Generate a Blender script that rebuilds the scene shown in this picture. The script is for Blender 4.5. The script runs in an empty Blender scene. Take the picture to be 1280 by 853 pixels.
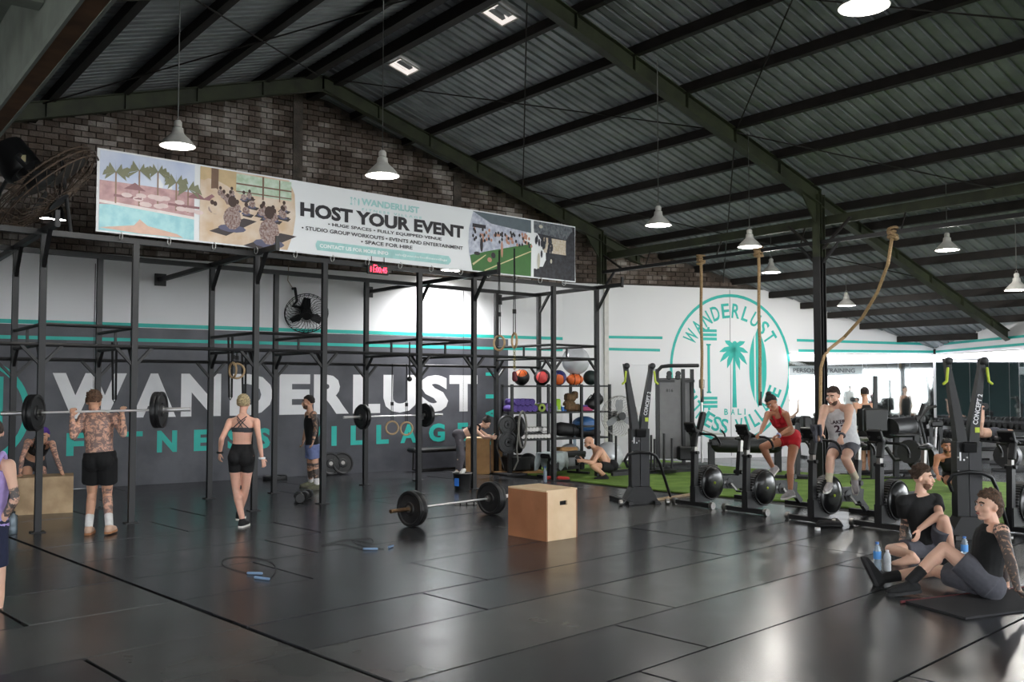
import bpy, bmesh, math, random
from mathutils import Vector as V, Matrix, noise
random.seed(7)
scene = bpy.context.scene
col = scene.collection
# ------------------------------------------------------------------ camera
FPX, CX, CY, EYE = 1180.0, 640.0, 426.5, 1.8
TH = math.atan(900/FPX); PT = math.atan(53.5/FPX)
CR = V((math.cos(TH), -math.sin(TH), 0)); CFH = V((math.sin(TH), math.cos(TH), 0)); UZ = V((0, 0, 1))
CF = CFH*math.cos(PT)+UZ*math.sin(PT); CU = UZ*math.cos(PT)-CFH*math.sin(PT)
CC = V((0, 0, EYE))
cd = bpy.data.cameras.new('camera'); cd.sensor_width = 36; cd.lens = FPX/1280*36; cd.clip_end = 300
cam = bpy.data.objects.new('camera', cd); col.objects.link(cam)
cam.matrix_world = Matrix((( CR.x, CU.x, -CF.x, 0), (CR.y, CU.y, -CF.y, 0), (CR.z, CU.z, -CF.z, EYE), (0, 0, 0, 1)))
scene.camera = cam
# ------------------------------------------------------------------ sky, light, exposure
w = bpy.data.worlds.new('sky'); scene.world = w; w.use_nodes = True
bg = w.node_tree.nodes['Background']; bg.inputs[0].default_value = (0.93, 0.97, 1.0, 1); bg.inputs[1].default_value = 3.3
vs = scene.view_settings; vs.view_transform = 'Standard'; vs.look = 'None'; vs.gamma = 1; vs.exposure = 1.48
try: vs.use_curve_mapping = False
except Exception: pass
scene.cycles.max_bounces = 8; scene.cycles.diffuse_bounces = 4; scene.cycles.glossy_bounces = 4
# ------------------------------------------------------------------ pixel -> place (the photo's survey)
def ray(x, y): return CF+CR*((x-CX)/FPX)-CU*((y-CY)/FPX)
def at(x, y, d):                       # point seen at (x,y), d metres ahead
    r = ray(x, y); return CC+r*(d/r.dot(CFH))
def gnd(x, y, z=0.0):
    r = ray(x, y); return CC+r*((z-EYE)/r.z)
def onpl(x, y, p, n):
    r = ray(x, y); return CC+r*((V(p)-CC).dot(V(n))/r.dot(V(n)))
# ------------------------------------------------------------------ materials
MATS = {}
def lin(c):
    return tuple(((v/255)/12.92 if v/255 <= 0.04045 else ((v/255+0.055)/1.055)**2.4) for v in c)
def mat(name, rgb, rough=0.5, metal=0.0, var=0.12, scale=6.0, bump=0.0, emit=0.0, trans=0.0, alpha=1.0, rgb2=None, coat=0.0, bscale=None, coord='Object', detail=4.0):
    if name in MATS: return MATS[name]
    m = bpy.data.materials.new(name); m.use_nodes = True; nt = m.node_tree; N = nt.nodes; L = nt.links
    b = N['Principled BSDF']; c = lin(rgb); c2 = lin(rgb2) if rgb2 else tuple(v*(1-var) for v in c)
    tc = N.new('ShaderNodeTexCoord'); nz = N.new('ShaderNodeTexNoise'); nz.inputs['Scale'].default_value = scale; nz.inputs['Detail'].default_value = detail
    L.new(tc.outputs[coord], nz.inputs['Vector'])
    rp = N.new('ShaderNodeValToRGB'); rp.color_ramp.elements[0].position = 0.35; rp.color_ramp.elements[1].position = 0.65
    rp.color_ramp.elements[0].color = (*c2, 1); rp.color_ramp.elements[1].color = (*c, 1)
    L.new(nz.outputs['Fac'], rp.inputs['Fac']); L.new(rp.outputs['Color'], b.inputs['Base Color'])
    b.inputs['Roughness'].default_value = rough; b.inputs['Metallic'].default_value = metal
    if bump:
        n2 = N.new('ShaderNodeTexNoise'); n2.inputs['Scale'].default_value = bscale or scale*6; L.new(tc.outputs[coord], n2.inputs['Vector'])
        bp = N.new('ShaderNodeBump'); bp.inputs['Strength'].default_value = bump; bp.inputs['Distance'].default_value = 0.02
        L.new(n2.outputs['Fac'], bp.inputs['Height']); L.new(bp.outputs['Normal'], b.inputs['Normal'])
    if emit:
        b.inputs['Emission Color'].default_value = (*c, 1); b.inputs['Emission Strength'].default_value = emit
    if trans: b.inputs['Transmission Weight'].default_value = trans
    if coat: b.inputs['Coat Weight'].default_value = coat
    if alpha < 1: b.inputs['Alpha'].default_value = alpha
    MATS[name] = m; return m
def nodes(m): return m.node_tree.nodes, m.node_tree.links, m.node_tree.nodes['Principled BSDF']
WHITE = mat('white wall paint', (234, 234, 236), 0.6, scale=1.1, var=0.07, bump=0.05, coord='Generated')
DARKW = mat('charcoal wall paint', (88, 89, 96), 0.5, scale=1.1, rgb2=(58, 59, 66), bump=0.12, bscale=9, detail=9)
TEAL = mat('teal wall paint', (42, 186, 174), 0.55, scale=4, var=0.1)
LETTER = mat('white letter paint', (236, 236, 238), 0.6, scale=3, var=0.06)
BLACK = mat('black powder coat', (15, 15, 18), 0.5, 0.0, scale=9, var=0.3)
BLACKP = mat('black plastic', (14, 14, 16), 0.48, scale=12, var=0.25)
GLOSSB = mat('glossy black plastic', (9, 9, 11), 0.28, scale=12, var=0.2, coat=0.25)
RUBBER = mat('black rubber', (18, 18, 20), 0.6, scale=20, var=0.25, bump=0.1)
CHROME = mat('chrome', (222, 220, 220), 0.34, 0.75, scale=10, var=0.1)
STEEL = mat('brushed steel', (158, 155, 152), 0.36, 1.0, scale=14, var=0.2)
BRASSY = mat('worn sleeve steel', (150, 120, 92), 0.4, 0.9, scale=20, var=0.25)
PLY = mat('birch plywood', (234, 206, 170), 0.55, scale=3, rgb2=(222, 190, 150), bump=0.05)
PLYD = mat('reddish plywood', (168, 112, 78), 0.55, scale=3, rgb2=(150, 98, 66), bump=0.05)
PLYO = mat('worn plywood', (200, 172, 136), 0.6, scale=4, rgb2=(164, 136, 102), bump=0.08)
PLYO2 = mat('golden plywood', (176, 134, 84), 0.6, scale=4, rgb2=(150, 110, 66), bump=0.06)
GREENST = mat('green painted steel', (56, 62, 40), 0.6, 0.1, scale=3, rgb2=(38, 42, 28))
RUSTST = mat('rusty purlin steel', (34, 28, 25), 0.7, 0.1, scale=4, rgb2=(24, 20, 18))
BEAMG = mat('grey beam paint', (84, 88, 82), 0.6, 0.1, scale=5, rgb2=(66, 70, 66))
BEAMR = mat('rusted flange', (120, 86, 58), 0.7, 0.1, scale=7, rgb2=(86, 62, 44))
ROOF = mat('galvanised roof sheet', (146, 151, 154), 0.5, 0.1, scale=2.2, rgb2=(120, 125, 128))
MIRROR = mat('mirror', (236, 240, 240), 0.03, 1.0, scale=2, var=0.02)
TURF = None
LAMPW = mat('lamp shade enamel', (196, 194, 188), 0.5, 0.1, scale=8, var=0.12)
GLOW = mat('lit bulb', (255, 250, 240), 0.4, emit=14, var=0.0)
GLOW2 = mat('lit lamp mouth', (255, 253, 248), 0.4, emit=5.0, var=0.0)
TUBE = mat('lit led tube', (245, 246, 255), 0.4, emit=4.5, var=0.0)
ROPE = mat('manila rope', (178, 150, 112), 0.85, scale=60, rgb2=(138, 110, 78), bump=0.5)
RINGW = mat('wood ring', (186, 156, 116), 0.5, scale=20, var=0.2)
STRAP = mat('black strap webbing', (22, 22, 24), 0.8, scale=40, var=0.25)
LIME = mat('lime handle', (196, 214, 60), 0.5, scale=10, var=0.1)
SILVER = mat('silver ball vinyl', (208, 210, 214), 0.26, 0.15, scale=5, var=0.08)
GREYM = mat('grey shroud', (104, 103, 104), 0.5, 0.2, scale=7, var=0.12)
WATER = mat('clear bottle plastic', (206, 226, 244), 0.12, trans=0.7, scale=10, var=0.06)
BLUE = mat('blue plastic', (52, 118, 204), 0.4, scale=10, var=0.15)
# ------------------------------------------------------------------ mesh builder
class MB:
    def __init__(s): s.v = []; s.f = []; s.m = []; s.mi = 0
    def add(s, vs, fs):
        o = len(s.v); s.v += [V(p) for p in vs]; s.f += [tuple(i+o for i in f) for f in fs]; s.m += [s.mi]*len(fs); return s
    def box(s, c, size, M=None, bev=0.0):
        hx, hy, hz = size[0]/2, size[1]/2, size[2]/2; c = V(c)
        if bev > 0:
            b = min(bev, hx*.9, hy*.9, hz*.9); P = []
            for sx in (-1, 1):
                for sy in (-1, 1):
                    for sz in (-1, 1):
                        P += [V((sx*hx, sy*(hy-b), sz*(hz-b))), V((sx*(hx-b), sy*hy, sz*(hz-b))), V((sx*(hx-b), sy*(hy-b), sz*hz))]
            bm = bmesh.new()
            for p in P: bm.verts.new(p)
            bmesh.ops.convex_hull(bm, input=bm.verts); bm.verts.index_update()
            vs = [v.co.copy() for v in bm.verts]; fs = [[v.index for v in f.verts] for f in bm.faces]; bm.free()
        else:
            vs = [V((x, y, z)) for x in (-hx, hx) for y in (-hy, hy) for z in (-hz, hz)]
            fs = [(0, 1, 3, 2), (4, 6, 7, 5), (0, 4, 5, 1), (2, 3, 7, 6), (0, 2, 6, 4), (1, 5, 7, 3)]
        if M is not None: vs = [M @ p for p in vs]
        return s.add([p+c for p in vs], fs)
    def beam(s, a, b, w_, h_, up=UZ):
        a, b = V(a), V(b); d = (b-a); L = d.length; d.normalize(); up = V(up)
        x = d.cross(up)
        if x.length < 1e-4: x = d.cross(V((1, 0, 0)))
        x.normalize(); u = x.cross(d)
        vs = [p+x*(i*w_/2)+u*(j*h_/2) for p in (a, b) for i, j in ((-1, -1), (1, -1), (1, 1), (-1, 1))]
        return s.add(vs, [(3, 2, 1, 0), (4, 5, 6, 7), (0, 1, 5, 4), (1, 2, 6, 5), (2, 3, 7, 6), (3, 0, 4, 7)])
    def loft(s, rings, cap=True):
        n = len(rings[0]); vs = [p for r in rings for p in r]; fs = []
        for k in range(len(rings)-1):
            for i in range(n):
                j = (i+1) % n; fs.append((k*n+i, k*n+j, (k+1)*n+j, (k+1)*n+i))
        if cap: fs.append(tuple(reversed(range(n)))); fs.append(tuple(range((len(rings)-1)*n, len(rings)*n)))
        return s.add(vs, fs)
    @staticmethod
    def frame(d):
        d = V(d).normalized(); x = d.cross(UZ)
        if x.length < 1e-3: x = V((1, 0, 0))
        x.normalize(); return x, d.cross(x).normalized(), d
    def cyl(s, a, b, r0, r1=None, n=12, cap=True):
        a, b = V(a), V(b); r1 = r0 if r1 is None else r1; x, y, d = MB.frame(b-a)
        return s.loft([[p+(x*math.cos(t)+y*math.sin(t))*r for t in [2*math.pi*i/n for i in range(n)]] for p, r in ((a, r0), (b, r1))], cap)
    def lathe(s, prof, o=(0, 0, 0), ax=(0, 0, 1), n=20, cap=True):
        o = V(o); x, y, d = MB.frame(ax)
        return s.loft([[o+d*h+(x*math.cos(t)+y*math.sin(t))*max(r, 1e-4) for t in [2*math.pi*i/n for i in range(n)]] for r, h in prof], cap)
    def ell(s, c, r, A=None, n=14, m=9):
        c = V(c); r = (r, r, r) if not hasattr(r, '__len__') else r
        A = A or (V((1, 0, 0)), V((0, 1, 0)), UZ); rings = []
        for j in range(m+1):
            ph = -math.pi/2+math.pi*j/m; ph = max(min(ph, 1.5), -1.5)
            rings.append([c+A[0]*(r[0]*math.cos(ph)*math.cos(t))+A[1]*(r[1]*math.cos(ph)*math.sin(t))+A[2]*(r[2]*math.sin(ph)) for t in [2*math.pi*i/n for i in range(n)]])
        return s.loft(rings)
    def cap(s, a, b, r0, r1=None, n=12):                 # tapered capsule
        a, b = V(a), V(b); r1 = r0 if r1 is None else r1
        if (b-a).length < 1e-5: return s.ell(a, r0)
        x, y, d = MB.frame(b-a); pr = []
        for k in range(4): q = math.pi/2*(1-k/3.0); pr.append((a-d*(r0*math.sin(q)), max(r0*math.cos(q), r0*.06)))
        for k in range(4): q = math.pi/2*(k/3.0); pr.append((b+d*(r1*math.sin(q)), max(r1*math.cos(q), r1*.06)))
        return s.loft([[p+(x*math.cos(t)+y*math.sin(t))*r for t in [2*math.pi*i/n for i in range(n)]] for p, r in pr])
    def tube(s, pts, r, n=8, closed=False):
        pts = [V(p) for p in pts]; rings = []; N = len(pts); prev = None
        for k, p in enumerate(pts):
            if closed: d = pts[(k+1) % N]-pts[k-1]
            else: d = pts[min(k+1, N-1)]-pts[max(k-1, 0)]
            d.normalize()
            if prev is None: x = MB.frame(d)[0]
            else:
                x = prev-d*prev.dot(d); x = x.normalized() if x.length > 1e-4 else MB.frame(d)[0]
            prev = x; y = d.cross(x); rr = r[k] if hasattr(r, '__len__') else r
            rings.append([p+(x*math.cos(t)+y*math.sin(t))*rr for t in [2*math.pi*i/n for i in range(n)]])
        if closed: rings.append(rings[0])
        return s.loft(rings, not closed)
    def torus(s, c, R, r, ax=(0, 0, 1), n=24, k=8):
        x, y, d = MB.frame(ax); c = V(c)
        return s.tube([c+(x*math.cos(t)+y*math.sin(t))*R for t in [2*math.pi*i/n for i in range(n)]], r, k, True)
    def prism(s, poly, o, x, y, t):                        # 2-D outline -> solid of thickness t along x cross y
        o, x, y = V(o), V(x), V(y); n = x.cross(y).normalized(); k = len(poly)
        a = [o+x*p[0]+y*p[1] for p in poly]; vs = a+[p+n*t for p in a]
        fs = [tuple(reversed(range(k))), tuple(range(k, 2*k))]+[(i, (i+1) % k, k+(i+1) % k, k+i) for i in range(k)]
        return s.add(vs, fs)
    def mesh(s, name, mats, inv=None, smooth=None):
        me = bpy.data.meshes.new(name); vs = s.v if inv is None else [inv @ p for p in s.v]
        me.from_pydata([tuple(p) for p in vs], [], s.f)
        for m in (mats if isinstance(mats, (list, tuple)) else [mats]): me.materials.append(m)
        if any(s.m): me.polygons.foreach_set('material_index', s.m)
        bm = bmesh.new(); bm.from_mesh(me); bmesh.ops.recalc_face_normals(bm, faces=bm.faces); bm.to_mesh(me); bm.free()
        if smooth: 
            me.polygons.foreach_set('use_smooth', [True]*len(me.polygons))
            if smooth != 'all': 
                try: me.set_sharp_from_angle(angle=math.radians(smooth if smooth > 1 else 40))
                except Exception: pass
        me.update(); return me
    def build(s, name, mats, parent=None, smooth=40, local=False):
        inv = None
        if parent is not None and not local: inv = INV.get(parent.name)
        o = bpy.data.objects.new(name, s.mesh(name, mats, inv, smooth)); col.objects.link(o)
        if parent is not None:
            o.parent = parent; INV[o.name] = INV.get(parent.name)
        return o
INV = {}
def tag(o, label=None, cat=None, group=None, kind=None):
    if label: o['label'] = label
    if cat: o['category'] = cat
    if group: o['group'] = group
    if kind: o['kind'] = kind
    return o
def thing(name, label, cat, loc=(0, 0, 0), rz=0.0, group=None, kind=None):
    o = bpy.data.objects.new(name, None); col.objects.link(o); o.empty_display_size = 0.1
    o.location = V(loc); o.rotation_euler = (0, 0, rz)
    INV[o.name] = (Matrix.Translation(V(loc)) @ Matrix.Rotation(rz, 4, 'Z')).inverted()
    return tag(o, label, cat, group, kind)
def relabel(mb_obj, label): mb_obj['label'] = label; return mb_obj
def dup(root, loc, rz=None, label=None, group=None):
    def cp(o, par):
        c = o.copy(); col.objects.link(c); c.parent = par
        for ch in list(o.children): cp(ch, c)
        return c
    r = cp(root, None); r.location = V(loc)
    if rz is not None: r.rotation_euler = (0, 0, rz)
    if label: r['label'] = label
    if group: r['group'] = group
    return r
def q(mb, name, m, parent=None, smooth=40, **k):
    o = mb.build(name, m, parent, smooth)
    if k: tag(o, **k)
    return o
# text as mesh fitted to a box on a plane: origin o (lower left), x and y unit vectors
TXT = {}
def text_pts(s, off=0.0, spacing=1.0):
    key = (s, off, spacing)
    if key in TXT: return TXT[key]
    cu = bpy.data.curves.new('t', 'FONT'); cu.body = s; cu.offset = off; cu.space_character = spacing; cu.resolution_u = 3
    ob = bpy.data.objects.new('t', cu); col.objects.link(ob)
    dg = bpy.context.evaluated_depsgraph_get(); me = bpy.data.meshes.new_from_object(ob.evaluated_get(dg))
    vs = [(v.co.x, v.co.y) for v in me.vertices]; fs = [tuple(p.vertices) for p in me.polygons]
    bpy.data.objects.remove(ob); bpy.data.meshes.remove(me); bpy.data.curves.remove(cu)
    TXT[key] = (vs, fs); return TXT[key]
def text(mb, s, o, x, y, wd, ht, off=0.0, spacing=1.0, fit=True, map2=None):
    vs, fs = text_pts(s, off, spacing)
    if not vs: return
    x0 = min(p[0] for p in vs); x1 = max(p[0] for p in vs); y0 = min(p[1] for p in vs); y1 = max(p[1] for p in vs)
    o, x, y = V(o), V(x), V(y)
    mb.add([o+x*((p[0]-x0)/(x1-x0)*wd)+y*((p[1]-y0)/(y1-y0)*ht) for p in vs], fs)
# ================================================================== SETTING
RX, RZ, SL = 7.75, 7.42, 0.315                       # ridge, roof slope (rafter axis)
SLL = 0.285
def roofz(x): return RZ-(SL*(x-RX) if x > RX else SLL*(RX-x))
A0 = V((4, 17.49, 0)); AD = math.radians(-3.82); ax_ = V((math.cos(AD), math.sin(AD), 0)); an_ = V((math.sin(AD), -math.cos(AD), 0))   # an_: towards the room
def onA(x, y): return onpl(x, y, A0, an_)
B0 = V((14.3, 16.80, 0)); BD = math.radians(-23); bx_ = V((math.cos(BD), math.sin(BD), 0)); bn_ = V((math.sin(BD), -math.cos(BD), 0))
def onB(x, y): return onpl(x, y, B0, bn_)
CORN = onB(1169, 500); CORN.z = 0
R1 = V((21.6, 9.65, 0)); rd_ = (R1-CORN).normalized(); rn_ = V((rd_.y, -rd_.x, 0))
if rn_.dot(V((-1, 0, 0))) < 0: rn_ = -rn_
def onR(x, y): return onpl(x, y, CORN, rn_)
R2 = CORN+rd_*4.35
def AX(X, z=0.0, off=0.0):                            # point on wall A by world X
    t = (X-A0.x)/ax_.x; p = A0+ax_*t+an_*off; p.z = z; return p
# ---- floor mats
FLO = mat('black rubber floor mat', (60, 61, 64), 0.3, scale=1.2, rgb2=(46, 47, 50), bump=0.0)
def floor_rough(m, sc):
    N, L, b = nodes(m); tc = N.new('ShaderNodeTexCoord'); nz = N.new('ShaderNodeTexNoise'); nz.inputs['Scale'].default_value = sc; nz.inputs['Detail'].default_value = 2
    mr = N.new('ShaderNodeMapRange'); mr.inputs[3].default_value = 0.19; mr.inputs[4].default_value = 0.29
    L.new(tc.outputs['Object'], nz.inputs['Vector']); L.new(nz.outputs['Fac'], mr.inputs[0]); L.new(mr.outputs[0], b.inputs['Roughness']); b.inputs['Specular IOR Level'].default_value = 0.42
floor_rough(FLO, 1.6)
FLO2 = mat('grey worn rubber floor mat', (90, 90, 88), 0.4, scale=1.2, rgb2=(72, 72, 71), bump=0.0); floor_rough(FLO2, 2.0)
FLO3 = mat('pale worn rubber floor', (120, 122, 126), 0.36, scale=1.2, rgb2=(84, 86, 90), bump=0.0); floor_rough(FLO3, 1.5)
GAP = mat('dark floor joint', (20, 20, 21), 0.8, scale=5, var=0.2)
fl = thing('floor', 'dark rubber mat floor of the training hall', None, (0, 0, 0), 0, kind='structure')
mb = MB(); mb.box((10, 5.5, -0.06), (50, 30, 0.08)); q(mb, 'subfloor', GAP, fl)
rot = math.radians(6.5); fx = V((math.cos(rot), math.sin(rot), 0)); fy = V((-math.sin(rot), math.cos(rot), 0)); FO = V((2.72, 6.83, 0))
def mat_piece(name, u0, u1, v0, v1, m, g=0.009, top=0.0):
    a = FO+fx*(u0+g)+fy*(v0+g); b = FO+fx*(u1-g)+fy*(v0+g); c = FO+fx*(u1-g)+fy*(v1-g); d = FO+fx*(u0+g)+fy*(v1-g)
    lo = [p-UZ*0.02 for p in (a, b, c, d)]; e = 0.003
    cen = (a+c)/2; hi = [p+(cen-p).normalized()*e+UZ*top for p in (a, b, c, d)]
    mm = MB(); mm.add(lo+hi, [(3, 2, 1, 0), (4, 5, 6, 7), (0, 1, 5, 4), (1, 2, 6, 5), (2, 3, 7, 6), (3, 0, 4, 7)])
    return q(mm, name, m, fl, None)
rows = [-9.9, -8.7, -7.5, -6.3, -5.1, -3.9, -2.7, -1.85, -0.85, 0.0, 1.15, 2.3, 3.45, 4.6, 5.75, 6.9, 8.05, 9.2, 10.35]
rr = random.Random(3)
for i in range(len(rows)-1):
    v0, v1 = rows[i], rows[i+1]
    # left of the long seam: short mats; right: long strips
    u = 0.0; k = 0
    while u > -7:
        u2 = u-(1.9 if k or i % 2 else 1.15); mt = FLO2 if (i, k) in ((9, 0), (10, 0), (8, 0), (7, 0)) else (FLO2 if rr.random() < .08 else FLO)
        mat_piece('floor_mat', u2, u-0.012, v0, v1, mt, top=rr.uniform(-.002, .002)); u = u2; k += 1
    u = 0.0; k = 0
    st = (i*0.77) % 1.9
    first = True
    lim = 9.2 if v0 > -1 else 12.5
    while u < lim:
        u2 = min(u+(1.2+st if first else 3.4), lim); first = False
        mat_piece('floor_mat', u+(0.012 if u == 0 else 0), u2, v0, v1, FLO2 if i == 7 else (FLO2 if rr.random() < .05 else FLO), top=rr.uniform(-.002, .002)); u = u2
TURF = mat('green turf', (128, 164, 66), 0.95, scale=3.0, rgb2=(104, 142, 50), bump=0.9, bscale=350)
turf_near = [gnd(648, 590), gnd(709, 600.7), gnd(760, 607), gnd(853, 617.5), gnd(901, 621), gnd(995, 629), gnd(1104, 640)]
tn = [(11.75, 15.8), (11.6, 13.4), (11.62, 12.2), (11.75, 10.7), (11.95, 9.9), (12.2, 8.9), (12.3, 7.3), (12.5, 5.0), (12.6, -3)]
tf = [(16.3, 15.6), (16.2, 13.4), (16.25, 12.2), (16.4, 11.5), (16.75, 10.4), (17.1, 9.5), (17.7, 8.0), (18.8, 5.0), (20, -3)]
mb = MB(); P = []
for (a, b) in zip(tn, tf): P += [V((*a, -0.01)), V((*a, 0.012)), V((*b, 0.012)), V((*b, -0.01))]
for k in range(len(tn)-1):
    o = k*4
    for j in range(3): mb.f.append((o+j, o+4+j, o+5+j, o+1+j)); mb.m.append(0)
mb.v = P; q(mb, 'turf_strip', TURF, fl, None)
for a, b in ((tn, tf),):
    for k in range(len(a)-1):
        for s in range(3):
            e = 0.02
            p = [V((*b[k], 0)), V((*b[k+1], 0))]; q1, q2 = p[0], p[1]; d = V((1.9, .25, 0))
            mm = MB(); A_ = q1+d*s+V((e, 0, 0)); B_ = q2+d*s+V((e, 0, 0)); A2 = q1+d*(s+1)-V((e, 0, 0)); B2 = q2+d*(s+1)-V((e, 0, 0))
            mm.add([A_-UZ*.02, B_-UZ*.02, B2-UZ*.02, A2-UZ*.02, A_, B_, B2, A2], [(0, 1, 2, 3), (7, 6, 5, 4), (0, 4, 5, 1), (1, 5, 6, 2), (2, 6, 7, 3), (3, 7, 4, 0)]); q(mm, 'floor_mat', FLO3, fl, None)
# ground outside the open sides
mb = MB(); mb.box((10, -40, -0.11), (160, 120, 0.02)); mb.box((70, 20, -0.11), (60, 80, .02))
q(mb, 'pavement', mat('outdoor concrete', (176, 174, 168), 0.8, scale=2, var=0.15), kind='structure', label='pale concrete ground outside the open sides')
# ---- back wall, left part
WB = 4.08                                             # white paint / brick line
def slab(name, outline, o, x, n, t, m, **k):          # wall slab whose room face carries the outline (u along x, z up)
    mm = MB(); mm.prism([(u, z) for u, z in outline], V(o)-V(n)*t, x, UZ, t) if x.cross(UZ).dot(n) > 0 else mm.prism([(u, z) for u, z in outline], V(o), x, UZ, t)
    return q(mm, name, m, None, None, **k)
def UA(X): return (X-A0.x)/ax_.x
ub = (B0-A0).dot(ax_)
MORTAR = mat('sooty mortar', (84, 76, 70), 0.9, scale=6, rgb2=(52, 47, 43), bump=0.4)
wa = thing('wall_back', 'white over charcoal painted back wall with bare brick gable', None, A0, 0, kind='structure')
mm = MB(); mm.prism([(UA(-6), 0), (ub, 0), (ub, WB), (UA(-6), WB)], A0-an_*0.2, ax_, UZ, 0.2); q(mm, 'painted_panel', WHITE, wa, None)
gt = [(UA(X), roofz(X)+0.32) for X in (B0.x, RX, -6)]
mm = MB(); mm.prism([(UA(-6), WB), (ub, WB)]+gt, A0-an_*0.24, ax_, UZ, 0.2); q(mm, 'gable', MORTAR, wa, None)
uE = UA(onA(635, 500).x)
mm = MB(); mm.prism([(UA(-6), 0.0), (uE, 0.0), (uE, 2.80), (UA(-6), 2.80)], A0, ax_, UZ, 0.004); q(mm, 'charcoal_paint', DARKW, wa, None)
for z0, z1 in ((2.80, 2.87), (2.54, 2.60)):
    mm = MB(); mm.prism([(UA(-6), z0), (ub, z0+.02), (ub, z1+.02), (UA(-6), z1)], A0, ax_, UZ, 0.007); q(mm, 'teal_stripe', TEAL, wa, None)
for xx in (343.5, 579, 528, 117):
    p = onA(xx, 450); mm = MB(); mm.prism([(UA(p.x)-.006, 0.02), (UA(p.x)+.006, 0.02), (UA(p.x)+.006, 3.9), (UA(p.x)-.006, 3.9)], A0, ax_, UZ, 0.008); q(mm, 'panel_joint', mat('dark joint line', (60, 60, 64), .8), wa, None)  # thin dark lines drawn along the panel joints
# wall lettering
def letters(s, px, z0, z1, off, m, name):             # px: list of (left,right) pixel edges of each letter
    for ch, (a, b) in zip(s, px):
        pa = onA(a, 500); pb = onA(b, 500); mm = MB()
        text(mm, ch, AX(pa.x, z0, 0.008), ax_, UZ, (pb-pa).dot(ax_), z1-z0, off); q(mm, name, m, wa, None)
WL = [(65, 158), (165, 220), (226, 276), (287, 341), (349, 388), (392, 436), (441, 475), (479, 521), (525, 560), (561.5, 596.5)]
letters('WANDERLUST', WL, 1.20, 1.985, 0.05, LETTER, 'letter')
FP = [(84, 106), (124, 130), (157, 179), (197, 222), (243, 264), (285, 304), (322, 338)]
letters('FITNESS', FP, 0.565, 0.955, 0.045, TEAL, 'letter')
VP_ = [(383, 403), (414.5, 421), (438.5, 455), (470.5, 486), (500.5, 521), (536, 556), (572, 585)]
letters('VILLAGE', VP_, 0.565, 0.955, 0.045, TEAL, 'letter')
for ch, y in zip('BALI', (549, 517, 491, 468)):
    c = onA(615, y); mm = MB(); w_ = {'I': .07}.get(ch, .26)
    text(mm, ch, V((c.x, c.y, c.z-w_/2))+ax_*.17+an_*.008, UZ, -ax_, w_, .34, 0.03); q(mm, 'letter', TEAL, wa, None)
mm = MB(); c = onA(-42, 516)
def ringpoly(mm, c, x, y, ra, rb, k=56, t=0.008, n=None, e=1.0):
    vs = []; 
    for i in range(k):
        a = 2*math.pi*i/k
        for r in (ra, rb): vs.append(c+x*(r*e*math.cos(a))+y*(r*math.sin(a))+n*t)
    mm.add(vs, [(2*i, 2*i+1, (2*i+3) % (2*k), (2*i+2) % (2*k)) for i in range(k)])
ringpoly(mm, c, ax_, UZ, 0.83, 0.93, n=an_); q(mm, 'logo_ring', TEAL, wa, None)
mm = MB(); mm.box((0, 0, 0), (.06, .005, .9), Matrix.Rotation(AD, 3, 'Z')); mm.v = [p+onA(1, 505)+an_*.008 for p in mm.v]; q(mm, 'logo_surfboard', TEAL, wa, None)
# ---- bricks of the gable
BRICK = mat('soot stained brick', (126, 112, 102), 0.9, scale=5, rgb2=(74, 62, 54), bump=0.5)
def brickmat(m):
    N, L, b = nodes(m); g = N.new('ShaderNodeNewGeometry'); nz = N.new('ShaderNodeTexNoise'); nz.inputs['Scale'].default_value = 1.3; nz.inputs['Detail'].default_value = 5
    L.new(g.outputs['Position'], nz.inputs['Vector']); wn = N.new('ShaderNodeTexWhiteNoise'); wn.noise_dimensions = '3D'
    sn = N.new('ShaderNodeVectorMath'); sn.operation = 'SNAP'; sn.inputs[1].default_value = (.235, 5, .105); L.new(g.outputs['Position'], sn.inputs[0]); L.new(sn.outputs[0], wn.inputs['Vector'])
    ad = N.new('ShaderNodeMath'); ad.operation = 'MULTIPLY_ADD'; ad.inputs[1].default_value = 0.26; L.new(wn.outputs['Value'], ad.inputs[0]); L.new(nz.outputs['Fac'], ad.inputs[2])
    r = N.new('ShaderNodeValToRGB'); E = r.color_ramp.elements; E[0].position = .36; E[0].color = (*lin((64, 56, 50)), 1); E[1].position = .88; E[1].color = (*lin((176, 168, 162)), 1)
    e = E.new(.58); e.color = (*lin((92, 79, 70)), 1); e = E.new(.72); e.color = (*lin((122, 111, 104)), 1)
    L.new(ad.outputs[0], r.inputs['Fac']); L.new(r.outputs['Color'], b.inputs['Base Color'])
brickmat(BRICK)
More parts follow.
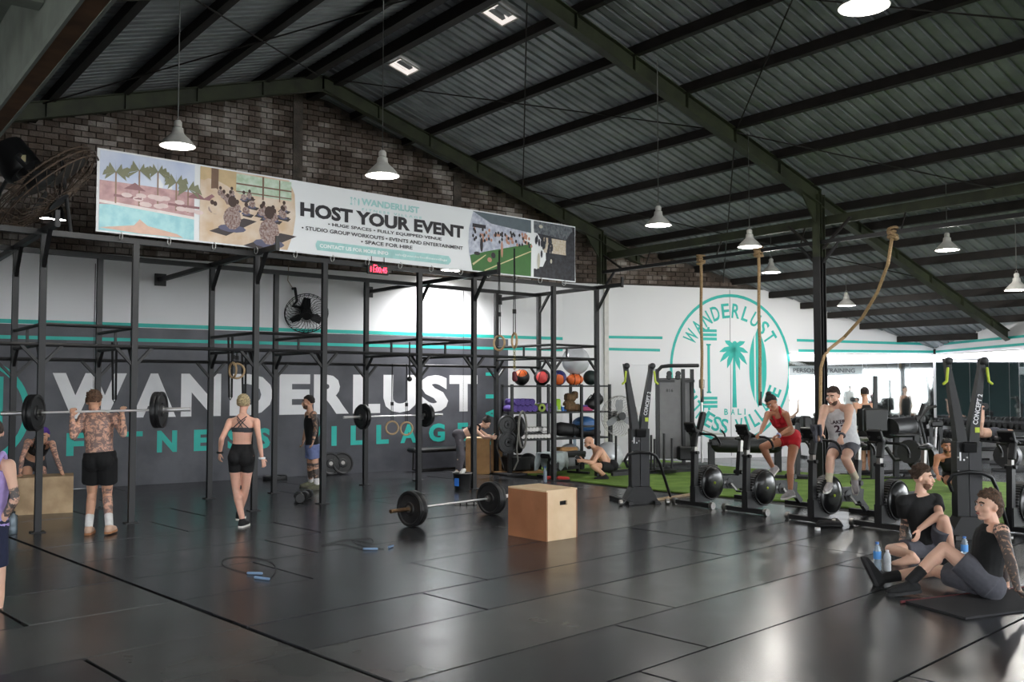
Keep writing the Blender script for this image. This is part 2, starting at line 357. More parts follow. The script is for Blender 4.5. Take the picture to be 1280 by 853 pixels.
def brick_field(o, x, n, u0, u1, zlo, ztop, par, npart, pick):
    bw, bh, j = 0.235, 0.105, 0.016; rb = random.Random(5); stuff = MB(); cnt = 0; row = 0; z = zlo
    proto = None; ry = math.atan2(x.y, x.x)
    while z < 8:
        u = u0-(bw/2 if row % 2 else 0)
        while u < u1:
            ua, ub_ = max(u, u0)+j/2, min(u+bw, u1)-j/2
            if ub_-ua > .05 and z+bh < min(ztop(ua), ztop(ub_)):
                off = rb.uniform(-.012, .012); c = o+x*((ua+ub_)/2)+UZ*(z+bh/2)+n*off; full = ub_-ua > bw-j-.001
                if full and cnt < npart and pick(c):
                    if proto is None:
                        pm = MB(); pm.box((0, 0, 0), (bw-j, .1, bh-j)); proto = pm.mesh('brick', BRICK)
                    b = bpy.data.objects.new('brick', proto); col.objects.link(b); b.parent = par; b.location = INV[par.name] @ c; b.rotation_euler = (0, 0, ry); cnt += 1
                else: stuff.box(c, (ub_-ua, .1, bh-j), Matrix.Rotation(ry, 3, 'Z'))
            u += bw
        z += bh; row += 1
    tag(stuff.build('bricks', BRICK, par, None), kind='stuff')
brick_field(A0, ax_, an_, UA(1.2), ub-.02, WB+.02, lambda u: roofz(A0.x+ax_.x*u)+.26, wa, 300, lambda c: (4.6 < c.x < 10.3 and c.z > 6.15-.06*(c.x-5)))
for xx, y0, y1 in ((371, 118, 215), (570, 215, 250)):   # concrete pilasters
    p = onA(xx, 150); mm = MB(); mm.box((p.x, p.y, 0), (.2, .14, 1)); mm.v = [V((v.x, v.y, (4.15 if v.z < 0 else roofz(p.x)+.1))) for v in mm.v]; q(mm, 'pilaster', mat('grimy concrete', (92, 84, 76), .85, scale=6, rgb2=(64, 58, 54), bump=.3), wa, None)
# ---- back wall, right part with the round emblem
wb = thing('wall_right', 'white back wall with large round teal emblem and mirrors', None, B0, 0, kind='structure')
ue = (CORN-B0).dot(bx_)
def BX(u, z, off=0): p = B0+bx_*u+bn_*off; p.z = z; return p
def UBp(x, y): p = onB(x, y); return (p-B0).dot(bx_), p.z
mm = MB(); mm.prism([(0, 0), (ue, 0), (ue, roofz(CORN.x)+.7), (ue-2.2, 4.1), (0, 4.17)], B0-bn_*.2, bx_, UZ, .2); q(mm, 'painted_panel', WHITE, wb, None)
mm = MB(); mm.prism([(0, 4.17), (ue-2.2, 4.1), (ue-2.2, 5), (0, roofz(B0.x)+.35)], B0-bn_*.24, bx_, UZ, .2); q(mm, 'gable', MORTAR, wb, None)
brick_field(B0, bx_, bn_, 0.02, ue-2.3, 4.18, lambda u: roofz(B0.x+bx_.x*u)+.26, wb, 0, lambda c: False)
for (xa, ya, xb, yb) in ((756, 421.5, 828, 422.5), (756, 436.5, 825, 438), (996, 425.5, 1167, 430.5), (998, 438.5, 1167, 440)):
    (u0, z0), (u1, z1) = UBp(xa, ya), UBp(xb, yb); mm = MB(); h = .033
    mm.prism([(u0, z0-h), (u1, z1-h), (u1, z1+h), (u0, z0+h)], B0, bx_, UZ, .004); q(mm, 'teal_stripe', TEAL, wb, None)
uc, zc = UBp(914, 461); EL = 0.885; RR = 1.83
mm = MB(); ringpoly(mm, BX(uc, zc), bx_, UZ, RR-.075, RR, n=bn_, t=.006, e=EL); q(mm, 'logo_ring', TEAL, wb, None)
def arc_text(s, a0, a1, r, hgt, wdt, flip):
    k = len(s)
    for i, ch in enumerate(s):
        if ch == ' ': continue
        a = math.radians(a0+(a1-a0)*i/(k-1)); cx_, cz_ = math.cos(a)*r*EL, math.sin(a)*r
        up = V((math.cos(a), math.sin(a))) if not flip else V((-math.cos(a), -math.sin(a))); rt = V((up.y, -up.x))
        x = bx_*rt.x+UZ*rt.y; y = bx_*up.x+UZ*up.y; w_ = wdt*{'I': .3, 'W': 1.35, 'L': .85}.get(ch, 1); mm = MB()
        text(mm, ch, BX(uc+cx_, zc+cz_, .006)-x*(w_/2)-y*(hgt/2), x, y, w_, hgt, 0.02); q(mm, 'letter', TEAL, wb, None)
arc_text('WANDERLUST', 147, 33, 1.42, .36, .21, False)
arc_text('FITNESS VILLAGE', 203, 337, 1.42, .36, .21, True)
mm = MB()
def flatp(mm, poly, off=.006): 
    o = len(mm.v); mm.v += [BX(uc+u, zc+z, off) for u, z in poly]; mm.f.append(tuple(range(o, o+len(poly)))); mm.m.append(0)
def rect(u0, z0, u1, z1): flatp(mm, [(u0, z0), (u1, z0), (u1, z1), (u0, z1)])
for sg in (1, -1):
    for k, wd in enumerate((.22, .22, .22)): rect(-.6-wd, sg*(.72+k*.1)-.035, -.6+wd, sg*(.72+k*.1)+.035)
    rect(-.63, sg*.98-.03, -.57, sg*.98+.03)
rect(-.635, -.6, -.565, .6); rect(-.66, .56, -.54, .6); rect(-.66, -.6, -.54, -.56); q(mm, 'logo_barbell', TEAL, wb, None)
mm = MB(); flatp(mm, [(.02, -.95), (.14, -.95), (.105, .45), (.055, .45)])
for a, L in ((8, .38), (48, .44), (85, .34), (125, .42), (170, .4), (205, .42), (240, .38), (-35, .42), (-68, .4)):
    a = math.radians(a); c0 = V((.08, .48)); pts = []; d = V((math.cos(a), math.sin(a))); nn = V((-d.y, d.x))
    for t, wd in ((0, .02), (.35, .06), (.7, .06), (1, 0.005)):
        p = c0+d*(L*t)+V((0, -.14*t*t)); pts.append((p, wd))
    flatp(mm, [tuple(p+nn*wd) for p, wd in pts]+[tuple(p-nn*wd) for p, wd in reversed(pts)])
q(mm, 'logo_palm', TEAL, wb, None)
mm = MB()
def surf(u0, u1):
    z = [(-.95+1.95*i/14) for i in range(15)]; hw = [.235*max(0.0, 1-abs((v-.02)/.98)**2.6) for v in z]; L_ = []; R_ = []
    for v, h in zip(z, hw): L_.append((.72+max(-h, min(h, u0)), v)); R_.append((.72+max(-h, min(h, u1)), v))
    flatp(mm, L_+R_[::-1])
surf(-.24, -.10); surf(-.055, .055); surf(.10, .24); q(mm, 'logo_surfboard', TEAL, wb, None)
for i, ch in enumerate('BALI'):
    mm = MB(); w_ = .03 if ch == 'I' else .1; text(mm, ch, BX(uc-.2+i*.18, zc-1.13, .006), bx_, UZ, w_, .15, .02); q(mm, 'letter', TEAL, wb, None)
for xx in (913,):
    u, _ = UBp(xx, 450); mm = MB(); mm.prism([(u-.005, .05), (u+.005, .05), (u+.005, 4.1), (u-.005, 4.1)], B0, bx_, UZ, .004); q(mm, 'panel_joint', MATS['dark joint line'], wb, None)
u, _ = UBp(757, 450); mm = MB(); mm.box(BX(u, 2.1, .04), (.1, .1, 4.1), Matrix.Rotation(BD, 3, 'Z')); q(mm, 'pipe_boxing', mat('off white boxing', (214, 212, 206), .6), wb, None)
# right side wall
wr = thing('wall_side', 'white side wall carrying mirrors and teal stripes', None, CORN, 0, kind='structure')
lr = (R2-CORN).length
def RXp(x, y): p = onR(x, y); return (p-CORN).dot(rd_), p.z
def RP(u, z, off=0): p = CORN+rd_*u+rn_*off; p.z = z; return p
mm = MB(); mm.add([RP(0, 0), RP(lr, 0), RP(lr, 3.6), RP(0, 3.2), RP(0, 0, -.2), RP(lr, 0, -.2), RP(lr, 3.6, -.2), RP(0, 3.2, -.2)], [(0, 1, 2, 3), (7, 6, 5, 4), (0, 4, 5, 1), (1, 5, 6, 2), (2, 6, 7, 3), (3, 7, 4, 0)]); q(mm, 'painted_panel', WHITE, wr, None)
for (ya, yb) in ((431, 420.5), (440, 430.5)):
    (u0, z0), (u1, z1) = RXp(1170, ya), RXp(1280, yb); sl = (z1-z0)/(u1-u0); mm = MB()
    mm.add([RP(0, z0-.03, .004), RP(lr, z0+sl*lr-.03, .004), RP(lr, z0+sl*lr+.03, .004), RP(0, z0+.03, .004)], [(0, 1, 2, 3)]); q(mm, 'teal_stripe', TEAL, wr, None)
# mirrors: panes over the dumbbell racks, with lit tubes above
def mirror(o, x, n, u0, u1, z0, z1, k, label, par):
    d = (u1-u0)/k
    for i in range(k):
        mm = MB(); a, b = u0+i*d+.006, u0+(i+1)*d-.006
        P = [o+x*a+UZ*z0, o+x*b+UZ*z0, o+x*b+UZ*z1, o+x*a+UZ*z1]
        mm.add([p+n*.004 for p in P]+[p+n*.014 for p in P], [(0, 1, 2, 3), (7, 6, 5, 4), (0, 4, 5, 1), (1, 5, 6, 2), (2, 6, 7, 3), (3, 7, 4, 0)]); q(mm, 'mirror_pane', MIRROR, par, None)
um0, _ = UBp(986, 500)
mir = thing('wall_mirror', 'wide wall mirror of several panes right of the round emblem', 'mirror', BX(um0, 0.75))
mirror(B0, bx_, bn_, um0, ue-.05, .75, 2.36, 4, '', mir)
BANDM = mat('grey mirror film', (150, 160, 162), .5, alpha=.75); INKM = mat('dark mirror print', (60, 66, 70), .6)
for k_ in range(2):
    mm = MB(); dd_ = (ue-.05-um0)/4; P_ = [BX(um0+dd_*k_+.01, z, .017) for z in (2.0, 2.24)]+[BX(um0+dd_*(k_+1)-.01, z, .017) for z in (2.26-.02*k_, 2.04)]; mm.add(P_, [(0, 1, 2, 3)]); q(mm, 'film_band', BANDM, mir, None)
mm = MB(); text(mm, 'PERSONAL TRAINING', BX(um0+.12, 2.08, .02), bx_, UZ, 1.75, .11, .02); q(mm, 'film_lettering', INKM, mir, None)
mir2 = thing('wall_mirror', 'wall mirror on the side wall behind the far right ski machine', 'mirror', RP(0, .75))
mirror(CORN, rd_, rn_, .05, lr-.4, .75, 2.36, 5, '', mir2)
for nm, lab, a, b, par in (('tube_light', 'long lit white tube above the mirror beside the emblem', BX(um0, 2.5, .08), BX(ue-.1, 2.5, .08), None), ('tube_light', 'long lit white tube above the side wall mirror', RP(.1, 2.5, .08), RP(lr-.4, 2.5, .08), None)):
    t = thing(nm, lab, 'light', a); L_ = (b-a).length; k = 3; d = (b-a)/k
    for i in range(k):
        mm = MB(); mm.cyl(a+d*i+d.normalized()*.03, a+d*(i+1)-d.normalized()*.03, .035, n=10); q(mm, 'tube', TUBE, t)
    mm = MB(); mm.beam(a-V((0, 0, -.05)), b-V((0, 0, -.05)), .09, .03); q(mm, 'housing', LAMPW, t)
# left boundary (out of view) with mezzanine
mm = MB(); mm.box((3, -6.1, 1.7), (7.6, .2, 3.4)); q(mm, 'wall_front', mat('deep teal paint', (30, 74, 76), .6, scale=2), kind='structure', label='deep teal wall behind the camera')
mm = MB(); mm.box((-6.1, 12.7, 2.6), (.2, 10.6, 5.2)); mm.box((-6.1, -2, 2.6), (.2, 6.6, 5.2)); mm.box((-6.1, 4.3, 3.9), (.2, 6.4, 2.6)); q(mm, 'wall_left', mat('grimy plaster', (120, 116, 110), .8), kind='structure', label='grimy plaster side wall left of the rig')  # unseen wall, added with a low opening to keep the left roof dark
mz = thing('mezzanine', 'grey steel mezzanine edge beam with rusty flange overhead at left', None, (.7, 5, 3), kind='structure')
z0 = 2.96
WEB = mat('grey green beam paint', (142, 148, 140), 0.6, scale=5, rgb2=(120, 126, 118))
mm = MB(); mm.beam((.70, .6, z0+.22), (.70, 12.5, z0+.22), .012, .44); q(mm, 'beam_web', WEB, mz, None)
mm = MB(); mm.beam((.70, .6, z0), (.70, 12.5, z0), .075, .014); q(mm, 'beam_flange', BEAMR, mz, None)
for x in (.662, .738): mm = MB(); mm.beam((x, .6, z0), (x, 12.5, z0), .012, .022); q(mm, 'flange_edge', WEB, mz, None)
mm = MB(); mm.beam((.70, .6, z0+.45), (.70, 12.5, z0+.45), .1, .018); q(mm, 'beam_flange', WEB, mz, None)
for y in (2.6, 3.75, 4.9, 6.1, 7.3, 8.5): mm = MB(); mm.beam((-4.5, y, z0+.28), (.69, y, z0+.28), .09, .12); q(mm, 'joist', WEB, mz, None)
mm = MB(); mm.box((-1.9, 6.8, z0+.48), (5.2, 11.4, .05)); q(mm, 'deck', mat('dark deck board', (60, 54, 48), .8), mz, None)
for y in (1.2, 9.4): mm = MB(); mm.beam((-4.4, y, 0), (-4.4, y, z0+.45), .14, .14, V((1, 0, 0))); q(mm, 'post', WEB, mz, None)
# ---- roof
ce = thing('ceiling', 'dark steel portal roof with ribbed metal sheets and purlins', None, (RX, 6, 5), kind='structure')
XL, XR = -6.2, 24.6
def sheet(side):
    xe = XR if side > 0 else XL; prof = []; y = 0.0
    for k in range(5):
        b = k*.2; prof += [(b, 0), (b+.13, 0), (b+.145, .035), (b+.185, .035)]
    prof.append((1.0, 0)); mm = MB(); n = len(prof)
    for x in (RX, xe):
        for (yy, h) in prof: mm.v.append(V((x, yy, roofz(x)+.285+h)))
    for i in range(n-1): mm.f.append((i, i+1, n+i+1, n+i)); mm.m.append(0)
    return mm.mesh('roof_sheet', ROOF)
for side in (1, -1):
    me = sheet(side)
    for k in range(29):
        o = bpy.data.objects.new('roof_sheet', me); col.objects.link(o); o.parent = ce; o.location = INV[ce.name] @ V((0, -11.3+k*.998, 0))  # sheets carried on behind the camera, added to shade the near floor
purR = [8.95, 10.1, 11.25, 12.45, 13.55, 14.62, 15.65, 16.55, 17.4, 18.3, 19.25, 20.05, 20.75, 21.6, 22.6, 23.6]
purL = [6.62, 5.4, 4.2, 3.1, 1.95, .8, -.4, -1.6, -2.8, -4, -5.2]
for X in purR+purL+[7.45, 8.05]:
    yb = (B0.y+(X-B0.x)*math.tan(BD) if X > B0.x else AX(X).y)
    if X > CORN.x: yb = CORN.y
    mm = MB(); z = roofz(X)+.2; mm.beam((X, -11.3, z), (X, yb, z), .07 if X not in (7.45, 8.05) else .16, .15 if X not in (7.45, 8.05) else .2)
    mm.beam((X+.03, -11.3, z-.07), (X+.03, yb, z-.07), .09, .012); q(mm, 'purlin', RUSTST, ce, None)
def rafter(Y, x0, x1, dep, m, drop=0):
    a, b = V((x0, Y, roofz(x0)-drop)), V((x1, Y, roofz(x1)-drop)); mm = MB()
    mm.beam(a, b, .012, dep); u = V((0, 0, dep/2)); mm.beam(a+u, b+u, .15, .014); mm.beam(a-u, b-u, .15, .014)
    n = max(2, int((b-a).length/1.15))
    for k in range(n+1): p = a.lerp(b, k/n); mm.beam(p-u, p+u, .13, .01, up=(b-a))
    q(mm, 'rafter', m, ce, None)
COLX = 14.81
for Y in (16.0, 10.2, 4.4, -1.4, -7.2):
    rafter(Y, RX, COLX, .26, GREENST); rafter(Y, RX, .7, .26, GREENST)
    xe = 17.0 if Y > 15 else (22.4 if Y > 9 else 23.8)
    rafter(Y, COLX, xe, .2, GREENST, .06); rafter(Y, .7, -5.9, .2, GREENST, .06)
    mm = MB(); p = V((RX, Y, RZ)); mm.prism([(-.55, -.18-.1), (0, .0-.16), (.55, -.28), (.55, -.02), (0, .16), (-.55, -.02)], p-V((0, .01, 0)), V((1, 0, 0)), UZ, -.03); q(mm, 'ridge_plate', GREENST, ce, None)
    mm = MB(); mm.prism([(-.5, .02), (0, -.6), (0, -.12)], V((COLX, Y-.01, roofz(COLX))), V((1, 0, 0)), UZ, -.03); q(mm, 'haunch', GREENST, ce, None)
# rod bracing
mm = MB()
for (xa, ya, xb, yb) in ((RX, 16, 12.5, 10.2), (RX+.3, 10.2, 12.5, 16), (12.5, 16, 19.2, 10.2), (12.5, 10.2, 19, 16), (RX, 16, 3, 10.2), (RX, 10.2, 3, 16), (RX, 10.2, 12.5, 4.4), (12.5, 10.2, RX, 4.4), (12.5, 10.2, 19.2, 4.4)):
    r_ = MB(); r_.cyl((xa, ya, roofz(xa)+.1), (xb, yb, roofz(xb)+.1), .012, n=6); q(r_, 'brace_rod', RUSTST, ce)
# columns with the truss between them
for i, (Y, z0_) in enumerate(((16.0, 4.1), (10.2, 0), (4.4, 0))):
    t = thing('steel_column', ['short green steel column stub on the back wall', 'black and green steel column rising behind the bikes', 'steel column off to the right'][i], 'column', (COLX, Y, z0_), kind='structure')
    if i == 2: t.location = (COLX, -1.4, 0); INV[t.name] = Matrix.Translation(V((COLX, -1.4, 0))).inverted(); Y = -1.4
    for nm, za, zb, m in (('lower_shaft', z0_, 4.1, BLACK), ('upper_shaft', max(4.1, z0_), roofz(COLX)+.05, GREENST)):
        if zb-za < .05: continue
        mm = MB(); mm.box((COLX, Y, (za+zb)/2), (.012, .14, zb-za)); mm.box((COLX-.085, Y, (za+zb)/2), (.014, .15, zb-za)); mm.box((COLX+.085, Y, (za+zb)/2), (.014, .15, zb-za)); q(mm, nm, m, t, None)
tr = thing('rope_truss', 'thin dark overhead steel truss the climbing ropes hang from', 'truss', (COLX, 10.2, 4.35), kind=None)
mm = MB(); mm.beam((COLX, -5, 4.37), (COLX, 16, 4.37), .07, .07); q(mm, 'bottom_chord', BLACK, tr, None)
mm = MB(); mm.beam((15.0, -5, 4.84), (15.0, 16, 4.76), .09, .16); q(mm, 'top_chord', GREENST, tr, None)
for y in range(-4, 16, 2): mm = MB(); mm.cyl((15.0, y+.6, 4.8), (COLX, y+.6, 4.37), .014, n=6); q(mm, 'hanger', RUSTST, tr)
for Y in (16.0, 10.2):
    for s in ((-1, 1) if Y < 15 else (-1,)):
        mm = MB(); mm.beam((COLX, Y+s*.08, 4.25 if Y < 15 else 4.75), (COLX, Y+s*.65, 4.75 if Y < 15 else 4.4), .04, .04); q(mm, 'strut', RUSTST, tr, None)
        mm = MB(); mm.beam((COLX, Y+s*.08, 4.0), (COLX, Y+s*.42, 4.35), .04, .04); q(mm, 'strut', BLACK, tr, None)
# ================================================================== RIG
XF = [0.62, 2.42, 3.54, 5.26, 6.38, 8.17, 9.35, 11.3, 12.5]
def YF(X): return 12.65+.10*(X-2.42)
def YB(X): return YF(X)+1.8
rgd = V((1, .10, 0)).normalized(); rgn = V((.10, -1, 0)).normalized()
RH = 3.66
rig = thing('pullup_rig', 'tall black steel pull-up rig spanning the charcoal wall', 'rig', (7.5, 13.9, 0))
PS = .075
for X in XF:
    for Yf in (YF, YB):
        Y = Yf(X); mm = MB(); mm.box((X, Y, RH/2), (PS, PS, RH)); u = q(mm, 'upright', BLACK, rig, None)
        mm = MB(); mm.box((X, Y, .006), (.16, .16, .012)); q(mm, 'base_plate', BLACK, u, None)
        bm_ = MB()
        if 4.0 < X < 13:
            for k in range(9): bm_.box((X, Y-PS/2-.003, .5+k*.13), (.016, .006, .016))
            q(bm_, 'bolt_holes', BLACKP, u, None)
def bar(a, b, s=.06, nm='beam', m=None): mm = MB(); mm.beam(a, b, s, s); return q(mm, nm, m or BLACK, rig, None)
for Yf in (YF, YB): bar((-1.5, Yf(-1.5), RH), (12.54, Yf(12.5), RH), .07, 'top_beam')
for X in (2.42, 5.26, 9.35, 12.5):
    wy = AX(X).y; bar((X, YF(X)-.72, RH+.02), (X, wy-.02, RH+.02), .07, 'wall_strut')
    mm = MB(); mm.box((X, wy-.02, RH+.02), (.2, .03, .22)); q(mm, 'wall_plate', BLACK, rig, None)
    mm = MB(); mm.box((X, YF(X)-.72, RH+.07), (.05, .03, .2)); q(mm, 'end_plate', BLACK, rig, None)
    bar((X, YF(X), RH-.45), (X, YF(X)-.35, RH), .045, 'knee_brace'); bar((X, YB(X), RH-.4), (X, YB(X)-.35, RH), .045, 'knee_brace')
for X in (2.42, 5.26, 8.17, 11.3): pass
for i in range(len(XF)-1):
    a, b = XF[i], XF[i+1]
    for Yf, z in ((YF, 2.28), (YB, 2.14)):
        mm = MB(); mm.cyl((a, Yf(a), z), (b, Yf(b), z), .024, n=8); q(mm, 'pullup_bar', BLACK, rig)
        for X, s in ((a, 1), (b, -1)): bar((X, Yf(X), z-.26), (X+s*.24, Yf(X+s*.24), z), .035, 'gusset')
    if i % 2 == 1:
        mm = MB(); mm.cyl((a, YF(a), 2.53), (b, YF(b), 2.53), .022, n=8); q(mm, 'pullup_bar', BLACK, rig)
for X in XF[1:]:
    for z in (2.53, 2.28): mm = MB(); mm.cyl((X, YF(X), z), (X, YB(X), z), .024, n=8); q(mm, 'side_bar', BLACK, rig)
    bar((X, (YF(X)+YB(X))/2, 2.28), (X, (YF(X)+YB(X))/2, 2.53), .03, 'spacer')
    bar((X, YF(X), 2.02), (X, YF(X)+.24, 2.28), .035, 'gusset'); bar((X, YB(X), 2.02), (X, YB(X)-.24, 2.28), .035, 'gusset')
for X, s in ((8.17, 1), (9.35, -1)):
    mm = MB(); mm.box((X, YB(X)-.08, 1.16), (.06, .12, .05)); mm.box((X, YB(X)-.13, 1.2), (.06, .03, .09)); q(mm, 'bar_hook', BLACKP, rig, None)
# ---- banner standing on the rig's front beam
def onRig(x, y): return onpl(x, y, (2.42, 12.62, 0), rgn)
p0 = onRig(118, 287); p1 = onRig(717, 347); bw_ = (p1-p0).dot(rgd); bz0, bz1 = 3.73, 4.80
def bpt(u, v, off=0.0):
    p = p0+rgd*(u*bw_)+rgn*(off+.05+.012*math.sin(u*23)*math.sin(v*3)); p.z = bz0+(bz1-bz0)*v+.02*math.sin(u*math.pi)*0; return p
ban = thing('banner', 'long white vinyl banner advertising events above the rig', 'banner', bpt(.5, 0))
mm = MB(); n1, n2 = 60, 6
for s in (0, -.008):
    for j in range(n2+1):
        for i in range(n1+1): mm.v.append(bpt(i/n1, j/n2, s))
K = (n1+1)*(n2+1)
for j in range(n2):
    for i in range(n1):
        a = j*(n1+1)+i; mm.f.append((a, a+1, a+n1+2, a+n1+1)); mm.f.append((K+a+n1+1, K+a+n1+2, K+a+1, K+a)); mm.m += [0, 0]
VINYL = mat('white vinyl', (232, 235, 238), .5, scale=3, var=.04, coord='Generated'); q(mm, 'sheet', VINYL, ban)
def flat(name, polys, m, lift=.006, sub=True, parent=None):    # flat print following the banner sheet
    bm = bmesh.new()
    for P in polys:
        vs = [bm.verts.new((u, v, 0)) for u, v in P]
        try: bm.faces.new(vs)
        except Exception: pass
    bmesh.ops.triangulate(bm, faces=bm.faces[:])
    u0 = min(v.co.x for v in bm.verts); u1 = max(v.co.x for v in bm.verts)
    for k in range(1, n1):
        if u0 < k/n1 < u1: bmesh.ops.bisect_plane(bm, geom=bm.verts[:]+bm.edges[:]+bm.faces[:], plane_co=(k/n1, 0, 0), plane_no=(1, 0, 0))
    bm.verts.index_update(); mm = MB(); mm.v = [bpt(v.co.x, v.co.y, lift) for v in bm.verts]; mm.f = [tuple(v.index for v in f.verts) for f in bm.faces]; mm.m = [0]*len(mm.f); bm.free()
    o = q(mm, name, m, parent or ban, None)
    if len(polys) > 1: o['kind'] = 'stuff'
    return o
def R_(u0, v0, u1, v1): return [(u0, v0), (u1, v0), (u1, v1), (u0, v1)]
def blob(u, v, ru, rv, k=10): return [(u+ru*math.cos(2*math.pi*i/k), v+rv*math.sin(2*math.pi*i/k)) for i in range(k)]
def pm(n, rgb, **k): return mat('print '+n, rgb, .55, scale=k.pop('scale', 9), var=k.pop('var', .12), **k)
def U(px): return (onRig(px, 300)-p0).dot(rgd)/bw_
ua, ub2, uc_, ud = U(121), U(240), U(247), U(361)
f1 = flat('pool_photo', [R_(ua, .02, ub2, .98)], pm('sky', (214, 222, 238), rgb2=(188, 200, 226), scale=2), .004)
rp = random.Random(11)
flat('pool_terrace', [R_(ua, .28, ub2, .62)], pm('pink terrace', (206, 168, 168), rgb2=(176, 138, 140)), .006, parent=f1)
flat('pool_water', [[(ua, .02), (ub2, .02), (ub2, .30), (ua+.03, .35), (ua, .33)]], pm('pool water', (150, 205, 215), rgb2=(176, 222, 226)), .008, parent=f1)
flat('pool_edge', [[(ua, .35), (ub2, .28), (ub2, .315), (ua, .385)]], pm('pool edge', (236, 228, 226)), .009, parent=f1)
pl, tk = [], []
for u, h in ((.03, .74), (.075, .80), (.112, .82), (.15, .72), (.175, .66)):
    u = ua+u*.75; tk.append(R_(u-.001, .36, u+.0012, h))
    for k in range(9):
        a = -0.6+k*.55; L = rp.uniform(.8, 1.2); pl.append([(u, h), (u+.016*L*math.cos(a), h+.10*L*math.sin(a)+.02), (u+.019*L*math.cos(a), h+.09*L*math.sin(a)-.05)])
flat('palm_trunks', tk, pm('trunk', (150, 124, 104)), .010, parent=f1); flat('palm_fronds', pl, pm('frond', (132, 134, 106)), .011, parent=f1)
flat('loungers', [blob(ua+rp.uniform(.03, .17), rp.uniform(.38, .5), .008, .03) for _ in range(16)], pm('loungers', (226, 206, 204)), .010, parent=f1)
flat('umbrellas', [[(u-.016, .55), (u+.016, .55), (u, .64)] for u in (ua+.05, ua+.145, ua+.17)]+[R_(ua+.02, .44, ua+.06, .47), R_(ua+.1, .42, ua+.15, .45)], pm('umbrella', (150, 108, 112)), .010, parent=f1)
flat('sunbather', [[(ua, .05), (ua+.05, .12), (ua+.058, .2), (ua+.07, .13), (ua+.115, .07), (ua+.125, .03), (ua+.06, .025)]], pm('sunbather', (222, 186, 168)), .010, parent=f1)
arc = [(ud-.004, .98), (ud+.006, .8), (ud+.008, .5), (ud+.004, .25), (ud-.006, .02)]
f2 = flat('yoga_photo', [[(uc_, .02)]+arc[::-1]+[(uc_, .98)]], pm('studio floor', (206, 178, 146), rgb2=(222, 206, 190), scale=4), .004)
flat('studio_wall', [R_(uc_, .68, uc_+.06, .98)], pm('studio wall', (206, 180, 138)), .006, parent=f2)
flat('studio_windows', [R_(uc_+.06, .7, ud, .96)], pm('studio window', (172, 196, 168), rgb2=(206, 220, 206), scale=12), .006, parent=f2)
flat('studio_posts', [R_(uc_+.018, .62, uc_+.03, .98), R_(uc_+.105, .66, uc_+.108, .97), R_(uc_+.135, .66, uc_+.137, .96), R_(uc_+.06, .82, ud, .84), R_(uc_+.06, .72, ud, .735)], pm('studio post', (120, 92, 74)), .008, parent=f2)
mt_, pe, hd, sh_ = [], [], [], []
for i in range(28):
    u, v = uc_+.008+rp.random()*.165, .40+rp.random()*.28; s = 1.35-v; s *= 1.0
    if u > ud-.01: continue
    mt_.append([(u-.014*s, v-.05*s), (u+.010*s, v-.07*s), (u+.016*s, v-.02*s), (u-.008*s, v)]); pe.append(blob(u, v+.03*s, .007*s, .06*s)); hd.append(blob(u, v+.12*s, .0036*s, .035*s)); sh_.append(blob(u, v-.02*s, .009*s, .024*s))
for u, v, s in ((uc_+.054, .26, 1.7), (uc_+.118, .12, 2.0)):
    mt_.append([(u-.045*s/2, v-.1), (u-.01, v-.14), (u+.05*s/2, v+.1), (u+.02, v+.12)]); pe.append(blob(u, v+.06*s, .009*s, .09*s)); hd.append(blob(u, v+.19*s, .0045*s, .045*s)); sh_.append(blob(u, v-.02*s, .014*s, .03*s))
flat('yoga_mats', mt_, pm('yoga mat', (66, 58, 60)), .007, parent=f2); flat('yoga_legs', sh_, pm('yoga leggings', (96, 96, 122)), .009, parent=f2)
flat('yoga_bodies', pe, pm('yoga tops', (176, 160, 156), rgb2=(120, 88, 80), scale=40), .010, parent=f2); flat('yoga_heads', hd, pm('yoga heads', (70, 50, 44)), .011, parent=f2)
ug0, ug1, ug2, ug3 = U(588), U(661), U(664.5), U(716)
f3 = flat('turf_class_photo', [[(ug0+.002, .02), (ug1, .02), (ug1, .98), (ug0+.002, .98), (ug0-.008, .7), (ug0-.010, .45), (ug0-.007, .25)]], pm('class floor', (200, 204, 216), rgb2=(158, 164, 184), scale=14), .004)
flat('class_turf', [[(ug0+.0, .02), (ug1, .02), (ug1, .58), (ug0+.04, .36), (ug0-.006, .26)]], pm('class turf', (62, 112, 54)), .006, parent=f3)
flat('class_roof', [[(ug0, .98), (ug1, .98), (ug1, .76), (ug0+.05, .82)]], pm('class roof', (92, 104, 112)), .006, parent=f3)
flat('class_lines', [[(ug0, .13), (ug0+.035, .3), (ug0+.036, .29), (ug0+.002, .1)], [(ug0+.03, .04), (ug1, .46), (ug1, .44), (ug0+.033, .03)]], pm('class line', (206, 196, 150)), .008, parent=f3)
cr, ck = [], []
for i in range(70):
    u = ug0+rp.random()*(ug1-ug0); v = .52+rp.random()*.2; (cr if i % 2 else ck).append(blob(u, v, .0028, .03, 7))
cr += [blob(ug0+.078, .42, .003, .14), blob(ug0+.045, .22, .006, .04)]; ck += [blob(ug0+.024, .45, .004, .12), blob(ug0+.055, .3, .006, .05), blob(ug0+.012, .3, .008, .03), R_(ug0, .72, ug0+.035, .78)]
flat('class_people', cr, pm('class skin', (188, 138, 116)), .009, parent=f3); flat('class_people', ck, pm('class dark', (44, 40, 46)), .010, parent=f3)
f4 = flat('gym_photo', [R_(ug2, .02, ug3, .98)], pm('gym dark', (52, 54, 62), rgb2=(30, 30, 36), scale=14), .004)
flat('gym_roof', [[(ug2, .98), (ug3-.01, .98), (ug3, .72), (ug2, .78)]], pm('gym roof', (112, 118, 122), rgb2=(70, 74, 84), scale=20), .006, parent=f4)
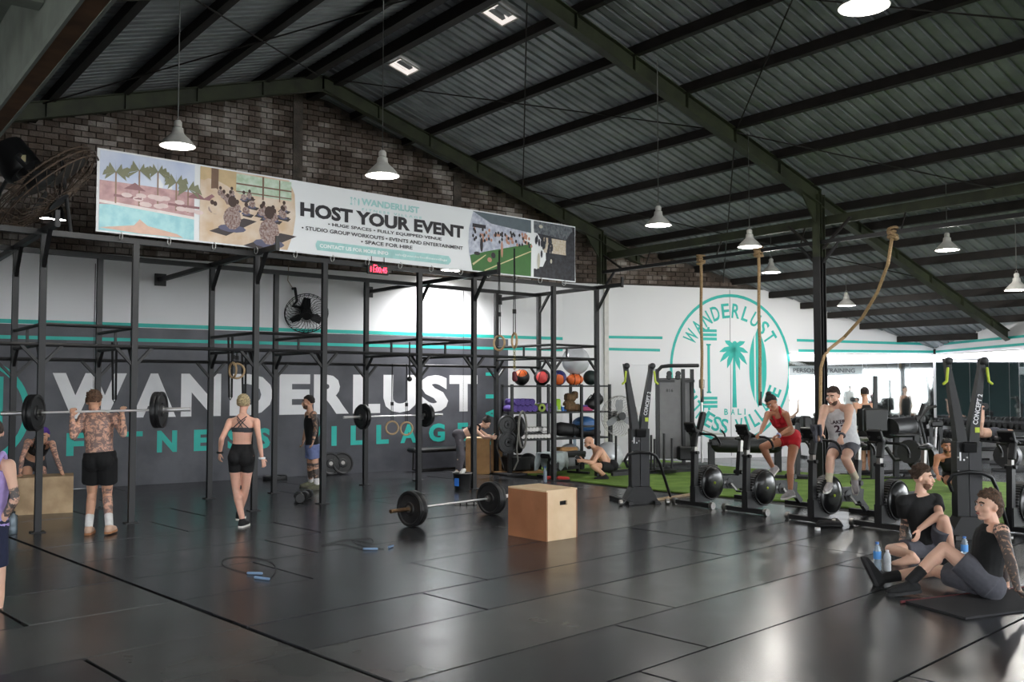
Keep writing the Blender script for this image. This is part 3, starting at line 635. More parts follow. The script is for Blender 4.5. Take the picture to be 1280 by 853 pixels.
flat('gym_wall', [R_(ug2+.028, .46, ug3, .72)], pm('gym wall', (186, 168, 140), rgb2=(206, 196, 186), scale=30), .006, parent=f4)
flat('gym_people', [blob(ug2+.004+rp.random()*.05, .4+rp.random()*.3, .003, .07, 7) for _ in range(22)], pm('gym silhouettes', (40, 42, 54)), .008, parent=f4)
flat('gym_lights', [blob(ug2+.02, .9, .006, .03), blob(ug2+.05, .32, .003, .04), blob(ug2+.013, .3, .004, .14)], pm('gym highlights', (196, 192, 176)), .008, parent=f4)
def btext(name, s, xa, xb, v0, v1, m, off=.02, lift=.007, sp=1.0):
    u0, u1 = U(xa), U(xb); vs, fs = text_pts(s, off, sp); x0 = min(p[0] for p in vs); x1 = max(p[0] for p in vs); y0 = min(p[1] for p in vs); y1 = max(p[1] for p in vs)
    mm = MB(); mm.add([bpt(u0+(u1-u0)*(p[0]-x0)/(x1-x0), v0+(v1-v0)*(p[1]-y0)/(y1-y0), lift) for p in vs], fs); return q(mm, name, m, ban, None, kind='stuff')
INK = pm('black ink', (36, 34, 40)); SEA = pm('pale teal ink', (166, 214, 212)); WHI = pm('white ink', (244, 248, 248))
btext('small_title', 'WANDERLUST', 449, 521, .80, .90, SEA, .04); btext('small_subtitle', 'FITNESS VILLAGE', 450, 524, .72, .755, SEA, .02, sp=1.5)
btext('headline', 'HOST YOUR EVENT', 372, 577, .51, .71, INK, .045)
btext('body_line', '\u2022 HUGE SPACES \u2022 FULLY EQUIPPED VENUE', 407, 549, .42, .475, INK, .02); btext('body_line', '\u2022 STUDIO GROUP WORKOUTS \u2022 EVENTS AND ENTERTAINMENT', 374, 576, .325, .38, INK, .02); btext('body_line', '\u2022 SPACE FOR HIRE', 449, 513, .235, .29, INK, .02)
flat('contact_pill', [[(U(392), .115), (U(394), .065), (U(558), .065), (U(561), .115), (U(561), .15), (U(558), .2), (U(394), .2), (U(392), .15)]], SEA, .005)
btext('contact_line', 'CONTACT US FOR MORE INFO', 397, 483, .105, .16, WHI, .04, .008); btext('contact_line', 'info@wanderlustfitnessvillage', 492, 556, .105, .15, WHI, .01, .008)
ue0 = U(436); flat('emblem', [R_(ue0, .78, ue0+.0012, .89), R_(ue0-.0015, .87, ue0+.0027, .89), R_(ue0-.0015, .78, ue0+.0027, .8), R_(ue0+.0075, .78, ue0+.0085, .86), [(ue0+.004, .85), (ue0+.008, .9), (ue0+.012, .85), (ue0+.008, .87)], blob(ue0+.016, .835, .002, .055)], SEA, .007)
for k in range(14):
    mm = MB(); u = (k+.5)/14; p = bpt(u, 0, 0); mm.torus(p-UZ*.03, .05, .006, rgd, 10, 5); q(mm, 'cable_tie', mat('white tie', (222, 222, 220), .5), ban)
mm = MB(); a, b = bpt(-.045, .85, -.1), bpt(-.03, -.05, -.1); mm.cyl(a, b, .025, n=8); q(mm, 'banner_pole', BLACK, rig)
# ---- LED clock under the banner
c = onRig(469.5, 337.5)+rgn*.06; ck_ = thing('led_clock', 'small black led clock with red digits hung below the banner', 'clock', c-UZ*.1)
mm = MB(); Mr = Matrix.Rotation(math.atan2(rgd.y, rgd.x), 3, 'Z'); mm.box(c, (.40, .05, .16), Mr, .01); q(mm, 'case', BLACKP, ck_, None)
RED = mat('red led', (255, 30, 50), .4, emit=6, var=0)
mm = MB(); text(mm, '11:00:45', c-rgd*.155-UZ*.05+rgn*.03, rgd, UZ, .31, .085, .01); q(mm, 'digits', RED, ck_, None)
mm = MB(); mm.box(c-rgd*.07+UZ*.058+rgn*.028, (.06, .006, .012), Mr); q(mm, 'indicator', RED, ck_, None)
for s in (-1, 1): mm = MB(); mm.cyl(c+rgd*(s*.12)+UZ*.07, c+rgd*(s*.12)+UZ*.2, .006, n=6); q(mm, 'hanger', BLACK, ck_)
# ---- pendant lamps
def make_lamp():
    t = thing('pendant_lamp', '', 'lamp', (0, 0, 0), group='pendant lamps under the roof')
    mm = MB(); prof = [(.035, .23), (.06, .21), (.065, .16), (.075, .14), (.13, .09), (.19, .02), (.2, 0), (.188, .0), (.125, .085), (.07, .135), (.05, .15)]
    mm.lathe(prof, n=26, cap=False); q(mm, 'shade', LAMPW, t)
    mm = MB(); mm.lathe([(.03, .30), (.045, .28), (.045, .23), (.03, .22)], n=14); q(mm, 'socket_cap', LAMPW, t)
    mm = MB(); mm.lathe([(.001, .015), (.06, .02), (.085, .05), (.07, .1), (.03, .14), (.02, .17)], n=16); q(mm, 'bulb', GLOW, t)
    mm = MB(); mm.lathe([(.188, .004), (.12, .085), (.115, .088)], n=26, cap=False); q(mm, 'reflector', GLOW2, t)
    mm = MB(); mm.torus((0, 0, .325), .022, .006, (1, 0, 0), 10, 6); q(mm, 'hook', STEEL, t)
    return t
lamp0 = make_lamp(); LP = [((222, 183), 10.7, 6.6, 'pendant lamp over the left end of the banner, nearest the mezzanine beam'), ((478, 220), 11.0, 7.4, 'pendant lamp in front of the brick gable above the banner headline'), ((823, 282), 14.3, 7.0, 'pendant lamp on a long cord left of the climbing ropes'), ((937, 309), 15.7, 0, 'pendant lamp above the hanging climbing rope nearest the column'), ((964, 341), 20, 0, 'small pendant lamp low just left of the steel column'), ((1058, 382.5), 21.2, 0, 'smallest pendant lamp, right of the column near the side wall roof'), ((1184, 313), 16, 0, 'pendant lamp right of the looped climbing rope'), ((1271, 363), 16.5, 0, 'pendant lamp cut off by the right edge of the picture'), ((1080, 9), 7.5, 0, 'lit pendant lamp cut off by the top edge of the picture')]
CORDM = mat('grey cord', (120, 120, 118), .7)
for i, (px, d, zt, lab) in enumerate(LP):
    p = at(px[0], px[1], d); o = lamp0 if i == 0 else dup(lamp0, p); o.location = p; o['label'] = lab; INV[o.name] = Matrix.Translation(p).inverted(); o['group'] = 'pendant lamps under the roof'
    mm = MB(); mm.cyl((p.x, p.y, p.z+.34), (p.x, p.y, roofz(p.x)+.2), .007, n=6); q(mm, 'cord', CORDM, o)
    ld = bpy.data.lights.new('bulb_light', 'POINT'); ld.energy = 14; ld.shadow_soft_size = .06; ld.color = (1, .97, .92); lo = bpy.data.objects.new('bulb_light', ld); col.objects.link(lo); lo.parent = o; lo.location = (0, 0, -.03)
# square roof lamps
for i, (px, lab) in enumerate((((625, 19), 'square bright roof light nearest the top edge'), ((505, 84), 'square bright roof light above the banner headline'))):
    n_ = V((SL, 0, 1)).normalized(); p = onpl(px[0], px[1], (RX, 0, RZ+.24), n_); t = thing('roof_light', lab, 'light', p, group='square roof lights'); x = V((1, 0, -SL)).normalized(); y = V((0, 1, 0)); h = .21
    mm = MB(); Q = [p+x*(a*h)+y*(b*h) for a, b in ((-1, -1), (1, -1), (1, 1), (-1, 1))]; tp = [p+n_*.10+x*(a*.05)+y*(b*.05) for a, b in ((-1, -1), (1, -1), (1, 1), (-1, 1))]
    mm.add(Q+tp, [(0, 1, 5, 4), (1, 2, 6, 5), (2, 3, 7, 6), (3, 0, 4, 7)]); q(mm, 'reflector', mat('facet reflector', (236, 228, 222), .35, .2, scale=3, var=.08, emit=.35), t, None)
    mm = MB(); mm.add(tp, [(0, 1, 2, 3)]); q(mm, 'led', GLOW2, t, None)
    mm = MB()
    for k in range(4): mm.beam(Q[k], Q[(k+1) % 4], .02, .02)
    q(mm, 'frame', LAMPW, t, None)
# wall washer under the brick line
p = AX(10.95, 4.2, .6); t = thing('wall_light', 'lit white flood light on the wall below the banner, right of the clock', 'light', p)
mm = MB(); mm.box(p, (.42, .14, .05), Matrix.Rotation(AD, 3, 'Z')); q(mm, 'housing', LAMPW, t, None)
mm = MB(); mm.box(p-UZ*.03, (.38, .11, .015), Matrix.Rotation(AD, 3, 'Z')); q(mm, 'lens', GLOW, t, None)
mm = MB(); mm.beam(p+UZ*.02, AX(10.95, 4.25, 0), .04, .04); q(mm, 'bracket', BLACK, t, None)
ld = bpy.data.lights.new('wash', 'SPOT'); ld.energy = 330; ld.spot_size = math.radians(150); ld.spot_blend = 1.0; ld.shadow_soft_size = .1; lo = bpy.data.objects.new('wash', ld); col.objects.link(lo); lo.parent = t; lo.location = (0, 0, -.06)
lo.rotation_euler = (math.radians(8), 0, 0)
# two small flood lamps at the far left under the fan
for (x, y), lab in (((57, 273), 'small lit flood lamp below the big fan, left one'), ((74, 275), 'small lit flood lamp below the big fan, right one')):
    p = at(x, y, 13.2); t = thing('flood_lamp', lab, 'light', p); mm = MB(); mm.lathe([(.02, .2), (.05, .16), (.09, .02), (.085, 0)], p, n=14, cap=False); q(mm, 'shade', BLACKP, t)
    mm = MB(); mm.lathe([(.085, .0), (.001, .03)], p, n=14, cap=False); q(mm, 'lens', GLOW, t); mm = MB(); mm.cyl(p+UZ*.2, V((p.x, YF(p.x)+.2, RH+.06)) if False else p+UZ*.55, .012, n=6); q(mm, 'stem', BLACK, t)
# ---- fans
def cage(mm, c, n, R, depth, k=28, wire=.004):
    x, y, d = MB.frame(n); c = V(c)
    for rr_, off in ((R, 0), (R*.97, depth*.35), (R*.97, -depth*.35)): mm.torus(c+d*off, rr_, wire*1.6, n, 30, 5)
    for s in (-1, 1):
        mm.torus(c+d*(s*depth), R*.3, wire, n, 16, 4)
        for i in range(k):
            a = 2*math.pi*i/k; e = x*math.cos(a)+y*math.sin(a); a2 = a+.25; e2 = x*math.cos(a2)+y*math.sin(a2)
            mm.tube([c+e*R, c+e2*(R*.72)+d*(s*depth*.75), c+e2*(R*.15)+d*(s*depth)], wire, 4)
def blades(mm, c, n, R, k=3):
    x, y, d = MB.frame(n); c = V(c)
    for i in range(k):
        a = 2*math.pi*i/k+.4; e = x*math.cos(a)+y*math.sin(a); g = y*math.cos(a)-x*math.sin(a)
        L = [c+e*(.06)+g*.04-d*.015, c+e*(R*.5)+g*(R*.3)-d*.03, c+e*(R*.85)+g*(R*.28)-d*.03, c+e*(R*.9)-g*.02+d*.02, c+e*(R*.5)-g*(R*.12)+d*.025, c+e*.06-g*.04+d*.015]
        m = [p+d*.006 for p in L]; kk = len(L); mm.add(L+m, [tuple(reversed(range(kk))), tuple(range(kk, 2*kk))]+[(j, (j+1) % kk, kk+(j+1) % kk, kk+j) for j in range(kk)])
def fan(name, lab, c, n, R, mount, metal=BLACK, bl=None, wire=.004):
    t = thing(name, lab, 'fan', mount[-1]); c = V(c); d = V(n).normalized()
    mm = MB(); cage(mm, c, n, R, R*.28, 30, wire); q(mm, 'cage', metal, t)
    mm = MB(); blades(mm, c, n, R*.9); q(mm, 'blades', bl or BLACKP, t)
    mm = MB(); mm.cyl(c-d*.32, c-d*.06, R*.22, R*.26, 14); mm.cyl(c+d*(R*.26), c+d*(R*.3), R*.2, n=14); q(mm, 'motor', BLACKP, t)
    mm = MB(); mm.tube([c-d*.2]+mount, .028, 8); q(mm, 'arm', BLACK, t); return t
cA = at(383, 392, 18.3); nf = (CR*.25-CFH*.8-UZ*.5).normalized(); mt0 = onA(366, 361)
fan('wall_fan', 'black cage wall fan tilted down on the white wall', cA, nf, .42, [cA-nf.normalized()*.2+V((-.25, .05, .05)), V((mt0.x, mt0.y-.2, 3.4)), mt0-an_*-.12, mt0])
mm = MB(); mm.tube([mt0+an_*.01, mt0+V((-.12, -.03, .15)), mt0+V((-.1, -.03, .5)), mt0+V((-.02, -.03, .62))], .008, 6)
q(mm, 'fan_cable', mat('tan cable', (150, 132, 112), .7), None, label='thin tan power cable above the wall fan', cat='cable')
cB = at(58, 236, 11.6); nb = V((-.38, -.55, -.74)); nb = (CR*(.64)+CFH*(.2)+UZ*(-.74)).normalized()
fan('drum_fan', 'huge rusty cage fan tilted overhead at far left', cB, nb, .74, [cB-nb*.5, cB-nb*.6+V((.2, .6, .1)), at(20, 205, 12.6), at(0, 240, 13.2), at(-20, 290, 13)], mat('rusty dark cage', (92, 76, 62), .7, .2, scale=12, rgb2=(56, 48, 42)), mat('dark blade', (40, 38, 36), .7), .006)
c = at(22, 205, 12.4); t = thing('fan_motor', 'black drum shaped motor housing behind the huge fan', 'motor', c-UZ*.25); mm = MB(); dd = (CR*.62-UZ*.78).normalized(); mm.lathe([(.1, -.3), (.24, -.26), (.25, -.05), (.25, .12), (.2, .18), (.05, .2)], c, dd, 20); q(mm, 'housing', BLACKP, t); mm = MB(); mm.box(c+CR*.17-CFH*.22+UZ*.02, (.1, .01, .09), Matrix.Rotation(-TH, 3, 'Z')); q(mm, 'sticker', mat('cream sticker', (226, 212, 168), .6), t, None)
# ---- climbing ropes
def sag(a, b, s, k=14): a, b = V(a), V(b); return [a.lerp(b, i/k)-UZ*(s*4*(i/k)*(1-i/k)) for i in range(k+1)]
def knot(mm, p):
    for k in range(4): mm.torus(p+V((0, 0, .06-.05*k)), .075, .026, (random.uniform(-.3, .3), random.uniform(-.3, .3), 1), 14, 6)
for x, y0, y1, lab in ((877, 322, 502, 'straight climbing rope hanging left of the emblem palm tree'), (949, 310, 506, 'straight climbing rope hanging over the emblem surfboard')):
    a = onpl(x-1, y0, (COLX, 0, 0), (1, 0, 0)); a.z = 4.37; d = a.dot(CFH); b = at(x+2, y1, d); b.x, b.y = a.x, a.y
    t = thing('climbing_rope', lab, 'rope', b, group='straight climbing ropes'); mm = MB(); mm.tube([a.lerp(b, i/12)+V((.01*math.sin(i), 0, 0)) for i in range(13)], .03, 8); q(mm, 'rope', ROPE, t)
    mm = MB(); knot(mm, a); q(mm, 'knot', ROPE, t); mm = MB(); mm.cyl(b-UZ*.02, b+UZ*.25, .036, n=10); q(mm, 'end_cap', BLACKP, t)
a = onpl(1116, 293, (COLX, 0, 0), (1, 0, 0)); a.z = 4.37; cN = V((COLX-.1, 10.12, 0)); pts = [a, at(1110, 330, 16), at(1097, 365, 16.6), at(1078, 397, 17.2), at(1055, 422, 17.6), at(1036, 437, 17.2)]
e = at(1030, 446, 17.0); pts += [e, at(1026, 460, 16.95), at(1025.5, 500, 16.95), at(1025, 545, 16.95)]
t = thing('climbing_rope', 'long climbing rope looped over to the steel column', 'rope', pts[-1]); mm = MB(); mm.tube(pts, .03, 8); q(mm, 'rope', ROPE, t); mm = MB(); knot(mm, a); q(mm, 'knot', ROPE, t)
# ---- gymnastic rings
def ringset(px, py, d, top, lab, grp, ax, R=.1):
    c = at(px, py, d); t = thing('gym_ring', lab, 'ring', c, group=grp); mm = MB(); mm.torus(c, R, .016, ax, 24, 8); q(mm, 'ring', RINGW, t)
    mm = MB()
    for s in (-.018, .018): mm.beam((c.x+s, c.y, c.z+R), (c.x+s*.3, c.y, top), .012, .006)
    mm.box((c.x, c.y, c.z+R+min(.3, (top-c.z-R)/2)), (.05, .02, .06)); q(mm, 'strap', STRAP, t, None)
ringset(624, 429, 13.1, RH, 'high wooden gym ring hanging at the far rig bay, left one', 'high gym rings', V((1, .2, 0)))
ringset(643, 426, 12.9, RH, 'high wooden gym ring hanging at the far rig bay, right one', 'high gym rings', V((.9, -.3, 0)))
ringset(490, 535, 16.2, 2.14, 'low wooden gym ring by the racked barbell, left one', 'low gym rings', V((.2, 1, 0)), .11); ringset(508, 536, 16.3, 2.14, 'low wooden gym ring by the racked barbell, right one', 'low gym rings', V((.2, 1, 0)), .11)
ringset(296, 464, 14.2, 2.28, 'wooden gym ring strapped high above the blonde woman', 'gym rings', V((.4, 1, 0)), .11); ringset(291, 463, 13.9, 2.28, 'second wooden gym ring tucked beside the one above the blonde woman', 'gym rings', V((1, .1, 0)), .11)
def band(px, y0, y1, d, lab, w_=.03, grp='hanging bands'):
    a, b = at(px, y0, d), at(px, y1, d); t = thing('resistance_band', lab, 'band', b, group=grp); mm = MB(); mm.beam(a-CR*w_, b-CR*w_*.6, .008, .03); mm.beam(a+CR*w_, b+CR*w_*.6, .008, .03); q(mm, 'loop', STRAP, t, None); mm = MB(); mm.tube([b-CR*w_*.6, b-UZ*.04, b+CR*w_*.6], .008, 6); q(mm, 'loop_end', STRAP, t)
band(288, 422, 497, 14.0, 'black band hanging above the blonde woman, left one'); band(305, 436, 495, 14.4, 'black band hanging above the blonde woman, right one'); band(143, 428, 500, 13.2, 'black band hanging from the rig above the barbell lifter')
a, b = at(512, 428, 14.6), at(512, 474, 14.6); t = thing('tricep_cord', 'black cord with ball end hanging from the rig', 'cord', b); mm = MB(); mm.cyl(a, b, .012, n=8); q(mm, 'cord', STRAP, t); mm = MB(); mm.ell(b, .04); q(mm, 'ball', BLACKP, t)
a = onRig(643, 449); dh_ = a.dot(CFH); t = thing('hanging_handles', 'chain with dark red handles hanging from the rig', 'handles', at(643, 476, 13.5)); mm = MB()
for k in range(-4, 6): mm.torus(a-UZ*(.035*k), .022, .006, (1, 0, 0) if k % 2 else (0, 1, 0), 10, 5)
q(mm, 'chain', mat('brass chain', (150, 138, 70), .4, .8), t); mm = MB(); mm.cap(at(643, 467, dh_), at(643.5, 474, dh_), .04, .05); q(mm, 'handle', mat('dark red grip', (96, 24, 34), .6), t)
# ================================================================== EQUIPMENT
def gp(x, y): p = gnd(x, y); p.z = 0; return p
def plate_prof(R, t): return [(.028, -t/2), (R*.35, -t/2), (R*.4, -t/2+.012), (R*.8, -t/2+.012), (R*.86, -t/2), (R*.98, -t/2), (R, -t/2+.01), (R, t/2-.01), (R*.98, t/2), (R*.86, t/2), (R*.8, t/2-.012), (R*.4, t/2-.012), (R*.35, t/2), (.028, t/2)]
PLATE = mat('bumper plate rubber', (22, 22, 24), .45, scale=14, var=.25)
def barbell(lab, c, ax, plates, R=.225, L=2.2, sl=None, grp=None):
    c, ax = V(c), V(ax).normalized(); t = thing('barbell', lab, 'barbell', c, group=grp)
    mm = MB(); mm.cyl(c-ax*.655, c+ax*.655, .014, n=10); q(mm, 'shaft', CHROME, t)
    for s in (-1, 1):
        mm = MB(); mm.cyl(c+ax*(s*.655), c+ax*(s*L/2), .025, n=12); q(mm, 'sleeve', sl if (sl and s < 0) else CHROME, t)
        mm = MB(); mm.cyl(c+ax*(s*.63), c+ax*(s*.66), .036, n=12); q(mm, 'collar', STEEL, t)
        x = .675
        for (th_, Rr) in plates:
            mm = MB(); pc = c+ax*(s*(x+th_/2)); mm.lathe(plate_prof(Rr, th_), pc, ax, 32, False); pl_ = q(mm, 'bumper_plate', PLATE, t, 25)
            mm = MB(); mm.cyl(pc-ax*(th_/2+.002), pc+ax*(th_/2+.002), .045, n=16); q(mm, 'hub', STEEL, pl_); x += th_+.004
    return t
a, b = gp(512, 659), gp(617, 643); m_ = (a+b)/2; axb = (b-a).normalized(); cB_ = m_+V((0, 0, .225)); axb.z = 0
barbell('loaded barbell lying on the floor beside the big plywood box', cB_, axb, [(.07, .225), (.05, .225)], sl=BRASSY)
X0, X1 = 8.17, 9.35; barbell('loaded barbell racked on the rig in front of the wall lettering', V(((X0+X1)/2, YB((X0+X1)/2)-.09, 1.215)), rgd, [(.06, .225), (.03, .2)])
# ---- plyo boxes
def plybox(lab, P, h, m_side, m_front, hole=True, hx=.5, name='plyo_box'):
    # P: three ground corners left, near corner, right
    a, b, c = [V((p[0], p[1], 0)) for p in P]; dd = a+(c-b); t = thing(name, lab, 'box', (a+c)/2); th_ = .02
    ux, uy = (a-b), (c-b); lx, ly = ux.length, uy.length; ux.normalize(); uy.normalize()
    def panel(nm, o, x, y, w_, hh, m, n):
        mm = MB(); mm.prism([(0, 0), (w_, 0), (w_, hh), (0, hh)], o, x, y, th_ if x.cross(y).dot(n) < 0 else -th_); return q(mm, nm, m, t, None)
    # side with hand hole: built as four boards round a slot
    panel('side_panel', b, ux, UZ, lx, h, m_side, -uy); panel('side_panel', c, ux, UZ, lx, h, m_side, uy)
    e = .001
    def holed(o, x, n):
        w_, hh = ly-2*th_, h; s0, s1, z0, z1 = w_*hx-.06, w_*hx+.06, hh*.74-.02, hh*.74+.03; o = o+x*th_; mm = MB()
        for (p0_, z0_, p1_, z1_) in ((0, 0, s0, hh), (s1, 0, w_, hh), (s0, 0, s1, z0), (s0, z1, s1, hh)):
            mm.prism([(p0_, z0_), (p1_, z0_), (p1_, z1_), (p0_, z1_)], o, x, UZ, th_ if x.cross(UZ).dot(n) < 0 else -th_)
        f_ = q(mm, 'front_panel', m_front, t, None); mm = MB(); mm.prism([(s0, z0), (s1, z0), (s1, z1), (s0, z1)], o-n*.03, x, UZ, .004); q(mm, 'slot_shade_plate', mat('painted slot shade', (16, 13, 12), .9), f_, None)  # dark plate behind the slot stands in for the unlit inside
    if hole: holed(b, uy, -ux); holed(a, uy, ux)
    else: panel('front_panel', b, uy, UZ, ly, h, m_front, -ux); panel('front_panel', a, uy, UZ, ly, h, m_front, ux)
    mm = MB(); o = b+UZ*h; mm.add([o, o+uy*ly, o+uy*ly+ux*lx, o+ux*lx]+[p+UZ*.018 for p in (o, o+uy*ly, o+uy*ly+ux*lx, o+ux*lx)], [(3, 2, 1, 0), (4, 5, 6, 7), (0, 1, 5, 4), (1, 2, 6, 5), (2, 3, 7, 6), (3, 0, 4, 7)]); q(mm, 'lid', m_front, t, None)
    return t
b_ = gp(683.2, 677.8); uy_ = (gp(720.1, 672.1)-b_).normalized(); ux_ = V((-uy_.y, uy_.x, 0)); 
plybox('pale plywood plyo box with a hand slot in the middle of the floor', [b_+ux_*.66, b_, b_+uy_*.50], .56, PLYD, PLY, hx=.55)
b_ = gp(91, 641); ur = (CR*.9+CFH*.42).normalized(); ud_ = V((-ur.y, ur.x, 0))
plybox('worn plywood plyo box that a woman leans on', [b_+ud_*.55, b_, b_-ur*-.001], .49, PLYO, PLYO, False) if False else None
t = thing('plyo_box', 'worn plywood plyo box that a woman leans on at far left', 'box', b_-ur*.4)
def orient_box(t, nm, o, x, y, lx, ly, z0, z1, m):
    mm = MB(); P = [o, o+x*lx, o+x*lx+y*ly, o+y*ly]; mm.add([p+UZ*z0 for p in P]+[p+UZ*z1 for p in P], [(3, 2, 1, 0), (4, 5, 6, 7), (0, 1, 5, 4), (1, 2, 6, 5), (2, 3, 7, 6), (3, 0, 4, 7)]); return q(mm, nm, m, t, None)
o = b_-ur*.82
orient_box(t, 'front_panel', o, ur, ud_, .82, .02, 0, .49, PLYO); orient_box(t, 'back_panel', o+ud_*.5, ur, ud_, .82, .02, 0, .49, PLYO)
for s in (0, .8): orient_box(t, 'side_panel', o+ur*s+ud_*.02, ur, ud_, .02, .48, 0, .49, PLYO)
orient_box(t, 'lid', o, ur, ud_, .82, .52, .49, .508, PLYO); BOXL = (o, ur, ud_)
for i, (xa, xb, yb, lab) in enumerate(((582, 612, 593, 'tall plywood box the bending woman leans on, nearest her'), (613.5, 628, 592, 'tall narrow plywood box right of the bending woman'))):
    a = gp(xa, yb); d = a.dot(CFH); b2 = at(xb, yb, d); b2.z = 0; t = thing('plyo_box', lab, 'box', (a+b2)/2, group='tall plywood boxes'); x = (b2-a).normalized(); y = V((-x.y, x.x, 0)); lx = (b2-a).length
    h = .70
    orient_box(t, 'front_panel', a, x, y, lx, .02, 0, h, PLYO2); orient_box(t, 'back_panel', a+y*.48, x, y, lx, .02, 0, h, PLYO2); orient_box(t, 'side_panel', a+y*.02, x, y, .02, .46, 0, h, PLYO2); orient_box(t, 'side_panel', a+y*.02+x*(lx-.02), x, y, .02, .46, 0, h, PLYO2); orient_box(t, 'lid', a, x, y, lx, .5, h, h+.018, PLYO)
# ---- bikes
def make_bike():
    t = thing('air_bike', '', 'bike', (0, 0, 0), group='black flywheel bikes in a row along the turf')
    def b(nm, mm, m, par=t, sm=40): return q(mm, nm, m, par, sm)
    mm = MB(); mm.beam((0, -.35, .045), (0, .35, .045), .075, .06); ff = b('front_foot', mm, BLACK, sm=None)
    for s in (-1, 1): mm = MB(); mm.cyl((-.02, s*.33, .05), (-.02, s*.385, .05), .05, n=14); b('foot_wheel', mm, STEEL, ff)
    mm = MB(); mm.prism([(-.03, .06), (.30, .06), (.30, .09), (.10, .30), (-.03, .30)], V((0, .05, 0)), V((1, 0, 0)), UZ, .1); b('front_gusset', mm, BLACK, sm=None)
    mm = MB(); mm.beam((0.0, 0, .06), (.03, 0, .80), .07, .09, (1, 0, 0)); b('front_post', mm, BLACK, sm=None)
    mm = MB(); mm.beam((.03, 0, .80), (.045, 0, 1.06), .05, .065, (1, 0, 0)); b('handle_post', mm, STEEL, sm=None)
    mm = MB(); mm.cyl((.03, -.07, .79), (.03, .07, .79), .025, n=10); b('clamp_knob', mm, BLACKP)
    mm = MB(); c = V((.34, 0, .335)); mm.lathe([(.02, -.105), (.11, -.11), (.2, -.09), (.245, -.06), (.255, -.04), (.255, .04), (.245, .06), (.2, .09), (.11, .11), (.02, .105)], c, (0, 1, 0), 32); fw = b('flywheel_housing', mm, GLOSSB)
    mm = MB()
    for k in range(44):
        a = 2*math.pi*k/44; e = V((math.cos(a), 0, math.sin(a))); mm.beam(c+e*.255+V((0, -.055, 0)), c+e*.255+V((0, .055, 0)), .014, .01, e)
    tag(b('vent_ribs', mm, GREYM, fw, None), kind='stuff')
    for s in (-1, 1):
        mm = MB(); mm.torus(c+V((0, s*.068, 0)), .238, .01, (0, 1, 0), 30, 6); b('rim_ring', mm, BLACKP, fw)
        mm = MB(); mm.cyl(c+V((0, s*.10, 0)), c+V((0, s*.116, 0)), .018, n=12); b('hub', mm, LIME if s < 0 else BLACKP, fw)
    mm = MB(); mm.prism([(.50, .24), (.92, .20), (1.10, .22), (1.12, .36), (.95, .40), (.5, .42)], V((0, .045, 0)), V((1, 0, 0)), UZ, .09); b('main_beam', mm, BLACK, sm=None)
    mm = MB(); text(mm, 'BikeErg', V((.62, -.0475, .29)), V((1, 0, 0)), UZ, .2, .05, .01); q(mm, 'logo', LETTER, t, None)
    mm = MB(); mm.beam((1.0, 0, .24), (1.06, 0, .76), .07, .085, (1, 0, 0)); b('seat_tube', mm, BLACK, sm=None)
    mm = MB(); mm.beam((1.06, 0, .76), (1.075, 0, .93), .05, .06, (1, 0, 0)); b('seat_post', mm, STEEL, sm=None)
    mm = MB(); mm.cyl((1.02, -.08, .45), (1.02, .08, .45), .035, n=12); b('seat_knob', mm, BLACKP)
    mm = MB(); mm.ell((1.13, 0, .96), (.08, .085, .028)); mm.cap((1.13, 0, .965), (.96, 0, .965), .05, .022); b('saddle', mm, BLACKP)
    mm = MB(); mm.beam((1.03, 0, .26), (1.24, 0, .07), .06, .075); b('rear_leg', mm, BLACK, sm=None)
    mm = MB(); mm.beam((1.25, -.26, .035), (1.25, .26, .035), .07, .06); b('rear_foot', mm, BLACK, sm=None)
    mm = MB(); mm.lathe([(.001, -.06), (.075, -.055), (.075, .055), (.001, .06)], (.74, 0, .30), (0, 1, 0), 18); cr = b('chainring', mm, BLACKP)
    for s in (-1, 1):
        u = V((-.12*s, 0, .12*s)) if s > 0 else V((.12, 0, -.12)); p = V((.74, s*.075, .30)); e = p+V((u.x, s*.02, u.z)); mm = MB(); mm.beam(p, e, .02, .03); b('crank', mm, STEEL, cr, None)
        mm = MB(); mm.box(e+V((0, s*.06, 0)), (.1, .09, .022)); b('pedal', mm, BLACKP, cr, None)
    mm = MB(); mm.tube([(.045, 0, 1.05), (.0, 0, 1.08), (-.02, 0, 1.1)], .03, 8); mm.box((.06, 0, 1.05), (.16, .06, .05)); b('stem', mm, BLACK)
    for s in (-1, 1):
        mm = MB(); mm.tube([(.14, 0, 1.06), (.15, s*.12, 1.06), (.15, s*.21, 1.06), (.2, s*.235, 1.04), (.27, s*.235, .99), (.31, s*.235, .93), (.30, s*.235, .88)], .017, 8); b('handlebar', mm, BLACKP)
        mm = MB(); mm.tube([(.12, s*.07, 1.07), (.0, s*.07, 1.12), (-.1, s*.07, 1.14)], .016, 8); b('aero_bar', mm, BLACKP)
    mm = MB(); mm.box((-.06, 0, 1.16), (.05, .2, .16), Matrix.Rotation(-.45, 3, 'Y'), .012); mo = b('monitor', mm, BLACKP, sm=None); mm = MB(); mm.box((-.033, 0, 1.175), (.004, .14, .1), Matrix.Rotation(-.45, 3, 'Y')); b('screen', mm, mat('dim screen', (70, 76, 74), .3), mo, None)
    mm = MB(); mm.box((-.02, -.05, 1.0), (.05, .09, .24), Matrix.Rotation(.25, 3, 'Y'), .01); b('phone_cradle', mm, BLACKP, sm=None)
    return t
bike0 = make_bike(); BL = [((10.57, 9.46, 0), 'empty black flywheel bike nearest the sled'), ((10.62, 8.55, 0), 'black flywheel bike ridden by the woman in red'), ((10.58, 7.45, 0), 'black flywheel bike ridden by the man in the white jersey'), ((10.78, 6.62, 0), 'empty black flywheel bike behind the seated man in black tee'), ((11.8, 5.5, 0), 'black flywheel bike cut off at the right edge')]
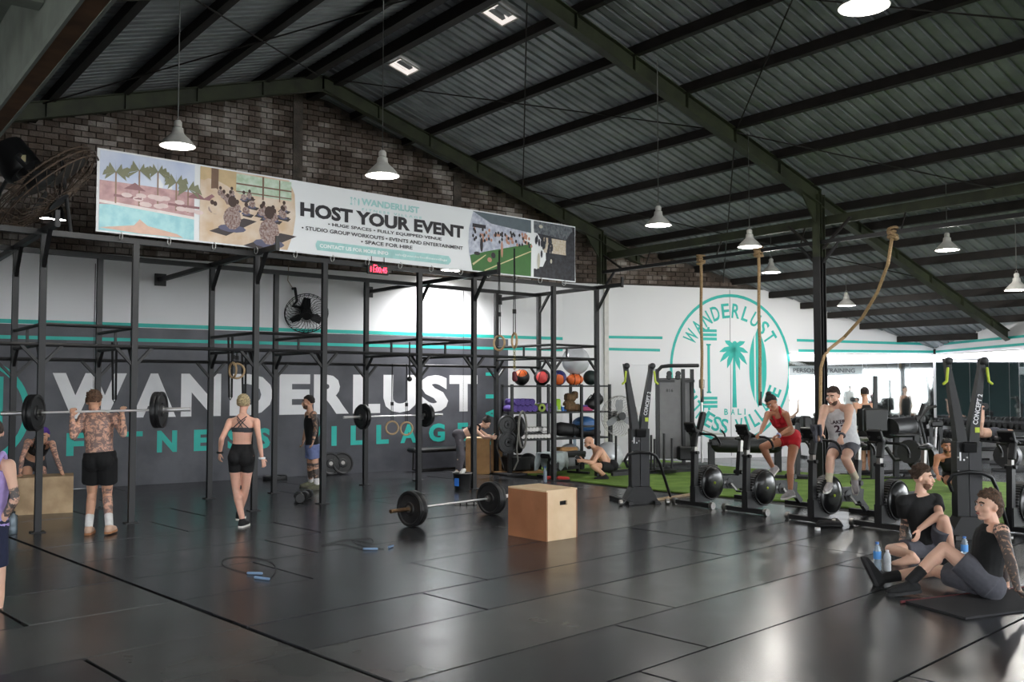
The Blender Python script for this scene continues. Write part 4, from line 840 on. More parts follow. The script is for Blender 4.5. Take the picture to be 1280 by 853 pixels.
for i, (l, lab) in enumerate(BL):
    o = bike0 if i == 0 else dup(bike0, l); o.location = l; o['label'] = lab
# ---- ski machines
def make_ski():
    t = thing('ski_machine', '', 'ski machine', (0, 0, 0), group='tall black ski machines'); b = lambda nm, mm, m, par=t, sm=40: q(mm, nm, m, par, sm)
    # local: x right, y away from viewer, z up
    mm = MB(); mm.prism([(-.30, 0), (.30, 0), (.24, .06), (.13, .26), (-.13, .26), (-.24, .06)], V((0, .12, 0)), V((1, 0, 0)), UZ, .3); b('base', mm, BLACK, sm=None)
    for s in (-1, 1):
        mm = MB(); mm.beam((s*.2, -.3, .03), (s*.3, .55, .03), .07, .05); ft = b('foot', mm, BLACK, sm=None); mm = MB(); mm.cyl((s*.33, -.28, .045), (s*.38, -.28, .045), .045, n=12); b('foot_wheel', mm, STEEL, ft)
    mm = MB(); mm.box((-.075, 0, .62), (.13, .2, 1.0)); b('column_left', mm, BLACK, sm=None); mm = MB(); mm.box((.075, .01, .62), (.14, .18, 1.0)); b('column_right', mm, GREYM if False else mat('dark grey cover', (36, 36, 40), .5), sm=None)
    for k in range(4): mm = MB(); mm.box((-.075+(.05 if k % 2 else -.05), -.103, .78+.16*(k//2)), (.018, .006, .018)); b('bolt', mm, STEEL, sm=None)
    mm = MB(); text(mm, '1.', V((-.11, -.104, .9)), V((1, 0, 0)), UZ, .06, .1, .03); q(mm, 'number', LETTER, t, None)
    for s in (-1, 1):
        mm = MB(); P = []
        for z, x, wd, dp in ((1.06, s*.06, .06, .19), (1.3, s*.085, .055, .16), (2.0, s*.19, .03, .1), (2.1, s*.2, .034, .1)):
            P.append([V((x-wd, -dp/2, z)), V((x+wd*.9, -dp/2, z)), V((x+wd*.9, dp/2, z)), V((x-wd, dp/2, z))])
        mm.loft(P); b('arm', mm, BLACK, sm=None)
        mm = MB(); mm.lathe([(.03, -.03), (.045, -.02), (.045, .02), (.03, .03)], (s*.2, -.07, 2.07), (0, 1, 0), 14); b('pulley', mm, BLACKP)
        mm = MB(); mm.cap((s*.22, -.1, 1.98), (s*.235, -.1, 1.83), .016); mm.cap((s*.235, -.1, 1.83), (s*.27, -.1, 1.80), .016); b('handle', mm, LIME)
        mm = MB(); mm.cyl((s*.21, -.09, 2.06), (s*.22, -.1, 1.98), .005, n=6); b('cord', mm, STRAP)
    mm = MB(); mm.cyl((-.2, 0, 2.09), (.2, 0, 2.09), .007, n=6); b('cross_cord', mm, LETTER)
    mm = MB(); text(mm, 'CONCEPT 2', V((.105, -.085, 1.32)), V((.18, 0, .98)).normalized(), V((-.98, 0, .18)).normalized(), .36, .055, .02); q(mm, 'logo', LETTER, t, None)
    mm = MB(); mm.box((.1, -.088, 1.26), (.05, .006, .06)); b('logo_mark', mm, LIME, sm=None)
    mm = MB(); c = V((.06, .24, .34)); mm.lathe([(.02, -.09), (.16, -.1), (.235, -.075), (.25, -.04), (.25, .04), (.235, .075), (.16, .1), (.02, .09)], c, (1, 0, 0), 30); fw = b('flywheel_housing', mm, GLOSSB)
    for s in (-1, 1): mm = MB(); mm.torus(c+V((s*.07, 0, 0)), .24, .009, (1, 0, 0), 28, 6); b('rim_ring', mm, STEEL, fw)
    mm = MB(); mm.tube([(-.2, -.1, .55), (-.26, -.16, .66), (-.22, -.2, .75), (-.05, -.2, .78), (.1, -.2, .77), (.22, -.15, .72), (.33, 0, .58), (.62, .45, .04)], .022, 8); b('guard_rail', mm, BLACK)
    mm = MB(); mm.box((0, -.13, 1.06), (.16, .05, .12), Matrix.Rotation(.3, 3, 'X'), .01); b('monitor', mm, BLACKP, sm=None)
    return t
ski0 = make_ski(); p = gp(799, 629); ski0.location = p; ski0.rotation_euler = (0, 0, -math.radians(30)); ski0['label'] = 'tall black ski machine standing left of the empty bike'
p2 = gp(1210, 672); dup(ski0, p2, -math.radians(44), 'tall black ski machine with yellow handles behind the seated men')
mm = MB(); a, b = gp(820, 626), gp(872, 618); t = thing('wooden_batten', 'thin wooden batten lying on the floor by the left ski machine', 'batten', (a+b)/2); mm.beam(a+UZ*.015, b+UZ*.015, .05, .03); q(mm, 'batten', PLYO, t, None)
# ---- cable machine
p = gp(848, 584); d = p.dot(CFH); rz = -math.radians(30); t = thing('cable_machine', 'grey and black dual pulley cable machine below the emblem', 'cable machine', p, rz)
Mx = Matrix.Translation(p) @ Matrix.Rotation(rz, 4, 'Z')
def lb(nm, mm, m, par, sm=40): mm.v = [Mx @ v for v in mm.v]; return q(mm, nm, m, par, sm)
mm = MB(); mm.box((-.16, .05, 1.05), (.52, .06, 1.75), bev=.02); sh = lb('shroud', mm, GREYM, t, None)
mm = MB(); mm.box((.22, .16, 1.05), (.22, .06, 1.75), bev=.02); lb('shroud', mm, GREYM, t, None)
mm = MB(); text(mm, '816', V((-.26, .016, 1.62)), V((1, 0, 0)), UZ, .16, .07, .03); lb('number', mm, BLACKP, sh, None)
for x, y in ((-.46, 0), (.12, 0), (.36, .12)): mm = MB(); mm.beam((x, y, .05), (x, y, 2.12), .06, .07); lb('upright', mm, BLACK, t, None)
mm = MB(); mm.tube([(-.46, 0, 1.95), (-.45, 0, 2.08), (-.36, 0, 2.17), (-.2, 0, 2.19), (.5, .1, 2.2)], .04, 8); lb('top_arch', mm, BLACK, t)
for z in (1.86,): mm = MB(); mm.beam((-.44, .0, z), (.4, .1, z), .05, .06); lb('crossbar', mm, BLACK, t, None)
for x in (-.2, .0): 
    for z in (2.02, 1.95): mm = MB(); mm.lathe([(.05, -.02), (.06, -.01), (.06, .01), (.05, .02)], (x+z*.1-.2, -.03, z), (0, 1, 0), 14); lb('pulley', mm, BLACKP, t)
mm = MB(); mm.cyl((.5, -.1, .1), (.5, -.1, 2.15), .028, n=10); lb('guide_rod', mm, CHROME, t)
mm = MB(); mm.box((.47, -.12, .95), (.12, .16, .5), Matrix.Rotation(.25, 3, 'Y'), .03); lb('pulley_carriage', mm, BLACKP, t, None)
mm = MB(); mm.box((.5, -.12, 1.8), (.1, .12, .2), bev=.02); lb('pulley_carriage', mm, STEEL, t, None)
mm = MB(); mm.tube([(.52, -.12, .8), (.75, -.15, .72), (.95, -.18, .72)], .02, 8); lb('arm', mm, CHROME, t); mm = MB(); mm.tube([(.9, -.2, .8), (.97, -.2, .72), (1.0, -.2, .58), (1.06, -.2, .52)], .02, 8); lb('handle', mm, BLACKP, t)
mm = MB(); mm.box((.0, -.3, .05), (1.3, .7, .09)); lb('base', mm, BLACK, t, None)
mm = MB(); mm.box((.12, -.05, .3), (.3, .2, .3), bev=.03); lb('weight_cover', mm, BLACKP, t, None)
# ---- push sled
p = gp(840, 601); t = thing('push_sled', 'black push sled with upright posts behind the left ski machine', 'sled', p)
mm = MB(); a, b = gp(765, 596), gp(868, 590)
for off in (0, .55): mm = MB(); o = CFH*off; mm.beam(a+o+UZ*.04, b+o+UZ*.04, .08, .07); q(mm, 'runner', BLACK, t, None)
for x, y0, y1 in ((770, 545, 592), (807, 542, 590), (814, 544, 590), (818, 549, 592), (830, 542, 593), (840, 548, 594)):
    g = gp(x, y1); dd = g.dot(CFH); mm = MB(); mm.cyl(g+UZ*.05, at(x, y0, dd), .024, n=10); q(mm, 'post', BLACK, t)
mm = MB(); g = gp(833, 594); mm.lathe([(.02, 0), (.2, 0), (.22, .06), (.1, .08), (.02, .12)], g+UZ*.05, n=20); q(mm, 'weight_plate', PLATE, t)
# ---- shelf unit with kit
a = gp(640, 590); dS = 19.3; SX = (bx_*.35+ax_*.65).normalized(); SX = (V((1, -.14, 0))).normalized(); SY = V((-SX.y, SX.x, 0)); s0 = at(640, 590, 19.0); s0.z = 0
def sp(px, z, off=.2):                                  # place on the shelf line under pixel column px
    n = SY; p = onpl(px, 500, s0, n); p = p+SY*off; p.z = z; return p
LEN = (sp(762, 0)-sp(640, 0)).dot(SX); 
def zpix(px, y, off=0): p = onpl(px, y, s0, SY); return p.z
shf = thing('storage_shelf', 'long black steel shelf full of balls, mats and dumbbells', 'shelf', s0)
ZT = [zpix(700, 549), zpix(700, 516), zpix(700, 483)]
o0 = sp(640, 0, 0)
for u in (0, LEN*.36, LEN*.7, LEN):
    for v in (0, .42): mm = MB(); mm.beam(o0+SX*u+SY*v, o0+SX*u+SY*v+UZ*(ZT[2]+.04), .05, .05, SX); q(mm, 'upright', BLACK, shf, None)
for z in ZT: mm = MB(); c = o0+SX*(LEN/2)+SY*.21+UZ*(z); mm.box(c, (LEN, .44, .035), Matrix.Rotation(math.atan2(SX.y, SX.x), 3, 'Z')); q(mm, 'shelf_board', BLACK, shf, None)
def ball(name, lab, px, z, r, m, cat='ball', off=.2, panels=None, grp=None):
    c = sp(px, z+r, off); t = thing(name, lab, cat, c-UZ*r, group=grp); mm = MB(); mm.ell(c, r, n=20, m=14); q(mm, 'shell', m, t)
    if panels:
        for k, ang in enumerate((0, 60, 120)): 
            mm = MB(); mm.torus(c, r+.001, .007, V((math.cos(math.radians(ang)), math.sin(math.radians(ang)), .2)), 26, 5); q(mm, 'seam', BLACKP, t)
        mm = MB(); vd = (CC-c).normalized(); x, y, d_ = MB.frame(vd+V((0, 0, panels[1]))); rings = []
        for j in range(5): ph = .2*j; rings.append([c+(d_*math.cos(ph)+(x*math.cos(tt)+y*math.sin(tt))*math.sin(ph))*(r+.004) for tt in [2*math.pi*i/14 for i in range(14)]])
        mm.loft(rings, False); q(mm, 'colour_panel', panels[0], t)
    return t
ORG = mat('orange vinyl', (232, 110, 50), .5, scale=8, var=.15); CORAL = mat('coral vinyl', (230, 82, 82), .5, scale=8, var=.12); NAVY = mat('navy vinyl', (50, 56, 130), .5); DKG = mat('dark green vinyl', (26, 42, 40), .5)
zt = ZT[2]+.02
ball('medicine_ball', 'black medicine ball with orange top on the upper shelf, leftmost', 658, zt, .16, BLACKP, panels=(ORG, 1.2)); ball('medicine_ball', 'black medicine ball with coral panel on the upper shelf', 684, zt, .165, BLACKP, panels=(CORAL, 0.0)); ball('medicine_ball', 'orange medicine ball with navy top on the upper shelf', 705, zt, .155, NAVY, panels=(ORG, -.35)); ball('medicine_ball', 'dark green ball at the right end of the upper shelf', 745, zt, .16, DKG)
c = sp(725, zt+.12); t = thing('sand_bag', 'orange slam bag with black straps on the upper shelf', 'bag', c-UZ*.12); mm = MB(); mm.ell(c, (.2, .14, .12), (SX, SY, UZ), 18, 12); q(mm, 'bag', ORG, t)
for s in (-.07, .07): mm = MB(); mm.torus(c+SX*s, .128, .008, SX, 24, 5); q(mm, 'strap', STRAP, t)
gb = ball('exercise_ball', 'big silver exercise ball on top of the shelf', 727, zt+.22, .3, SILVER, off=.22)
ball('exercise_ball', 'big silver exercise ball on the floor behind the squatting man', 745, 0, .3, SILVER, off=-.45); ball('exercise_ball', 'grey exercise ball half hidden below the shelf', 720, 0, .27, mat('grey ball', (150, 152, 156), .35), off=.25)
ball('medicine_ball', 'large black medicine ball on the floor under the shelf', 660, 0, .2, BLACKP, off=.0)
PUR = mat('purple foam', (92, 70, 150), .75, scale=20, var=.2); k = 0
for r_ in range(2):
    for i in range(5 if r_ == 0 else 4):
        k += 1; lb_ = ('purple rolled mat in the bottom row on the middle shelf, number %s from the left' if r_ == 0 else 'purple rolled mat in the top row on the middle shelf, number %s from the left') % ('one', 'two', 'three', 'four', 'five')[i]; c = sp(644+i*6.0+r_*3, ZT[1]+.02+.075+r_*.13, .2); t = thing('rolled_mat', lb_, 'mat', c-UZ*.07, group='purple rolled mats'); mm = MB(); mm.cyl(c-SY*.22, c+SY*.22, .068, n=16); rl = q(mm, 'roll', PUR, t); mm = MB(); sp_ = [c-SY*.222+(SX*math.cos(a_)+UZ*math.sin(a_))*(.01+.006*a_) for a_ in [j*.5 for j in range(19)]]; mm.tube(sp_, .004, 5); q(mm, 'spiral_edge', mat('dark purple foam', (58, 42, 104), .8), rl)
for px, r, m, lab, cat, nm in ((677, .085, mat('lime foam', (150, 170, 70), .7, rgb2=(110, 130, 50)), 'lime green foam roller on the middle shelf', 'roller', 'foam_roller'), (686, .09, mat('violet foam', (120, 96, 156), .7), 'violet foam roller on the middle shelf', 'roller', 'foam_roller'), (693, .07, mat('pale blue foam', (150, 170, 182), .7), 'pale blue foam roller on the middle shelf', 'roller', 'foam_roller')):
    c = sp(px, ZT[1]+.02+r, .18); t = thing(nm, lab, cat, c-UZ*r); mm = MB(); mm.lathe([(r*.45, -.2), (r, -.2), (r, .2), (r*.45, .2)], c, SY, 18, False); q(mm, 'foam', m, t); mm = MB(); mm.lathe([(r*.3, -.19), (r*.45, -.19), (r*.45, .19), (r*.3, .19)], c, SY, 14, False); q(mm, 'core', BLACKP, t)
def soft(name, lab, cat, px, z, sz, m, off=.2, par=None):
    c = sp(px, z+sz[2]/2, off); t = thing(name, lab, cat, c-UZ*(sz[2]/2)); mm = MB(); mm.box(c, sz, Matrix.Rotation(math.atan2(SX.y, SX.x), 3, 'Z'), min(sz)*.22); q(mm, 'body', m, t, None); return t, c
t, c = soft('yoga_block', 'bright green yoga block standing on the middle shelf', 'block', 703, ZT[1]+.02, (.13, .1, .26), mat('bright green foam', (150, 200, 40), .7)); mm = MB(); mm.box(c-UZ*.11, (.135, .105, .02), Matrix.Rotation(math.atan2(SX.y, SX.x), 3, 'Z')); q(mm, 'base_band', LETTER, t, None)
for px, sd_ in ((709.5, 'left'), (713.5, 'right')): t, c = soft('small_box', sd_+' one of two small blue cartons on the middle shelf', 'box', px, ZT[1]+.02, (.055, .06, .11), BLUE); t['group'] = 'blue cartons'; mm = MB(); mm.box(c+UZ*.05, (.057, .062, .02), Matrix.Rotation(math.atan2(SX.y, SX.x), 3, 'Z')); q(mm, 'flap', LETTER, t, None)
BRN = mat('brown sandbag canvas', (112, 82, 58), .85, scale=18, rgb2=(84, 70, 44)); 
for px, z, sz, lab in ((718, 0, (.24, .22, .22), 'brown canvas sandbag on the middle shelf, lower left'), (727, 0, (.2, .22, .14), 'brown canvas sandbag on the middle shelf, lower right'), (719, .21, (.22, .2, .16), 'camouflage canvas sandbag on top of the brown sandbags'), (725, .26, (.12, .14, .15), 'small dark brown sandbag on top of the stack')):
    t, c = soft('sandbag', lab, 'sandbag', px, ZT[1]+.02+z, sz, BRN); t['group'] = 'canvas sandbags'; mm = MB(); mm.beam(c-SX*(sz[0]*.3)+UZ*(sz[2]*.5), c+SX*(sz[0]*.3)+UZ*(sz[2]*.5), .03, .02); q(mm, 'handle', STRAP, t, None)
t, c = soft('foam_pad', 'pink foam pad on the middle shelf', 'pad', 737, ZT[1]+.02, (.3, .25, .09), mat('magenta foam', (170, 60, 100), .7)); mm = MB(); mm.box(c+UZ*.06, (.26, .22, .04), Matrix.Rotation(math.atan2(SX.y, SX.x), 3, 'Z'), .01); q(mm, 'top_pad', PUR, t, None)
for px, z, lab in ((744, .0, 'black glove bag on the right end of the middle shelf'), (751, .1, 'black pouch hanging over the right end of the middle shelf')):
    c = sp(px, ZT[1]+.16+z, .15); t = thing('gear_bag', lab, 'bag', c-UZ*.12); mm = MB(); mm.ell(c, (.15, .14, .13), (SX, SY, UZ), 14, 9); q(mm, 'bag', BLACKP, t); mm = MB(); mm.tube([c-SX*.1+UZ*.1, c+UZ*.2, c+SX*.1+UZ*.1], .012, 6); q(mm, 'handle', STRAP, t)
# dumbbells on the lower shelf
def make_db(lab, L=.3, r=.06, m=CHROME, grip=CHROME, cat='dumbbell'):
    t = thing('dumbbell', lab, cat, (0, 0, 0)); mm = MB(); mm.cyl((-L*.3, 0, r), (L*.3, 0, r), .016, n=8); q(mm, 'grip', grip, t)
    for s in (-1, 1): mm = MB(); mm.lathe([(.02, -.05), (r*.9, -.05), (r, -.035), (r, .035), (r*.9, .05), (.02, .05)], (s*L*.36, 0, r), (1, 0, 0), 10); q(mm, 'head', m, t)
    return t
db0 = make_db('chrome dumbbell in the front row on the lower shelf', .26, .05, STEEL); db0['group'] = 'chrome dumbbells on the shelf'; first = True
for r_ in range(2):
    for i in range(12):
        p = sp(643.5+i*4.15, ZT[0]+.02, .1+.2*r_); rz = math.atan2(SY.y, SY.x)
        if r_: p.z += .13
        if first: db0.location = p; db0.rotation_euler = (0, 0, rz); first = False
        else: dup(db0, p, rz, 'chrome dumbbell in the front row on the lower shelf' if r_ == 0 else 'chrome dumbbell on the raised back row of the lower shelf')
mm = MB(); mm.box(o0+SX*(LEN*.18)+SY*.3+UZ*(ZT[0]+.075), (LEN*.34, .2, .12), Matrix.Rotation(math.atan2(SX.y, SX.x), 3, 'Z')); q(mm, 'step_board', BLACK, shf, None)
c = sp(724, ZT[0]+.14, .2); t = thing('heavy_bags', 'pile of black bags on the lower shelf', 'bag', c-UZ*.12); mm = MB(); mm.cap(c-SX*.35+UZ*.05, c+SX*.55-UZ*.03, .15, .11); mm.cap(c-SX*.38+UZ*.12, c+SX*.1, .06, .1); q(mm, 'bag', RUBBER, t); mm = MB(); mm.torus(c-SX*.1, .15, .012, SX, 20, 5); q(mm, 'strap', STRAP, t)
c = sp(737, ZT[0]+.28, .2); t = thing('balance_trainer', 'blue topped half balance ball on the lower shelf', 'ball', c-UZ*.02); mm = MB(); mm.ell(c, (.28, .25, .17), (SX, SY, UZ), 18, 12); q(mm, 'dome', mat('steel blue vinyl', (60, 100, 150), .35), t); mm = MB(); mm.cyl(c-UZ*.05, c-UZ*.01, .3, n=22); q(mm, 'base', BLACKP, t)
t, c = soft('step_block', 'small brown wooden step on the floor beneath the shelf', 'block', 712, 0.32, (.45, .3, .16), PLYO2, .15)
t2 = thing('storage_bench', 'low black bench under the shelf carrying the wooden step', 'bench', c-UZ*.4); mm = MB(); mm.box(V((c.x, c.y, .295)), (.75, .36, .05), Matrix.Rotation(math.atan2(SX.y, SX.x), 3, 'Z')); q(mm, 'top', BLACKP, t2, None)
for s in (-.3, .3): mm = MB(); mm.beam(V((c.x, c.y, 0))+SX*s, V((c.x, c.y, .27))+SX*s, .05, .3, SX); q(mm, 'leg', BLACK, t2, None)
# plate tree with hanging hoses left of the shelf
p = sp(631, 0, -.2); t = thing('plate_tree', 'black weight stand with plates and looped hoses left of the shelf', 'rack', p); mm = MB(); mm.beam(p, p+UZ*1.25, .07, .07, SX); q(mm, 'post', BLACK, t, None); mm = MB(); mm.box(p+UZ*.02, (.5, .5, .04)); q(mm, 'base', BLACK, t, None)
for k, (dx, z, r) in enumerate(((-.12, 1.0, .19), (.14, .95, .22), (-.1, .65, .22), (.12, .6, .18))): mm = MB(); mm.lathe(plate_prof(r, .07), p+SX*dx-SY*.1+UZ*z, SX if k % 2 else SY, 24, False); q(mm, 'plate', PLATE, t)
mm = MB(); c = p-SY*.3+SX*.12+UZ*.9; mm.tube([c+SX*(.09*math.cos(a_))+UZ*(.36*math.sin(a_)) for a_ in [2*math.pi*i/24 for i in range(24)]], .022, 8, True); q(mm, 'hose', mat('grey hose', (120, 118, 112), .6), t)
mm = MB(); c2 = p-SY*.3+SX*.02; mm.tube([c2+UZ*.85, c2+UZ*.5-SX*.03, c2+UZ*.3, c2+UZ*.12-SX*.1], .015, 6); q(mm, 'hose', MATS['grey hose'], t)
p = gp(646, 591.5); t = thing('tyre_sled', 'black tub sled on a wooden skid left of the turf', 'sled', p); mm = MB(); mm.lathe([(.26, .0), (.32, .04), (.33, .28), (.29, .3), (.27, .1), (.05, .08)], p+UZ*.05, n=26, cap=False); q(mm, 'tub', RUBBER, t); mm = MB(); mm.box(p+UZ*.025, (1.0, .5, .05), Matrix.Rotation(-.5, 3, 'Z')); q(mm, 'skid', PLYO2, t, None); mm = MB(); mm.tube([p+V((-.3, 0, .06)), p+V((-.42, .1, .5)), p+V((-.35, .2, .9))], .012, 6); q(mm, 'cord', MATS['grey hose'], t)
# floor fan right of the shelf
c = sp(771, zpix(771, 520), -.1); g0 = V((sp(764, 0, 0).x, sp(764, 0, 0).y, 0)); nf2 = (CR*.35-CFH*.9).normalized()
fan('pedestal_fan', 'round pedestal fan with pale cage right of the shelf', c, nf2, .43, [c-nf2*.2, V((g0.x, g0.y, c.z-.05)), V((g0.x, g0.y, .5)), g0+UZ*.03], STEEL, mat('grey blade', (150, 152, 156), .5), .003); t = bpy.data.objects['pedestal_fan']; mm = MB(); mm.lathe([(.02, .05), (.2, .03), (.24, 0)], g0, n=20); q(mm, 'base', BLACKP, t)
# bench with towel, bench the man squats by
def bench(lab, c, ax, L=1.2, h=.44, m=BLACKP, grp=None):
    c = V((c[0], c[1], 0)); ax = V(ax).normalized(); pr = V((-ax.y, ax.x, 0)); t = thing('flat_bench', lab, 'bench', c, group=grp); rz = math.atan2(ax.y, ax.x)
    mm = MB(); mm.box(c+UZ*(h-.04), (L, .28, .08), Matrix.Rotation(rz, 3, 'Z'), .02); q(mm, 'pad', m, t, None)
    for s in (-1, 1):
        mm = MB(); e = c+ax*(s*L*.38); mm.beam(e+UZ*(h-.08), e+ax*(s*.06)+UZ*.04, .06, .06); q(mm, 'leg', BLACK, t, None); mm = MB(); mm.beam(e+ax*(s*.06)-pr*.25+UZ*.03, e+ax*(s*.06)+pr*.25+UZ*.03, .06, .05); q(mm, 'foot', BLACK, t, None)
    mm = MB(); mm.beam(c-ax*(L*.4)+UZ*.14, c+ax*(L*.4)+UZ*.14, .06, .06); q(mm, 'spine', BLACK, t, None); return t
c1, c2 = gp(680, 599), gp(728, 592); cb = (c1+c2)/2; axn = (c2-c1).normalized(); tb = bench('black flat bench with a grey towel thrown over it', cb, axn, 1.25, .46)
TOW = mat('grey towel', (172, 182, 184), .95, scale=30, var=.12, bump=.4)
mm = MB(); n = 12; e = cb-axn*.35; pr = V((-axn.y, axn.x, 0)); rows_ = []
for j in range(9):
    v = -1+j/4; row = []
    for i in range(n):
        u = -.38+.62*i/(n-1); z = .475 if abs(v) <= .5 else .475-(abs(v)-.5)*.5*(1+.4*math.sin(i*1.3+v)); y = v*.3 if abs(v) <= .5 else math.copysign(.16+.03*math.sin(i*1.7+j), v); row.append(e+axn*(u)+pr*y+UZ*(z+.01*math.sin(i*2.1)))
    rows_.append(row)
vs = [p for r in rows_ for p in r]; mm.add(vs, [(j*n+i, j*n+i+1, (j+1)*n+i+1, (j+1)*n+i) for j in range(8) for i in range(n-1)]); o = mm.build('towel', TOW, None, 60); sm_ = o.modifiers.new('s', 'SOLIDIFY'); sm_.thickness = .012; tag(o, 'grey towel draped over the bench end by the turf edge', 'towel')
def bottle(lab, p, h=.24, r=.033, capm=BLUE, band=None, body=None, grp=None):
    t = thing('water_bottle', lab, 'bottle', p, group=grp); p = V(p); mm = MB(); mm.lathe([(r*.85, 0), (r, .01), (r, h*.28), (r*.92, h*.34), (r, h*.4), (r, h*.68), (r*.75, h*.82), (r*.42, h*.9), (r*.42, h*.95)], p, n=16); q(mm, 'body', body or WATER, t)
    mm = MB(); mm.cyl(p+UZ*(h*.93), p+UZ*h, r*.48, n=12); q(mm, 'cap', capm, t)
    if band: mm = MB(); mm.lathe([(r*1.02, h*.4), (r*1.03, h*.42), (r*1.03, h*.66), (r*1.02, h*.68)], p, n=16, cap=False); q(mm, 'label_band', band, t)
    return t
bottle('small water bottle on the floor beside the towel bench', gp(681.5, 603), .28, .035)
t = thing('red_shoe_pair', 'red trainers on the floor under the towel bench', 'shoes', gp(690, 600)); 
for k, (x, y) in enumerate(((688, 601), (703, 601))): mm = MB(); g = gp(x, y); mm.cap(g+UZ*.04-CR*.06, g+UZ*.035+CR*.1, .045, .035); q(mm, 'shoe', mat('red mesh', (176, 44, 34), .7), t); mm = MB(); mm.box(g+UZ*.012+CR*.02, (.25, .08, .024), Matrix.Rotation(-TH, 3, 'Z')); q(mm, 'sole', BLACKP, t, None)
bottle('water bottle on the bench behind the squatting man', V((sp(723, 0, .15).x, sp(723, 0, .15).y, .48)), .28, .035)
# bucket, chalk, grips, skipping ropes, dumbbells on the floor
g = gp(578, 613); t = thing('bucket', 'black bucket by the bending woman', 'bucket', g); mm = MB(); mm.lathe([(.13, 0), (.16, .28), (.168, .29), (.15, .285), (.12, .02)], g, n=22, cap=False); q(mm, 'pail', BLACKP, t); mm = MB(); mm.box(g-CFH*.155-CR*.09+UZ*.15, (.08, .01, .13), Matrix.Rotation(-TH-.5, 3, 'Z')); q(mm, 'sticker', BLUE, t, None); mm = MB(); mm.torus(g+UZ*.29, .165, .008, (0, 0, 1), 22, 6); q(mm, 'rim', STEEL, t)
for k in range(3): g2 = g+V((.03*k-.03, .02*k, .28)); mm = MB(); mm.cap(g2, g2+V((.05, .02, .05)), .03); o = q(mm, 'chalk_block', mat('chalk', (216, 214, 210), .9), None, label='white chalk lump heaped in the bucket', cat='chalk', group='chalk lumps')
CLO = mat('grey grip leather', (142, 140, 138), .8)
for k, x in enumerate((573, 581, 590)):
    g = gp(x, 632); t = thing('hand_grip', ('left', 'middle', 'right')[k]+' grey hand grip of the three lying behind the barbell shaft', 'grip', g, group='grey hand grips'); mm = MB(); mm.cap(g+UZ*.02-CR*.04, g+UZ*.025+CR*.05, .025, .02); q(mm, 'pad', CLO, t); mm = MB(); mm.torus(g+UZ*.03+CR*.03, .03, .01, CR, 12, 6); q(mm, 'strap', STRAP, t)
def skip_rope(lab, h1, h2, loop):
    t = thing('skipping_rope', lab, 'rope', h1[0]); H = mat('pale blue handle', (120, 150, 184), .5)
    for a, b in (h1, h2): mm = MB(); mm.cap(a+UZ*.014, b+UZ*.014, .012); q(mm, 'handle', H, t)
    mm = MB(); mm.tube([p+UZ*.005 for p in loop], .003, 5); q(mm, 'cable', STRAP, t)
def crv(pts, k=5):
    pts = [V(p) for p in pts]; out = []
    for i in range(len(pts)-1):
        p0_, p1_, p2_, p3_ = pts[max(i-1, 0)], pts[i], pts[i+1], pts[min(i+2, len(pts)-1)]
        for j in range(k):
            t_ = j/k; out.append(.5*((2*p1_)+(p2_-p0_)*t_+(2*p0_-5*p1_+4*p2_-p3_)*t_**2+(3*p1_-p0_-3*p2_+p3_)*t_**3))
    return out+[pts[-1]]
skip_rope('skipping rope with blue handles lying nearer the camera', (gp(310, 718.5), gp(327, 719)), (gp(319, 724), gp(336, 726)), crv([gp(310, 718), gp(280, 708), (gp(282, 699)), gp(310, 697), gp(338, 703), gp(345, 714), gp(337, 725)]))
skip_rope('skipping rope with blue handles lying near the barbell', (gp(455, 688), gp(471, 688)), (gp(486, 686), gp(491, 684)), crv([gp(455, 688), gp(425, 681), gp(402, 683), gp(430, 676), gp(462, 674), gp(464, 680), gp(440, 676), gp(455, 684), gp(480, 687)]))
hx = make_db('black hex dumbbell on the floor by the tank top man, left one', .36, .075, BLACKP, STEEL); hx.location = gp(374, 628); hx.rotation_euler = (0, 0, 1.2); hx['group'] = 'floor dumbbells'
dup(hx, gp(383, 625), .9, 'black hex dumbbell on the floor by the tank top man, right one')
for x, y, tl, lab in ((409, 598, .2, 'bumper plate leaning on the wall behind the tank top man, left one'), (424, 597, .28, 'bumper plate leaning on the wall behind the tank top man, right one')):
    p = onA(x, 585); p.z = 0; c = p+an_*.16+UZ*.225; n_ = (an_+UZ*tl).normalized(); t = thing('bumper_plate', lab, 'plate', c-UZ*.225, group='plates against the wall'); mm = MB(); mm.lathe(plate_prof(.225, .06), c, n_, 30, False); q(mm, 'disc', PLATE, t); mm = MB(); mm.cyl(c-n_*.034, c+n_*.034, .04, n=16); q(mm, 'hub', STEEL, t)
p = onA(335, 590); p.z = 0; t = thing('bumper_plate', 'bumper plate lying flat on the floor near the wall', 'plate', p+an_*.4); mm = MB(); mm.lathe(plate_prof(.225, .07), p+an_*.4+UZ*.036, UZ, 30, False); q(mm, 'disc', PLATE, t); mm = MB(); mm.cyl(p+an_*.4, p+an_*.4+UZ*.073, .04, n=16); q(mm, 'hub', STEEL, t)
c = onA(540, 575); c.z = 0; c += an_*.45; t = thing('wall_bench', 'long black low bench against the charcoal wall', 'bench', c)
mm = MB(); mm.box(c+UZ*.44, (1.5, .34, .09), Matrix.Rotation(AD, 3, 'Z'), .03); q(mm, 'pad', BLACKP, t, None)
for s in (-.6, .6): mm = MB(); e = c+ax_*s; mm.tube([e-an_*.14+UZ*.4, e-an_*.16+UZ*.03, e+an_*.16+UZ*.03, e+an_*.14+UZ*.4], .025, 8); q(mm, 'leg', BLACK, t)
mm = MB(); mm.beam(c-ax_*.6+UZ*.03, c+ax_*.6+UZ*.03, .05, .05); q(mm, 'rail', BLACK, t, None)
